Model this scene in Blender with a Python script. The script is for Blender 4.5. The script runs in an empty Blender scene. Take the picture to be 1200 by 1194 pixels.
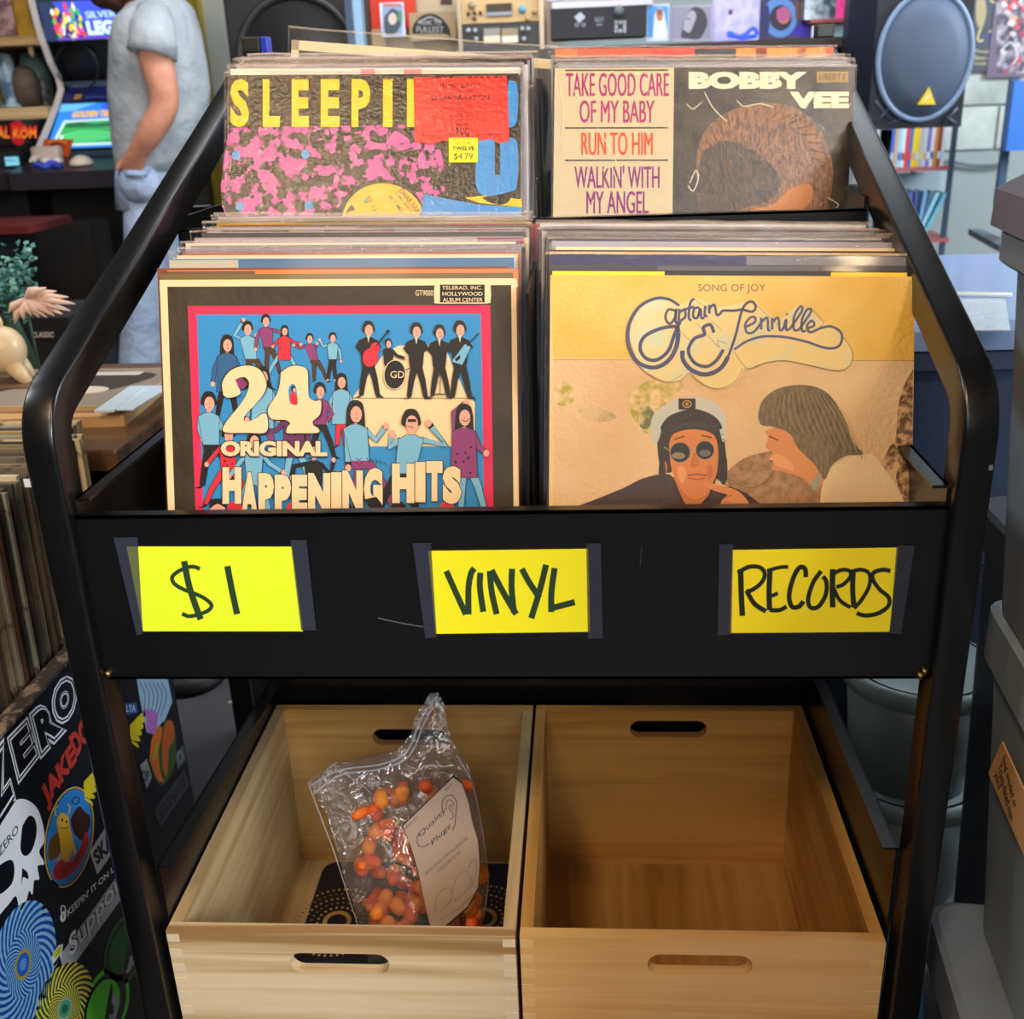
import bpy, bmesh, math, random
from mathutils import Vector, Matrix, noise
from mathutils.geometry import tessellate_polygon
sc = bpy.context.scene
COL = sc.collection
R = random.Random(7)
FLOOR = -1.15                      # world origin sits at the photographer's eye, 1.15 m over the floor
# ------------------------------------------------------------------ camera
FPX = 1247.06
RIGHT = Vector((0.99752591, 0.06026915, -0.03618954))
DOWN = Vector((-0.01147209, -0.36833039, -0.92962418))
FWD = Vector((-0.06935737, 0.92773938, -0.3667277))
cam = bpy.data.cameras.new('camera'); camo = bpy.data.objects.new('camera', cam); COL.objects.link(camo)
cam.sensor_width = 36; cam.lens = 36 * FPX / 1200; cam.clip_start = .02; cam.clip_end = 60
U_ = -DOWN; B_ = -FWD
camo.matrix_world = Matrix(((RIGHT.x, U_.x, B_.x, 0), (RIGHT.y, U_.y, B_.y, 0), (RIGHT.z, U_.z, B_.z, 0), (0, 0, 0, 1)))
cam.dof.use_dof = True; cam.dof.focus_distance = 1.02; cam.dof.aperture_fstop = 9.0
sc.camera = camo
# ------------------------------------------------------------------ world, lights, exposure
sc.view_settings.view_transform = 'Standard'; sc.view_settings.look = 'None'
sc.view_settings.exposure = 0.0; sc.view_settings.gamma = 1.0; sc.view_settings.use_curve_mapping = False
w = bpy.data.worlds.new('room_air'); sc.world = w; w.use_nodes = True
bg = w.node_tree.nodes['Background']; bg.inputs[0].default_value = (.80, .88, 1.0, 1); bg.inputs[1].default_value = .22
def area(name, loc, target, size, power, color, sizey=None):
    l = bpy.data.lights.new(name, 'AREA'); l.energy = power; l.color = color; l.size = size
    if sizey: l.shape = 'RECTANGLE'; l.size_y = sizey
    o = bpy.data.objects.new(name, l); COL.objects.link(o); o.location = loc
    d = Vector(target) - Vector(loc); o.rotation_euler = d.to_track_quat('-Z', 'Y').to_euler(); return o
def bulb(name, loc, power, color, r=.035):
    l = bpy.data.lights.new(name, 'POINT'); l.energy = power; l.color = color; l.shadow_soft_size = r
    o = bpy.data.objects.new(name, l); COL.objects.link(o); o.location = loc; return o
WARM = (1, .74, .46)
area('ceiling_lamp', (-.55, -.75, 1.35), (-.1, 1.0, -.4), .26, 17, (1, .80, .58))
area('ceiling_lamp', (.95, -.55, 1.35), (.1, 1.0, -.4), .26, 15, (1, .80, .58))
area('daylight_area', (3.2, 2.6, 1.1), (1.0, 4.4, 0), 1.8, 150, (.84, .93, 1.0), 1.4)  # daylight from the right as an area light, no window is built
area('left_fill', (-2.1, 1.0, 1.35), (.6, .9, -.4), .5, 20, (.93, .96, 1.0))  # added fill for the left faces of the totes, no lamp hangs here
area('daylight_area', (0.6, 2.9, 1.6), (0.2, 4.2, -.2), 1.2, 40, (.86, .92, 1.0), .8)  # cool area light over the middle of the room, no window there
area('daylight_area', (-2.3, 2.2, 1.7), (-1.2, 4.0, -.3), .9, 22, (.92, .95, 1.0), .7)  # cool area light towards the left back, no window there
area('daylight_area', (.4, -2.6, .8), (0, 1.0, -.8), 2.2, 30, (.90, .94, 1.0), 1.4)  # cool fill added from the front, no window is built there
bulb('hanging_bulb', (-.62, .02, 1.12), 15, (1, .58, .22), .03)
bulb('hanging_bulb', (-.30, -.28, 1.12), 13, (1, .60, .24), .03)
bulb('hanging_bulb', (1.25, -1.39, 1.0), 22, (1, .70, .40), .05)
area('front_lamp', (-.45, -1.9, 1.05), (-.2, .9, -.2), .45, 9, (1, .72, .42))
area('side_fill', (1.35, -.75, .35), (-.6, .95, -.85), .5, 36, (.84, .92, 1.0))  # added cool fill that brightens the stickered panel, no lamp stands here
area('person_fill', (-.6, 2.4, 1.5), (-1.3, 3.9, -.2), .6, 26, (.95, .97, 1.0))  # added fill that brightens the person, not a lamp of the shop

# ------------------------------------------------------------------ pixel rays of the photograph -> points of the place
def ray(px, py): return RIGHT * ((px - 600) / FPX) + DOWN * ((py - 597) / FPX) + FWD
def atX(px, py, v): d = ray(px, py); return d * (v / d.x)
def atY(px, py, v): d = ray(px, py); return d * (v / d.y)
def atZ(px, py, v): d = ray(px, py); return d * (v / d.z)
def atD(px, py, v): return ray(px, py) * v
# ------------------------------------------------------------------ materials
def lin(c): return c / 12.92 if c <= .04045 else ((c + .055) / 1.055) ** 2.4
def rgb(h):
    h = h.lstrip('#'); return tuple(lin(int(h[i:i + 2], 16) / 255) for i in (0, 2, 4)) + (1,)
MC = {}
def pm(h, rough=.5, metal=0, coat=0, bump=None, mix=None, spec=.5, emit=0, alpha=None, crough=.08, cbump=None, tw=0):
    """hex colour -> principled material. bump=(scale,strength,distance); mix=(hex2,scale,lo,hi); cbump bump of the coat only"""
    key = (h, rough, metal, coat, bump, mix, spec, emit, alpha, crough, cbump, tw)
    if key in MC: return MC[key]
    m = bpy.data.materials.new('surface'); m.use_nodes = True; nt = m.node_tree; b = nt.nodes['Principled BSDF']
    b.inputs['Base Color'].default_value = rgb(h); b.inputs['Roughness'].default_value = rough
    b.inputs['Metallic'].default_value = metal; b.inputs['Coat Weight'].default_value = coat
    b.inputs['Coat Roughness'].default_value = crough; b.inputs['Specular IOR Level'].default_value = spec
    tc = None
    def tco(scale, det=4, vec=None):
        nonlocal tc
        if tc is None: tc = nt.nodes.new('ShaderNodeTexCoord')
        n = nt.nodes.new('ShaderNodeTexNoise'); n.inputs['Detail'].default_value = det
        if isinstance(scale, tuple):
            mp = nt.nodes.new('ShaderNodeMapping'); mp.inputs['Scale'].default_value = scale
            nt.links.new(tc.outputs['Object'], mp.inputs[0]); nt.links.new(mp.outputs[0], n.inputs[0]); n.inputs['Scale'].default_value = 1
        else:
            nt.links.new(tc.outputs['Object'], n.inputs[0]); n.inputs['Scale'].default_value = scale
        return n
    if mix:
        n = tco(mix[1], 5); r = nt.nodes.new('ShaderNodeValToRGB')
        r.color_ramp.elements[0].position = mix[2]; r.color_ramp.elements[0].color = rgb(h)
        r.color_ramp.elements[1].position = mix[3]; r.color_ramp.elements[1].color = rgb(mix[0])
        nt.links.new(n.outputs[0], r.inputs[0]); nt.links.new(r.outputs[0], b.inputs['Base Color'])
    if bump:
        n = tco(bump[0], 3); bp = nt.nodes.new('ShaderNodeBump'); bp.inputs['Strength'].default_value = bump[1]; bp.inputs['Distance'].default_value = bump[2]
        nt.links.new(n.outputs[0], bp.inputs['Height']); nt.links.new(bp.outputs[0], b.inputs['Normal'])
    if cbump:
        n = tco(cbump[0], 4); bp = nt.nodes.new('ShaderNodeBump'); bp.inputs['Strength'].default_value = cbump[1]; bp.inputs['Distance'].default_value = cbump[2]
        nt.links.new(n.outputs[0], bp.inputs['Height']); nt.links.new(bp.outputs[0], b.inputs['Coat Normal'])
    if emit:
        b.inputs['Emission Color'].default_value = rgb(h); b.inputs['Emission Strength'].default_value = emit
        if mix: nt.links.new(r.outputs[0], b.inputs['Emission Color'])
    if tw: b.inputs['Transmission Weight'].default_value = tw
    if alpha is not None: b.inputs['Alpha'].default_value = alpha
    MC[key] = m; return m
def film(name, gloss=.22, haze=.05, hz='#d8dce8', scale=60, strength=.6, dist=.003, rough=.12, base=.55):
    m = bpy.data.materials.new(name); m.use_nodes = True; nt = m.node_tree; nt.nodes.clear()
    out = nt.nodes.new('ShaderNodeOutputMaterial'); tr = nt.nodes.new('ShaderNodeBsdfTransparent'); tr.inputs[0].default_value = (.97, .97, .98, 1)
    gl = nt.nodes.new('ShaderNodeBsdfGlossy'); gl.inputs['Roughness'].default_value = rough; df = nt.nodes.new('ShaderNodeBsdfDiffuse'); df.inputs[0].default_value = rgb(hz)
    tc = nt.nodes.new('ShaderNodeTexCoord'); n = nt.nodes.new('ShaderNodeTexNoise'); n.inputs['Scale'].default_value = scale; n.inputs['Detail'].default_value = 3
    n.inputs['Distortion'].default_value = 1.5
    bp = nt.nodes.new('ShaderNodeBump'); bp.inputs['Strength'].default_value = strength; bp.inputs['Distance'].default_value = dist
    lw = nt.nodes.new('ShaderNodeLayerWeight'); lw.inputs[0].default_value = .35
    mt = nt.nodes.new('ShaderNodeMath'); mt.operation = 'MULTIPLY_ADD'; mt.inputs[1].default_value = base; mt.inputs[2].default_value = gloss * .35
    m1 = nt.nodes.new('ShaderNodeMixShader'); m1.inputs[0].default_value = haze; m2 = nt.nodes.new('ShaderNodeMixShader')
    L = nt.links.new
    L(tc.outputs['Object'], n.inputs[0]); L(n.outputs[0], bp.inputs['Height']); L(bp.outputs[0], gl.inputs['Normal']); L(bp.outputs[0], lw.inputs['Normal'])
    L(lw.outputs['Facing'], mt.inputs[0]); L(tr.outputs[0], m1.inputs[1]); L(df.outputs[0], m1.inputs[2]); L(m1.outputs[0], m2.inputs[1]); L(gl.outputs[0], m2.inputs[2])
    L(mt.outputs[0], m2.inputs[0]); L(m2.outputs[0], out.inputs[0]); return m
def wood(name, c1, c2, axis, rough=.5, sc_=1.0, c3=None):
    m = bpy.data.materials.new(name); m.use_nodes = True; nt = m.node_tree; b = nt.nodes['Principled BSDF']; b.inputs['Roughness'].default_value = rough
    tc = nt.nodes.new('ShaderNodeTexCoord'); mp = nt.nodes.new('ShaderNodeMapping')
    s = [60 * sc_, 60 * sc_, 60 * sc_]; s[axis] = 2.2 * sc_; mp.inputs['Scale'].default_value = s
    n = nt.nodes.new('ShaderNodeTexNoise'); n.inputs['Scale'].default_value = 1; n.inputs['Detail'].default_value = 5; n.inputs['Distortion'].default_value = .6
    s2 = [9 * sc_] * 3; s2[axis] = .7 * sc_; mp2 = nt.nodes.new('ShaderNodeMapping'); mp2.inputs['Scale'].default_value = s2
    n2 = nt.nodes.new('ShaderNodeTexNoise'); n2.inputs['Scale'].default_value = 1; n2.inputs['Detail'].default_value = 2
    mx = nt.nodes.new('ShaderNodeMath'); mx.operation = 'ADD'; mh = nt.nodes.new('ShaderNodeMath'); mh.operation = 'MULTIPLY'; mh.inputs[1].default_value = .5
    r = nt.nodes.new('ShaderNodeValToRGB'); e = r.color_ramp.elements; e[0].position = .38; e[0].color = rgb(c2); e[1].position = .58; e[1].color = rgb(c1)
    if c3: x = r.color_ramp.elements.new(.47); x.color = rgb(c3)
    L = nt.links.new; L(tc.outputs['Object'], mp.inputs[0]); L(tc.outputs['Object'], mp2.inputs[0]); L(mp.outputs[0], n.inputs[0]); L(mp2.outputs[0], n2.inputs[0])
    L(n.outputs[0], mx.inputs[0]); L(n2.outputs[0], mx.inputs[1]); L(mx.outputs[0], mh.inputs[0]); L(mh.outputs[0], r.inputs[0]); L(r.outputs[0], b.inputs['Base Color'])
    bp = nt.nodes.new('ShaderNodeBump'); bp.inputs['Strength'].default_value = .15; bp.inputs['Distance'].default_value = .001; L(n.outputs[0], bp.inputs['Height']); L(bp.outputs[0], b.inputs['Normal'])
    return m
# ------------------------------------------------------------------ mesh builder
def V(*a): return Vector(a)
class MB:
    def __init__(s): s.v = []; s.f = []; s.m = []; s.mats = []; s.smooth = []
    def mi(s, m):
        if m not in s.mats: s.mats.append(m)
        return s.mats.index(m)
    def add(s, vs, fs, m, smooth=False):
        o = len(s.v); s.v += [tuple(x) for x in vs]; i = s.mi(m)
        for f in fs: s.f.append([o + k for k in f]); s.m.append(i); s.smooth.append(smooth)
    def box(s, c, size, m, rot=None, bev=0):
        c = Vector(c); h = Vector(size) / 2
        vs = [Vector((x * h.x, y * h.y, z * h.z)) for z in (-1, 1) for y in (-1, 1) for x in (-1, 1)]
        if bev:
            bm = bmesh.new(); bmesh.ops.create_cube(bm, size=1)
            for v in bm.verts: v.co = Vector((v.co.x * size[0], v.co.y * size[1], v.co.z * size[2]))
            bmesh.ops.bevel(bm, geom=bm.edges[:], offset=bev, segments=2, profile=.6, affect='EDGES')
            bm.verts.index_update(); vs = [v.co.copy() for v in bm.verts]; fs = [[v.index for v in f.verts] for f in bm.faces]; bm.free()
        else: fs = [(0, 2, 3, 1), (4, 5, 7, 6), (0, 1, 5, 4), (2, 6, 7, 3), (0, 4, 6, 2), (1, 3, 7, 5)]
        if rot is not None: vs = [rot @ v for v in vs]
        s.add([v + c for v in vs], fs, m)
    def span(s, a, b, m, bev=0):
        a = Vector(a); b = Vector(b); s.box((a + b) / 2, [abs(x) for x in (b - a)], m, None, bev)
    def prism(s, outline, holes, o, u, v, n, t, m, mside=None):
        """flat plate: 2-D outline (+holes) in plane o+u*x+v*y, thickness t along n"""
        loops = [outline] + list(holes); pts = [p for l in loops for p in l]
        tri = tessellate_polygon([[Vector((p[0], p[1], 0)) for p in l] for l in loops])
        A = [o + u * p[0] + v * p[1] for p in pts]; Bk = [a + n * t for a in A]; N = len(pts)
        s.add(A + Bk, [tuple(x) for x in tri] + [tuple(N + k for k in reversed(x)) for x in tri], m)
        q = []; k = 0
        for l in loops:
            for i in range(len(l)): a = k + i; b = k + (i + 1) % len(l); q.append((a, b, N + b, N + a))
            k += len(l)
        s.add(A + Bk, q, mside or m)
    def tube(s, path, r, m, n=10, cap=True, closed=False, sx=1, up=None):
        """swept round tube; r number or list"""
        P = [Vector(p) for p in path]; N = len(P); rr = r if isinstance(r, (list, tuple)) else [r] * N; vs = []; up0 = Vector(up) if up else None
        for i in range(N):
            t = (P[(i + 1) % N if closed else min(i + 1, N - 1)] - P[(i - 1) if (closed or i) else 0]).normalized()
            if up0 is None: up0 = Vector((0, 0, 1)) if abs(t.z) < .9 else Vector((1, 0, 0))
            a = t.cross(up0).normalized(); b = a.cross(t).normalized(); up0 = b
            for k in range(n): an = 2 * math.pi * k / n; vs.append(P[i] + a * math.cos(an) * rr[i] * sx + b * math.sin(an) * rr[i])
        fs = []
        for i in range(N if closed else N - 1):
            for k in range(n): j = (i + 1) % N; fs.append((i * n + k, i * n + (k + 1) % n, j * n + (k + 1) % n, j * n + k))
        if cap and not closed: fs += [tuple(range(n - 1, -1, -1)), tuple((N - 1) * n + k for k in range(n))]
        s.add(vs, fs, m, True)
    def loft(s, rings, m, cap=True, smooth=True):
        """rings: lists of equal count of points"""
        n = len(rings[0]); vs = [p for r in rings for p in r]; fs = []
        for i in range(len(rings) - 1):
            for k in range(n): fs.append((i * n + k, i * n + (k + 1) % n, (i + 1) * n + (k + 1) % n, (i + 1) * n + k))
        if cap: fs += [tuple(range(n - 1, -1, -1)), tuple((len(rings) - 1) * n + k for k in range(n))]
        s.add(vs, fs, m, smooth)
    def lathe(s, c, prof, m, n=24, axis=(0, 0, 1)):
        q = Vector((0, 0, 1)).rotation_difference(Vector(axis)); c = Vector(c)
        rings = [[c + q @ Vector((r * math.cos(2 * math.pi * k / n), r * math.sin(2 * math.pi * k / n), z)) for k in range(n)] for r, z in prof]
        s.loft(rings, m)
    def ball(s, c, r, m, n=12, q=None):
        rx, ry, rz = r if isinstance(r, (tuple, list)) else (r, r, r); c = Vector(c); rings = []
        for i in range(n // 2 + 1):
            th = math.pi * i / (n // 2); th = min(max(th, .05), math.pi - .05)
            ring = [Vector((rx * math.sin(th) * math.cos(2 * math.pi * k / n), ry * math.sin(th) * math.sin(2 * math.pi * k / n), rz * math.cos(th))) for k in range(n)]
            rings.append([c + (q @ p if q else p) for p in ring])
        s.loft(rings, m)
    def quad(s, a, b, c, d, m): s.add([a, b, c, d], [(0, 1, 2, 3)], m)
    def slab(s, a, b, c, d, t, m):
        """four corners, extruded by vector t"""
        P = [Vector(x) for x in (a, b, c, d)]; Q = [p + Vector(t) for p in P]
        s.add(P + Q, [(0, 1, 2, 3), (7, 6, 5, 4), (0, 4, 5, 1), (1, 5, 6, 2), (2, 6, 7, 3), (3, 7, 4, 0)], m)
    def build(s, name, parent=None, label=None, cat=None, group=None, kind=None, origin=None, fix=True):
        me = bpy.data.meshes.new(name)
        if origin is None and parent is None and s.v and kind != 'structure':
            xs, ys, zs = zip(*s.v); origin = Vector(((min(xs) + max(xs)) / 2, (min(ys) + max(ys)) / 2, min(zs)))
        if parent is not None and origin is None: origin = Vector(parent.get('_o', (0, 0, 0)))
        origin = Vector(origin or (0, 0, 0))
        me.from_pydata([tuple(Vector(v) - origin) for v in s.v], [], s.f)
        for m in s.mats: me.materials.append(m)
        me.polygons.foreach_set('material_index', s.m); me.polygons.foreach_set('use_smooth', s.smooth)
        me.validate(); me.update()
        if fix:
            bm = bmesh.new(); bm.from_mesh(me); bmesh.ops.recalc_face_normals(bm, faces=bm.faces[:]); bm.to_mesh(me); bm.free()
        o = bpy.data.objects.new(name, me); COL.objects.link(o)
        if parent is not None: o.parent = parent; o.location = origin - Vector(parent['_o']); o['_o'] = tuple(origin)
        else: o.location = origin; o['_o'] = tuple(origin)
        tag(o, label, cat, group, kind); return o
def tag(o, label=None, cat=None, group=None, kind=None):
    if label: o['label'] = label
    if cat: o['category'] = cat
    if group: o['group'] = group
    if kind: o['kind'] = kind
    return o
def empty(name, loc, label, cat, group=None):
    o = bpy.data.objects.new(name, None); o.empty_display_size = .05; COL.objects.link(o); o.location = loc; o['_o'] = tuple(loc)
    return tag(o, label, cat, group)
# ------------------------------------------------------------------ flat print on a plane, drawn in photo pixels
TX = {}
def glyphs(t, bold):
    k = (t, bold)
    if k not in TX:
        cu = bpy.data.curves.new('t', 'FONT'); cu.body = t; cu.offset = bold; cu.resolution_u = 3; cu.fill_mode = 'FRONT'
        o = bpy.data.objects.new('t', cu); COL.objects.link(o); dg = bpy.context.evaluated_depsgraph_get(); me = bpy.data.meshes.new_from_object(o.evaluated_get(dg))
        vs = [(v.co.x, v.co.y) for v in me.vertices]; fs = [tuple(p.vertices) for p in me.polygons]
        x0 = min(v[0] for v in vs); x1 = max(v[0] for v in vs); y0 = min(v[1] for v in vs); y1 = max(v[1] for v in vs)
        TX[k] = ([((x - x0) / (x1 - x0), (y - y0) / (y1 - y0)) for x, y in vs], fs)
        bpy.data.objects.remove(o); bpy.data.curves.remove(cu); bpy.data.meshes.remove(me)
    return TX[k]
def catmull(P, n=6):
    if len(P) < 3: return P
    out = []
    for i in range(len(P) - 1):
        p0 = P[max(i - 1, 0)]; p1 = P[i]; p2 = P[i + 1]; p3 = P[min(i + 2, len(P) - 1)]
        for k in range(n):
            t = k / n
            out.append(tuple(.5 * (2 * b + (c - a) * t + (2 * a - 5 * b + 4 * c - d) * t * t + (3 * b - a - 3 * c + d) * t ** 3) for a, b, c, d in zip(p0, p1, p2, p3)))
    return out + [P[-1]]
class Art:
    """collects coloured shapes; x,y are photo pixels (or any 2-D frame when fmap is given)"""
    STEP = 8e-6
    def __init__(s, mb, o, n, fmap=None, fin=lambda h: pm(h)):
        s.mb = mb; s.o = Vector(o); s.n = Vector(n).normalized(); s.L = 1; s.fmap = fmap; s.fin = fin; s.T = None
    def pt(s, x, y):
        if s.T: x, y = s.T(x, y)
        if s.fmap: p = s.fmap(x, y)
        else: d = ray(x, y); p = d * (s.o.dot(s.n) / d.dot(s.n))
        return p + s.n * (s.L * s.STEP)
    def up(s, k=1): s.L += k; return s
    def mat(s, c): return s.fin(c) if isinstance(c, str) else c
    def poly(s, P, c, up=True):
        if up: s.up()
        tri = tessellate_polygon([[Vector((p[0], p[1], 0)) for p in P]])
        s.mb.add([s.pt(*p) for p in P], [tuple(t) for t in tri], s.mat(c))
    def rect(s, x0, y0, x1, y1, c, up=True): s.poly([(x0, y0), (x1, y0), (x1, y1), (x0, y1)], c, up)
    def blob(s, P, c, up=True): s.poly(catmull(list(P) + [P[0]], 5)[:-1], c, up)
    def oval(s, x, y, rx, ry, c, n=20, rot=0, a0=0, a1=360, up=True):
        ca, sa = math.cos(rot), math.sin(rot); P = []
        full = abs(a1 - a0) >= 360
        for k in range(n + (0 if full else 1)):
            a = math.radians(a0 + (a1 - a0) * k / n); u, v_ = rx * math.cos(a), ry * math.sin(a); P.append((x + u * ca - v_ * sa, y + u * sa + v_ * ca))
        s.poly(P, c, up)
    def ring(s, x, y, rx, ry, w, c, n=28, rot=0, a0=0, a1=360, up=True):
        ca, sa = math.cos(rot), math.sin(rot)
        P = [(x + rx * math.cos(math.radians(a0 + (a1 - a0) * k / n)) * ca - ry * math.sin(math.radians(a0 + (a1 - a0) * k / n)) * sa,
              y + rx * math.cos(math.radians(a0 + (a1 - a0) * k / n)) * sa + ry * math.sin(math.radians(a0 + (a1 - a0) * k / n)) * ca) for k in range(n + 1)]
        s.line(P, w, c, up=up)
    def line(s, P, w, c, smooth=False, up=True):
        if up: s.up()
        if smooth: P = catmull(P)
        vs = []; N = len(P); ws = w if isinstance(w, (list, tuple)) else None
        for i, p in enumerate(P):
            a = P[max(i - 1, 0)]; b = P[min(i + 1, N - 1)]; dx, dy = b[0] - a[0], b[1] - a[1]; l = math.hypot(dx, dy) or 1
            ww = (w if ws is None else ws[0] + (ws[1] - ws[0]) * i / (N - 1)) / 2
            vs += [s.pt(p[0] - dy / l * ww, p[1] + dx / l * ww), s.pt(p[0] + dy / l * ww, p[1] - dx / l * ww)]
        s.mb.add(vs, [(2 * i, 2 * i + 1, 2 * i + 3, 2 * i + 2) for i in range(N - 1)], s.mat(c))
    def text(s, t, x0, y0, x1, y1, c, bold=0.0, quad=None, up=True):
        """fills box; quad = TL,TR,BR,BL"""
        if up: s.up()
        if 0 < bold <= .035 and not quad:
            w_ = (y1 - y0) * bold * .9; s.text(t, x0, y0, x1 - w_, y1, c, 0, up=False); s.text(t, x0 + w_ / 2, y0, x1 - w_ / 2, y1, c, 0); s.text(t, x0 + w_, y0, x1, y1, c, 0); return
        vs, fs = glyphs(t, bold); q = quad or [(x0, y0), (x1, y0), (x1, y1), (x0, y1)]
        def bl(u, v): # v up
            w = 1 - v; return tuple((q[0][k] * (1 - u) + q[1][k] * u) * (1 - w) + (q[3][k] * (1 - u) + q[2][k] * u) * w for k in (0, 1))
        s.mb.add([s.pt(*bl(u, v)) for u, v in vs], fs, s.mat(c))
ORD = ['first', 'second', 'third', 'fourth', 'fifth', 'sixth', 'seventh', 'eighth', 'ninth', 'tenth', 'eleventh', 'twelfth', 'thirteenth', 'fourteenth', 'fifteenth', 'sixteenth', 'seventeenth', 'eighteenth', 'nineteenth', 'twentieth']
ORD += ['twenty-' + x for x in ORD[:9]]; ORD += ['thirtieth'] + ['thirty-' + x for x in ORD[:9]] + ['fortieth'] + ['forty-' + x for x in ORD[:9]] + ['fiftieth'] + ['fifty-' + x for x in ORD[:9]] + ['sixtieth'] + ['sixty-' + x for x in ORD[:9]]
# ================================================================== THE RACK
BLK = pm('#0b0d10', .28, spec=.6, bump=(90, .06, .001)); BLK2 = pm('#08090b', .38, spec=.5)
XL, XR, XLo, XRo = -.4225, .2835, -.4495, .3105
YF = .783
rack = empty('record_rack', (-.07, .8, FLOOR), 'black metal two-tier record rack with bent tube side frames and front signs', 'rack')
def side_frame(x0, x1, name='side_frame'):
    mb = MB(); path = []; d = .034
    def cl(y): return -.2295 + .387 * (y - .800)
    # centre line in the YZ plane: up the front post, round the bend, up the slope, round the top, down the rear post
    P = [(YF + d / 2, FLOOR + .06), (YF + d / 2, -.32)]
    c0 = Vector((YF + d / 2, cl(YF + d / 2))); dirs = Vector((1, .377)).normalized(); Rb = .032
    a = c0 + Vector((0, -Rb)); b = c0 + dirs * Rb
    for k in range(11): t = k / 10; q = a * (1 - t) ** 2 + c0 * 2 * t * (1 - t) + b * t * t; P.append(tuple(q))
    e = Vector((1.475, cl(1.475))); P.append((.93, cl(.93))); P.append((1.02, cl(1.02))); P.append((1.3, cl(1.3)))
    a = e - dirs * .05; b = e + Vector((0, -.05))
    for k in range(9): t = k / 8; q = a * (1 - t) ** 2 + e * 2 * t * (1 - t) + b * t * t; P.append(tuple(q))
    P.append((1.475, -.5)); P.append((1.475, FLOOR + .06))
    hw = (x1 - x0) / 2; xc = (x0 + x1) / 2; r = .0035; prof = []
    for sx, sy, a0 in ((1, 1, 0), (-1, 1, 90), (-1, -1, 180), (1, -1, 270)):
        for k in range(4): an = math.radians(a0 + 30 * k); prof.append((sx * (hw - r) + r * math.cos(an), sy * (d / 2 - r) + r * math.sin(an)))
    rings = []
    for i, p in enumerate(P):
        t = (Vector(P[min(i + 1, len(P) - 1)]) - Vector(P[max(i - 1, 0)])).normalized(); nn = Vector((-t.y, t.x))
        s_ = min(max((p[0] - .82) / .2, 0), 1) * (1 if p[1] > -.4 else 0); xs_ = (.004 if xc < 0 else 0) * s_
        rings.append([Vector((xc + xs_ + px, p[0] + nn.x * py, p[1] + nn.y * py)) for px, py in prof])
    mb.loft(rings, BLK); return mb.build(name, rack)
side_frame(XLo, XL); side_frame(XR, XRo)
# casters
for x in ((XLo + XL) / 2, (XR + XRo) / 2):
    for y in (YF + .015, 1.475):
        mb = MB(); mb.lathe((x - .011, y, FLOOR + .026), [(.001, 0), (.026, 0), (.026, .022), (.001, .022)], pm('#1b1b1d', .6), 20, (1, 0, 0))
        mb.box((x, y, FLOOR + .055), (.024, .024, .02), BLK2); mb.build('caster', rack)
T = .0025
PT1, PB1 = -.3157, -.4701
# tier 1 front panel with folded lip, tray, sides; tier 2 the same, further back and higher
mb = MB(); mb.span((XL, .7938, PB1), (XR, .7938 + T, PT1), BLK); mb.span((XL, .7938, PT1 - T), (XR, .806, PT1), BLK)
mb.span((XL, .7938, PB1), (XR, .81, PB1 + T), BLK); mb.build('front_panel', rack)
mb = MB(); mb.slab((XL, .8, -.468), (XR, .8, -.468), (XR, 1.125, -.452), (XL, 1.125, -.452), (0, 0, T), BLK2); mb.build('shelf_tray', rack)
for x, s, zt in ((XL, 1, -.302), (XR - T, 1, -.300)):
    mb = MB(); mb.span((x, .796, -.468), (x + T, 1.12, zt), BLK); mb.span((x - .0 if x < 0 else x - .010, .80, zt - T), (x + .012 if x < 0 else x + T, 1.12, zt), BLK); mb.build('side_panel', rack)
Y2 = 1.118
mb = MB(); mb.span((XL, Y2, -.452), (XR, Y2 + T, -.1232), BLK); mb.span((XL, Y2, -.1232 - T), (XR, Y2 + .012, -.1232), BLK); mb.build('front_panel', rack)
mb = MB(); mb.slab((XL, 1.12, -.285), (XR, 1.12, -.285), (XR, 1.462, -.27), (XL, 1.462, -.27), (0, 0, T), BLK2); mb.build('shelf_tray', rack)
for x in (XL, XR - T):
    mb = MB(); mb.span((x, 1.121, -.285), (x + T, 1.46, -.112), BLK); mb.build('side_panel', rack)
mb = MB(); mb.span((XL, 1.458, -.285), (XR, 1.46, -.10), BLK); mb.build('back_panel', rack)
for y0, y1, z0, z1 in ((.90, 1.112, -.458, -.16), (1.24, 1.455, -.28, .01)):
    mb = MB(); mb.span((-.0485, y0, z0), (-.0460, y1, z1), BLK2); mb.build('divider', rack)
# lower bay: tray, sloping side rails, back sheet, rear bars
LZ = -1.0195
mb = MB(); mb.span((XL, .80, LZ - T), (XR, 1.25, LZ), BLK2); mb.span((XL, .80, LZ - .03), (XR, .803, LZ), BLK); mb.build('bottom_shelf', rack)
for x, xi, za, zb in ((XL, XL + .012, -.692, -.722), (XR - T, XR - .012, -.661, -.6705)):
    mb = MB(); P = [(.815, LZ), (1.235, LZ), (1.235, zb), (.815, za)]
    mb.prism(P, [], V(x, 0, 0), V(0, 1, 0), V(0, 0, 1), V(1, 0, 0), T, BLK)
    x0, x1 = (x, x + .016) if x < 0 else (x - .012, x + T)
    mb.slab((x0, .815, za), (x1, .815, za), (x1, 1.235, zb), (x0, 1.235, zb), (0, 0, -T), BLK); mb.build('side_rail', rack)
mb = MB(); mb.span((XL, 1.238, LZ), (XR, 1.2405, -.56), BLK); mb.build('back_panel', rack)
for x0, x1 in ((XLo, XL), (XR, XRo)):
    mb = MB(); mb.span((x0, 1.215, LZ), (x1, 1.24, -.11), BLK, .002); mb.build('rear_bar', rack)
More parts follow.
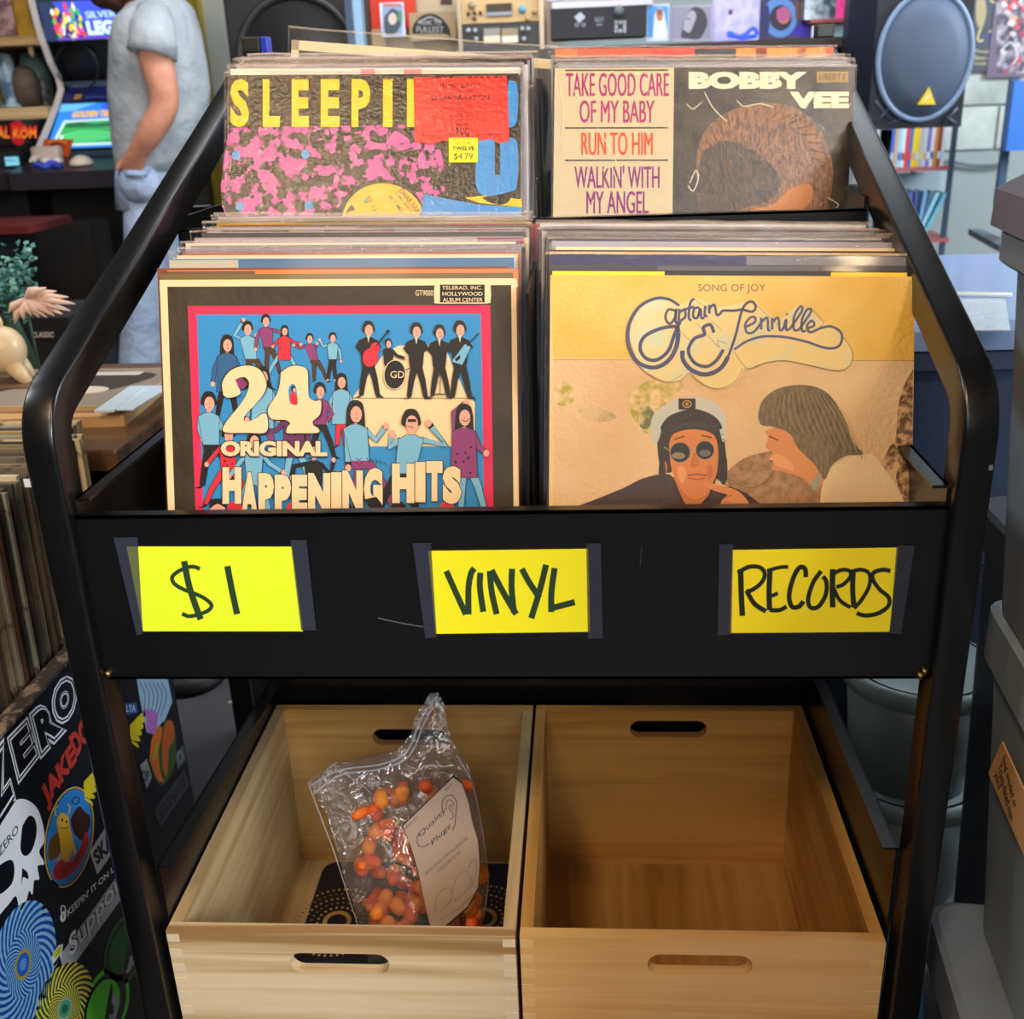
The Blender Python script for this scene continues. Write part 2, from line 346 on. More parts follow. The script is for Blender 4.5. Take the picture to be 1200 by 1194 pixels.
# fasteners and scuffs at the ends of the front panel
for px, py in ((127, 789), (1083, 786), (1078, 791)):
    p = atY(px, py, .7925); mb = MB(); mb.lathe(p, [(.0001, .004), (.0028, .0035), (.0034, 0), (.0034, -.001)], pm('#8a7a50', .35, 1), 12, (0, -1, 0)); mb.build('screw', rack)
mb = MB(); A = Art(mb, (0, .7935, 0), (0, -1, 0)); A.line([(443, 724), (470, 730), (505, 736)], 1.3, pm('#5c6068', .5), True)
mb.build('scratch', rack, fix=False)
mb = MB(); A = Art(mb, (0, .7935, 0), (0, -1, 0)); A.line([(752, 640), (750, 664)], .9, pm('#34383e', .5)); mb.build('scratch', rack, fix=False)
# chip of bare metal on the left bend
for x, px, py in ((XLo, 27, 566),(XRo, 1166, 548)):
    mb = MB(); p = atY(px + (5 if x < 0 else -5), py, YF - .0003); mb.box(p, (.005 if x < 0 else .003, .001, .007 if x < 0 else .004), pm('#c9ccd2' if x < 0 else '#7c828a', .4)); mb.build('paint_chip', rack)

# ================================================================== SIGNS
YS = .7925
def sign(corners, strokes, w_, label, base, tape):
    mb = MB(); pl = [atY(x, y, YS) for x, y in corners]
    e = empty('taped_sign', (pl[2] + pl[3]) / 2, label, 'sign', 'yellow paper signs taped along the front panel')
    mb.slab(*pl, (0, -.0004, 0), pm(base, .55)); mb.build('paper', e)
    mb = MB(); A = Art(mb, (0, YS - .0005, 0), (0, -1, 0), fin=lambda h: pm(h, .6))
    for s in strokes:
        if len(s) == 2 and isinstance(s[0], list): P, ww = s
        else: P, ww = s, w_
        A.line(P, ww, pm('#26432a' if base != '#ffee20' else '#1c2618', .5), len(P) > 2)
    mb.build('lettering', e, fix=False)
    for q in tape:
        mb = MB(); mb.slab(*[atY(x, y, YS - .0007) for x, y in q], (0, -.0001, 0), pm('#454c60', .22, alpha=.42, bump=(500, .5, .001))); mb.build('tape_strip', e)
def z(o, s, P): return [(o[0] + x / s, o[1] + y / s) for x, y in P]
o = (130, 620)
sign([(148.5, 640.3), (342.5, 640.5), (355, 739.5), (168, 739.5)], [
    (z(o, 4.8, [(500, 225), (470, 212), (430, 215), (375, 240), (345, 270), (355, 305), (400, 335), (450, 355), (520, 385), (565, 425), (550, 455), (500, 478), (440, 490), (400, 475)]), 4.6),
    (z(o, 4.8, [(412, 180), (435, 300), (462, 390), (505, 508)]), 7.4), (z(o, 4.8, [(655, 208), (680, 340), (710, 478)]), 7.4)], 7,
     'yellow paper sign reading $1 in green marker, taped to the black panel', '#eaff2e',
     [z(o, 4.8, [(15, 48), (150, 45), (270, 590), (145, 595)])[:2] + z(o, 4.8, [(180, 590), (145, 595)]), z(o, 4.8, [(1010, 62), (1100, 62), (1155, 568), (1070, 568)])])
o = (480, 620)
sign([(502, 645.5), (689.5, 643), (691.5, 740), (510.5, 742.5)], [(z(o, 5, P), 7.2) for P in (
    [(215, 245), (275, 380), (330, 500)], [(345, 500), (345, 350), (360, 260), (380, 230)], [(415, 255), (412, 340), (432, 485)], [(470, 245), (480, 360), (510, 498)],
    [(480, 240), (560, 390), (625, 498)], [(600, 232), (598, 350), (612, 490)], [(658, 232), (700, 310), (762, 402)], [(800, 208), (765, 350), (713, 522)], [(850, 228), (832, 360), (830, 485)], [(835, 462), (900, 445), (968, 427)])], 7,
     'yellow paper sign reading VINYL in dark marker, taped to the black panel', '#fdfd24',
     [z(o, 5, [(18, 82), (155, 80), (225, 632), (92, 638)])[:1] + z(o, 5, [(125, 81), (160, 634), (92, 638)]), z(o, 5, [(1035, 85), (1120, 82), (1132, 640), (1045, 640)])])
o = (830, 620)
sign([(858, 644.5), (1053, 641.5), (1042, 740), (855, 741.5)], [(z(o, 4.8, P), ww) for P, ww in (
    ([(182, 225), (185, 350), (192, 488)], 6.6), ([(165, 245), (230, 212), (290, 215), (318, 250), (300, 300), (250, 340), (215, 350)], 5), ([(215, 345), (260, 420), (325, 462)], 5.6),
    ([(348, 225), (342, 350), (345, 455)], 6.4), ([(330, 235), (400, 215), (450, 212)], 4.4), ([(335, 385), (392, 360)], 4.4), ([(345, 455), (400, 455), (440, 435)], 5),
    ([(548, 270), (545, 225), (515, 215), (480, 270), (455, 370), (470, 435), (510, 435), (535, 405)], 5.6),
    ([(635, 235), (590, 300), (562, 390), (575, 440), (620, 435), (660, 370), (665, 300), (645, 265)], 5.2),
    ([(700, 225), (698, 330), (700, 440)], 6.6), ([(690, 262), (740, 232), (790, 232), (800, 265), (760, 310), (720, 325)], 4.6), ([(705, 330), (740, 400), (800, 440)], 4.6),
    ([(815, 240), (812, 340), (820, 440)], 6.2), ([(800, 240), (860, 228), (905, 250), (905, 320), (860, 400), (820, 445)], 4.6),
    ([(1025, 235), (980, 228), (930, 245), (925, 280), (960, 335), (1015, 385), (1010, 435), (950, 475), (880, 485), (835, 472)], 5))], 6,
     'yellow paper sign reading RECORDS in dark marker, taped to the black panel', '#ffee20',
     [z(o, 4.8, [(62, 85), (140, 82), (130, 592), (52, 598)]), z(o, 4.8, [(1060, 92), (1160, 92), (1085, 588), (1020, 588)])])

# ================================================================== RECORDS
S = .315
FILM = film('clear_plastic', .03, .003, scale=110, strength=.8, dist=.0014, base=.07, rough=.12)
FILM_EE = [film('clear_plastic_rim', .1, .30, hx, scale=240, strength=1, dist=.004, rough=.2, base=.16) for hx in ('#f0dfc0', '#b8a08a', '#d8c0c0')]
FILM_E = film('clear_plastic_edge', .1, .16, '#d8c8b4', scale=240, strength=1, dist=.004, rough=.2, base=.16)
def frame_px(tl, tr, bl, br, Dt, Db):
    """plane of a front cover from the four visible corners and two depths"""
    a = atD(*tl, Dt); b = atD(*tr, Dt); c = atD(*bl, Db); d = atD(*br, Db)
    U = (b - a).normalized(); v = ((a + b) / 2 - (c + d) / 2); v = (v - U * v.dot(U)).normalized(); N = U.cross(v)  # N = towards viewer?
    if N.y > 0: N = -N
    return (a + b) / 2, U, v, N
def cover(name, F, mfront, medge, th=.0035, label=None, group=None, sleeve=0, w_=S, band=None, sl_col=None):
    """one record: cardboard cover (top-level mesh) and, where the photo shows it, a clear sleeve as its part"""
    Tm, U, v, N = F; mb = MB(); tl = Tm - U * w_ / 2; tr = Tm + U * w_ / 2; bl = tl - v * S; br = tr - v * S; bk = -N * th
    mb.add([tl, tr, br, bl, tl + bk, tr + bk, br + bk, bl + bk], [(0, 1, 2, 3)], mfront)
    mb.add([tl, tr, br, bl, tl + bk, tr + bk, br + bk, bl + bk], [(7, 6, 5, 4), (0, 4, 5, 1), (1, 5, 6, 2), (2, 6, 7, 3), (3, 7, 4, 0)], medge)
    return mb, (label, group, sleeve, F, w_, th)
def finish(mb, info, name='vinyl_record'):
    label, group, sleeve, F, w_, th = info; Tm, U, v, N = F
    o = mb.build(name, None, label, 'record', group, fix=False)
    if sleeve:
        s = MB(); e = .004; tp = sleeve * (.6 + .9 * ((int(abs(Tm.y) * 1e4) % 7) / 6)) if sleeve > .0045 else sleeve; a = Tm - U * (w_ / 2 + e) + v * tp + N * .0008; b = Tm + U * (w_ / 2 + e) + v * tp + N * .0008
        bl_, br_ = a - v * (S + tp), b - v * (S + tp); bk = -N * (th + .0016)
        # slightly wavy mouth
        n = 12; top_f = []; top_b = []
        for k in range(n + 1):
            q = a.lerp(b, k / n); wv = noise.noise(Vector((k * .9, Tm.y * 31, Tm.x * 7))) * .0024
            top_f.append(q + N * (abs(wv) * .35) + v * wv * .7); top_b.append(q + bk + v * wv * .5)
        s.add(top_f + [bl_.lerp(br_, k / n) for k in range(n + 1)], [(k, k + 1, n + 2 + k, n + 1 + k) for k in range(n)], FILM)
        s.add(top_b + [(bl_ + bk).lerp(br_ + bk, k / n) for k in range(n + 1)], [(k, k + 1, n + 2 + k, n + 1 + k) for k in range(n)], FILM)
        # folded rim along mouth and right edge catches light
        s.add([top_f[k] for k in range(n + 1)] + [top_f[k] - v * .0022 for k in range(n + 1)], [(k, k + 1, n + 2 + k, n + 1 + k) for k in range(n)], FILM_EE[int(abs(Tm.y) * 1e4) % 3])
        s.quad(b, b + bk, br_ + bk, br_, FILM_E); s.quad(a, a + bk, bl_ + bk, bl_, FILM_E)
        s.build('plastic_sleeve', o, fix=False)
    return o
def rot_about(vec, axis, ang): return Matrix.Rotation(ang, 3, axis) @ vec
CARD = ['#e9dcc0', '#d8c7a2', '#c8b187', '#efe6d2', '#b9a276']
def stack(F0, n, base_step, lean_end, items, where, jit=.004, base_rise=.0, zr=None, yaw_end=0):
    """records behind a front cover: bases step back, lean fades"""
    Tm, U, v, N = F0; base0 = Tm - v * S; lean0 = math.atan2(v.y, v.z); yaw0 = math.atan2(U.y, U.x); rnd = random.Random(hash(where) % 1000 if 0 else len(where) * 7 + n)
    for i in range(1, n + 1):
        t = i / n; lean = lean0 * (1 - t) + lean_end * t + rnd.uniform(-.006, .006) ; yaw = yaw0 + rnd.uniform(-.004, .004)
        it = items[(i - 1) % len(items)] if i <= len(items) else items[rnd.randrange(len(items))]
        col, edge, slv, dx, dz = (list(it) + [0, 0])[:5]
        U2 = Vector((math.cos(yaw), math.sin(yaw), U.z)).normalized()
        v2 = Vector((-math.sin(yaw) * math.sin(lean), math.cos(yaw) * math.sin(lean), math.cos(lean))); v2 = (v2 - U2 * v2.dot(U2)).normalized(); N2 = U2.cross(v2)
        if N2.y > 0: N2 = -N2
        b = base0 + Vector((0, base_step * i, base_rise * t)) + U2 * (dx + rnd.uniform(-jit, jit) * .5) + v2 * (dz + rnd.uniform(0, .0035))
        F = (b + v2 * S, U2, v2, N2)
        rgh = .5
        mf = col if not isinstance(col, str) else pm(col, rgh, coat=.2); me_ = pm(edge, .8, bump=(300, .4, .001))
        lab = f'{it[5] if len(it) > 5 else "record edge"}, {ORD[i - 1]} behind front of {where} stack'
        mb, info = cover('vinyl_record', F, mf, me_, .0038 if i % 3 else .0052, lab, f'records packed in the {where} stack', slv, S - rnd.uniform(0, .001))
        # printed strip near the top edge
        if len(it) > 6 and it[6]:
            tl = F[0] - U2 * S / 2
            for (u0, u1, c) in it[6]:
                a = tl + U2 * S * u0 + N2 * .0002; bq = tl + U2 * S * u1 + N2 * .0002
                mb.quad(a - v2 * .001, bq - v2 * .001, bq - v2 * .016, a - v2 * .016, pm(c, .5, coat=.2))
        finish(mb, info)

# ---- lower left front cover: pink framed cartoon sleeve
D24 = lambda h: pm(h, .5, coat=.12, crough=.3, spec=.25, cbump=(140, .25, .002), bump=(220, .12, .001))
F24 = frame_px((187, 328), (605, 326), (197, 600), (607, 600), .94, .958)
mb, info = cover('vinyl_record', F24, D24('#2a251d'), pm('#e0cfa8', .8), .005, 'record with pink-framed blue cartoon cover of dancers, front of the lower left stack', 'records packed in the lower left stack', 0)
A = Art(mb, F24[0], F24[3], fin=D24)
CR = '#f2d3a2'; PK = '#e02a55'; BL = '#2f8cc8'; LB = '#78b4d0'; SK = '#eea68f'; DK = '#1d1815'; PU = '#8c3a70'; RD = '#d92a3a'; BR = '#4a3524'
A.poly([(187, 328), (605, 326), (607, 336), (187, 338)], CR); A.poly([(187, 328), (197, 330), (206, 600), (197, 600)], CR); A.poly([(599, 330), (605, 328), (608, 600), (601, 600)], CR)
A.poly([(196, 336), (599, 334), (602, 605), (205, 605)], pm('#2c2110', .5, coat=.2, crough=.3, spec=.3, cbump=(140, .5, .002), mix=('#3c301c', 25, .35, .7)))
A.poly([(220, 358.5), (574.5, 357.5), (578.5, 605), (229.5, 605)], PK); A.poly([(230.5, 368.5), (563.5, 367.8), (567.5, 605), (238.5, 605)], BL)
A.text('GT9000', 487, 340, 507.5, 346.5, CR)
A.poly(catmull([(512, 333), (540, 332), (571, 332), (575, 336), (575, 352), (571, 355.5), (540, 355.5), (512, 355.5), (509, 352), (509, 336), (512, 333)], 3), CR); A.rect(515.5, 333.5, 568, 354.5, '#1d1a16')
A.text('TELERAD, INC.', 518, 335, 565, 340, CR, .015); A.text('HOLLYWOOD', 518.5, 342, 565.5, 346.5, CR, .03); A.text('ALBUM CENTER', 519, 349, 565.5, 353.7, CR, .015)
# stage
A.poly([(412, 468), (448, 417), (467, 405), (520, 404), (545, 460), (557, 472), (557.5, 523), (434, 523), (412, 468)], CR); A.line([(412, 466.5), (557, 466.8)], .8, DK); A.line([(545, 448), (557, 467), (557, 521)], .7, DK)
def fig(x, y, h, top, bot, hair=DK, skin=SK, arms=(0, 0), legs=(-.12, .12), lean=0, long_=False, skirt=False, legc=None, dots=None, shoe=DK, face=1):
    """cartoon figure: x,y = head centre, h = full height; arms = pairs of relative points"""
    hs = h * .085; sh = y + h * .17; hip = y + h * .50; ft = y + h * .93; lx = x + lean * h
    legc = legc or bot
    A.up()
    for l in legs:   # legs with knee
        kx = lx + l * h * .7; A.line([(lx + l * h * .25, hip), (kx, (hip + ft) / 2), (lx + l * h, ft)], [h * .085 + 1.2, h * .05 + 1.2], DK, up=False)
    A.up()
    for l in legs:
        kx = lx + l * h * .7; A.line([(lx + l * h * .25, hip), (kx, (hip + ft) / 2), (lx + l * h, ft)], [h * .085, h * .05], legc, up=False)
    A.up()
    for l in legs: A.poly([(lx + l * h - h * .02, ft - h * .02), (lx + l * h + h * .03, ft - h * .01), (lx + l * h + (h * .09 if l > 0 else -h * .09), ft + h * .03), (lx + l * h - h * .02, ft + h * .03)], shoe, up=False)
    A.up()
    for a in arms or []:
        if not a: continue
        side = 1 if a[0][0] > 0 else -1; P = [(x + side * h * .09, sh)] + [(x + px * h, y + py * h) for px, py in a]
        A.line(P, h * .05 + 1.2, DK, up=False)
    A.up()
    for a in arms or []:
        if not a: continue
        side = 1 if a[0][0] > 0 else -1; P = [(x + side * h * .09, sh)] + [(x + px * h, y + py * h) for px, py in a]
        A.line(P[:-1] + [((P[-1][0] * .8 + P[-2][0] * .2), (P[-1][1] * .8 + P[-2][1] * .2))], h * .05, top, up=False)
    A.up()
    for a in arms or []:
        if a: A.oval(x + a[-1][0] * h, y + a[-1][1] * h, h * .03, h * .035, skin, 8, up=False)
    A.up(); hw = hs * .95
    if long_: A.blob([(x - hw, y - hs * .4), (x - hw * .5, y - hs * 1.15), (x + hw * .5, y - hs * 1.15), (x + hw, y - hs * .4), (x + hw * 1.1, y + hs * 2.6), (x, y + hs * 2.2), (x - hw * 1.1, y + hs * 2.6)], hair)
    A.rect(x - h * .02, y, x + h * .02, sh, skin)
    A.up(); wq = .115 * h; hp = .085 * h if not skirt else .13 * h; hb = hip + (h * .12 if skirt else 0)
    body = [(x - wq, sh), (x - wq * .35, sh - h * .04), (x + wq * .35, sh - h * .04), (x + wq, sh), (lx + hp, hb), (lx - hp, hb)]
    A.poly([(p[0] + (.6 if p[0] > x else -.6), p[1] + (.5 if i > 3 else -.5)) for i, p in enumerate(body)], DK); A.poly(body, top)
    if not skirt: A.rect(lx - hp, hip - h * .02, lx + hp, hip + h * .05, bot)
    if dots:
        A.up()
        for k in range(9): A.oval(x + R.uniform(-.8, .8) * wq, sh + R.uniform(.05, .95) * (hb - sh), h * .012, h * .012, dots, 6, up=False)
    A.up(); hw = hs * .95
    A.blob([(x - hw, y - hs * .4), (x - hw * .5, y - hs * 1.2), (x + hw * .5, y - hs * 1.2), (x + hw, y - hs * .4), (x + hw * .95, y + hs * (1.2 if long_ else .5)), (x - hw * .95, y + hs * (1.2 if long_ else .5))], hair)
    A.oval(x + hw * .1 * face, y + hs * .35, hs * .66, hs * .95, skin, 12)
    A.line([(x + hw * .0, y + hs * .8), (x + hw * .4, y + hs * .78)], .5, DK); A.line([(x + hw * .1, y + hs * .1), (x + hw * .1, y + hs * .45)], .4, DK)
UPL = ((-.16, .05), (-.12, -.12)); UPR = ((.16, .05), (.12, -.12)); DNL = ((-.16, .33), (-.18, .52)); DNR = ((.16, .33), (.18, .52)); HLP = ((-.17, .34), (-.08, .46)); HRP = ((.17, .34), (.08, .46))
fig(266, 402, 92, '#2d5f8e', DK, arms=(DNL, DNR), long_=True, skirt=True, legc=DK)
fig(290, 384, 76, LB, BR, arms=(((-.2, .12), (-.06, -.12)), ((.17, .3), (.14, .12))), legs=(-.08, .3), lean=.06)
fig(311.5, 375, 66, PU, BR, arms=(DNL, ((.2, .2), (.28, .22))), legs=(-.04, .2), lean=.05)
fig(333.5, 387, 56, RD, RD, arms=(((-.2, .3), (-.24, .34)), ((.2, .25), (.34, .3))), legs=(-.34, .3), skirt=True, legc=LB, long_=True, dots=DK)
fig(363, 396, 54, PU, BR, arms=(((-.2, .22), (-.34, .16)), ((.14, .2), (.16, .12))), legs=(.0, .28), lean=.1)
fig(390, 395, 54, LB, DK, arms=(((-.2, .2), (-.28, .06)), DNR), legs=(-.1, .06), legc=DK, shoe=CR)
fig(400, 446, 82, LB, RD, arms=(HLP, HRP), legs=(-.06, .06), skirt=True, legc=RD, long_=True)
fig(375, 457, 84, PU, DK, arms=(HLP, HRP), legs=(-.1, .2))
fig(245, 470, 106, LB, DK, arms=(((-.1, .3), (-.06, .42)), ((.14, .3), (.22, .36))), legs=(-.1, .26), lean=.03)
fig(308, 440, 100, LB, PU, arms=(DNL, DNR), legs=(-.1, .14), skirt=True, long_=True)
fig(345, 474, 100, '#6a2f5e', LB, arms=(((-.2, .3), (-.42, .34)), DNR), legs=(-.1, .18), skirt=True, dots=DK)
fig(268, 508, 90, RD, RD, arms=(((-.2, .3), (-.28, .4)), ((.2, .3), (.25, .4))), legs=(-.3, .3), legc=RD, dots=DK)
fig(298, 515, 96, LB, LB, arms=(((-.22, .35), (-.3, .45)), ((.2, .3), (.36, .4))), legs=(-.2, .2))
fig(368, 528, 90, DK, DK, arms=(((-.25, .2), (-.28, .35)), ((.22, .3), (.26, .12))), legs=(-.2, .2))
# band on the stage
for bx, by, bh in ((432, 385, 84), (488, 387, 84), (515, 389, 80), (539, 385, 86)):
    fig(bx, by, bh, DK, DK, hair='#2c241d', arms=(((-.15, .25), (-.06, .36)), ((.15, .25), (.06, .3))), legs=(-.1, .13)); A.poly([(bx - 1.2, by + 9), (bx + 1.6, by + 9), (bx + .2, by + 17)], CR)
fig(455.5, 402, 50, DK, DK, hair='#2c241d', arms=(((.2, .3), (.4, .36)), None), legs=(0, .1)); A.line([(470, 437), (483, 430)], 1, DK)
A.oval(463, 439, 12.5, 17, DK, rot=.1); A.ring(463, 439, 12.5, 17, .9, CR, rot=.1); A.oval(464, 439, 10, 14.5, DK, rot=.1); A.text('GD', 458, 435, 474, 443, CR)
A.oval(434.5, 419, 9, 11, RD, rot=.2); A.oval(440, 408, 5.5, 6.5, RD); A.oval(434, 420, 3.5, 4, PK); A.line([(441, 406), (455, 389)], 1.6, DK); A.oval(455, 388.5, 2, 2, DK, 8)
A.poly([(529, 424), (545, 403), (552, 407), (542, 428)], LB); A.line([(529, 424), (545, 403), (552, 407), (542, 428), (529, 424)], .6, DK); A.line([(547, 406), (561, 391)], 1.3, DK); A.poly([(533, 421), (539, 416), (540, 420), (535, 424)], DK)
A.line([(516, 412), (516, 461)], .9, DK); A.line([(511, 462), (522, 462)], 1.4, DK)
# big front dancers
fig(417, 482, 120, LB, PU, arms=(((-.08, .25), (-.07, .55)), ((.2, .28), (.3, .14))), legs=(-.05, .32), lean=.05, long_=True, dots=None)
for k in range(5): A.line([(417, 536 + k * 6), (421, 539 + k * 6), (425, 536 + k * 6)], .7, DK); A.line([(430 + k * 5, 536 + k), (433 + k * 5, 541 + k)], .7, DK)
fig(482, 493, 128, LB, DK, arms=(((-.2, .24), (-.17, .12)), ((.32, .22), (.16, .02))), legs=(-.28, .12), lean=-.06)
A.rect(478, 491, 488, 494.5, DK); A.line([(477, 499.5), (484, 500)], .8, DK)
fig(544, 486, 118, PU, PU, arms=(((-.1, -.02), (.02, -.12)), ((.15, .32), (.22, .38))), legs=(-.03, .2), skirt=True, legc=LB, dots='#2c1530', long_=True)
A.line([(541, 492), (547, 494), (552, 489)], .9, DK)
# small heads along the bottom
for x_, c in ((256, SK), (276, RD), (345, RD), (468, DK), (524, RD), (404, DK)): A.oval(x_, 597, 9, 10, c if c != DK else '#2a1a18'); A.blob([(x_ - 9, 596), (x_ - 7, 585), (x_ + 7, 585), (x_ + 9, 594), (x_, 590)], DK) if c == SK else None
# 24 in fat swash numerals
def two(c, g):
    A.blob([(263 - g, 463), (262 - g, 448), (272 - g, 434 - g), (290, 428.5 - g), (305 + g, 433 - g), (313 + g, 447), (311 + g, 460), (300, 474), (288, 487 - g), (289, 494), (300, 491), (308, 485 - g), (314 + g, 487), (313 + g, 506 + g), (290, 507 + g), (264 - g, 506 + g), (266 - g, 495), (282, 475), (291, 460), (293, 448), (287, 442 + g), (280, 446), (281, 454), (283, 461 + g), (276, 465 + g), (268, 466 + g)], c)
def four(c, g):
    A.blob([(330 - g, 437), (340, 430 - g), (352, 429 - g), (361 + g, 434), (362 + g, 450), (363, 465), (370, 470), (377 + g, 470), (376 + g, 485 + g), (368, 493), (368, 498), (374 + g, 502), (373 + g, 507 + g), (350, 507.5 + g), (337 - g, 507 + g), (338 - g, 500), (341, 496), (335, 492 + g), (320, 491 + g), (315 - g, 483), (317 - g, 475), (325, 463), (329 - g, 450)], c)
for c, g in ((DK, 1.0), (CR, 0)): two(c, g); four(c, g)
A.blob([(340, 470), (339, 456), (343, 450), (347, 452), (349, 462), (348, 475)], BL); A.blob([(341, 473), (341, 462), (345, 460), (349, 464), (349, 474)], RD); A.oval(345, 456, 3, 4, DK, 10); A.oval(346, 457, 1.8, 2.5, SK, 8)
A.poly([(277, 445), (283, 442), (291, 450), (287, 456), (281, 455)], '#8a3266')
A.text('ORIGINAL', 259, 515.5, 385, 536, DK, .075); A.text('ORIGINAL', 260, 516.5, 384.5, 534.5, CR, .055)
A.poly([(265, 590), (265, 560)] + [(265, 560)], CR) if 0 else None
# wavy HAPPENING HITS
for t, (x0, x1, ya, yb) in zip('HAPPENINGHITS', [(262, 284, 547, 590), (284, 303, 553, 602), (304, 322, 554, 602), (323, 342, 556, 603), (343, 361, 556, 602), (362, 388, 554, 602), (389, 401, 553, 602), (402, 426, 551, 600), (427, 449, 548, 596), (460, 486, 543, 589), (487, 499, 541, 588), (500, 519, 540, 587), (519, 541, 546, 590)]):
    A.text(t, x0 - .8, ya - .8, x1 + .8, yb + .8, DK, .09); A.text(t, x0, ya, x1, yb, CR, .08)
    A.up(2)
finish(mb, info)

# ---- lower right front cover: yellow sleeve
DC = lambda h: pm(h, .48, coat=.12, crough=.3, bump=(300, .5, .0012))
FC = frame_px((645, 322), (1072, 324), (645, 597), (1068, 597), .92, .929)
mb, info = cover('vinyl_record', FC, DC('#e9c690'), pm('#d8c49a', .8), .005, 'record with yellow-topped cover of a bearded-free man in a sailor cap beside a long-haired woman, front of the lower right stack', 'records packed in the lower right stack', 0)
info = ('record with yellow-topped cover of a man in sailor cap, front of lower right stack',) + info[1:]
A = Art(mb, FC[0], FC[3], fin=DC); A.STEP = 1.2e-5
YG = pm('#e4ae34', .48, coat=.2, crough=.3, bump=(260, .6, .002), mix=('#eecb72', 12, .3, .75)); SAND = pm('#dcae78', .48, coat=.2, crough=.3, bump=(260, .6, .002), mix=('#e8c596', 12, .3, .7))
A.poly([(645, 322), (1072, 324), (1071, 422), (648, 420)], YG); A.poly([(648, 421), (1071, 423), (1068, 606), (648, 606)], SAND); A.line([(648, 421.5), (1070, 422.5)], .7, '#9a7a45')
GR = pm('#b3a336', .5, mix=('#ecc795', 110, .40, .62)); GR2 = pm('#6f7440', .5, mix=('#dcc080', 90, .45, .62))
A.blob([(650, 452), (662, 446), (671, 455), (672, 470), (660, 476), (650, 470)], GR); A.blob([(676, 480), (700, 478), (722, 488), (710, 494), (690, 492)], pm('#a98d62', .5, mix=('#dcb886', 30, .4, .6)))
A.blob([(740, 460), (760, 446), (790, 444), (800, 452), (785, 470), (770, 490), (760, 508), (748, 500), (738, 480)], GR); A.blob([(748, 480), (758, 474), (768, 488), (760, 502), (750, 500)], GR2)
BRK = pm('#6a4a30', .5, mix=('#d2a874', 190, .42, .62))
A.blob([(1070, 432), (1058, 455), (1052, 480), (1050, 510), (1046, 530), (1054, 545), (1050, 560), (1060, 590), (1068, 600), (1069, 540)], BRK); A.blob([(1032, 545), (1045, 520), (1052, 525), (1046, 548), (1036, 552)], BRK)
A.text('SONG OF JOY', 818, 333, 897, 344, '#8a4a1e')
# woman: sleeve and coat, hair, profile
FUR = pm('#b98a5e', .5, mix=('#8a6a48', 160, .35, .7))
A.blob([(848, 556), (870, 538), (895, 530), (915, 528), (925, 545), (960, 555), (965, 596), (900, 596), (860, 575)], FUR); A.line([(852, 560), (880, 572), (905, 556), (912, 532)], 1, '#7a5a38', True)
A.blob([(960, 596), (966, 560), (985, 540), (1010, 533), (1030, 540), (1062, 600), (1010, 604)], '#efcf9c')
A.blob([(896, 505), (925, 500), (960, 530), (970, 550), (958, 572), (940, 560), (915, 552), (905, 550), (906, 541), (901, 537), (905, 530), (897, 524), (900, 514)], '#dd8f55')
A.line([(903, 538), (914, 533)], 1.2, '#f4e6d0'); A.line([(902, 541), (915, 536)], .8, '#a43a22'); A.line([(901, 511), (912, 516)], 1.4, '#3a2a1c')
HAIRW = pm('#6e5c44', .5, coat=.1, bump=(300, .5, .0012), mix=('#8f7b5a', (500, 120, 120), .35, .7))
A.blob([(888, 488), (893, 470), (910, 456), (935, 451), (958, 454), (975, 466), (990, 492), (1000, 518), (1011, 532), (992, 534), (975, 545), (966, 562), (955, 545), (935, 525), (925, 508), (905, 500), (892, 498)], HAIRW)
A.blob([(950, 566), (958, 556), (963, 556), (958, 572), (953, 575)], '#a8a090')
# man: jacket, neck, face, hair, cap
JK = pm('#3c1f1c', .5, coat=.1, bump=(300, .5, .0012), mix=('#4c2a22', 14, .4, .7))
A.blob([(655, 600), (690, 588), (730, 572), (755, 560), (785, 556), (800, 575), (850, 570), (880, 582), (892, 604), (780, 606)], JK); A.line([(783, 560), (775, 580), (774, 600)], .8, '#241210', True); A.line([(838, 560), (866, 578), (880, 600)], .8, '#241210', True)
A.poly([(788, 560), (795, 552), (835, 552), (836, 575), (815, 596), (800, 590)], '#c9702e'); A.line([(788, 560), (800, 588), (812, 600)], 3, '#2a1412', True); A.line([(838, 560), (830, 584), (814, 600)], 3, '#2a1412', True)
HM = '#33251a'
A.blob([(770, 520), (775, 500), (790, 485), (810, 478), (832, 484), (846, 500), (850, 525), (851, 548), (845, 562), (836, 556), (838, 530), (790, 530), (788, 552), (776, 552), (772, 540)], HM)
A.blob([(784, 520), (790, 508), (812, 503), (834, 508), (841, 522), (841, 545), (838, 560), (828, 578), (815, 585), (802, 578), (791, 560), (786, 545)], '#d9803c')
A.oval(778, 548, 4, 8, '#c9702e', 12); A.blob([(815, 528), (820, 542), (815, 547), (809, 545)], '#c9702e'); A.line([(806, 557), (816, 556), (828, 557)], 1.8, '#a04a28', True); A.line([(806, 560), (818, 562), (826, 560)], 1, '#8a4020', True)
A.oval(797, 530, 12, 12, '#1c1a18'); A.oval(826, 527.5, 11, 11, '#1c1a18'); A.ring(797, 530, 12, 12, 1.1, '#a88a50'); A.ring(826, 527.5, 11, 11, 1.1, '#a88a50'); A.line([(808, 528), (816, 527)], 1.4, '#a88a50'); A.oval(795, 534, 8, 4, '#8a7a62', 14); A.oval(826, 531, 7, 4, '#6a6256', 14); A.line([(785, 528), (778, 524)], 1.2, '#a88a50')
A.blob([(762, 505), (764, 490), (775, 477), (792, 468), (815, 465), (838, 472), (850, 487), (852, 505), (847, 518), (842, 500), (835, 490), (815, 482), (792, 484), (778, 496), (772, 515), (766, 520)], '#c9c4b8')
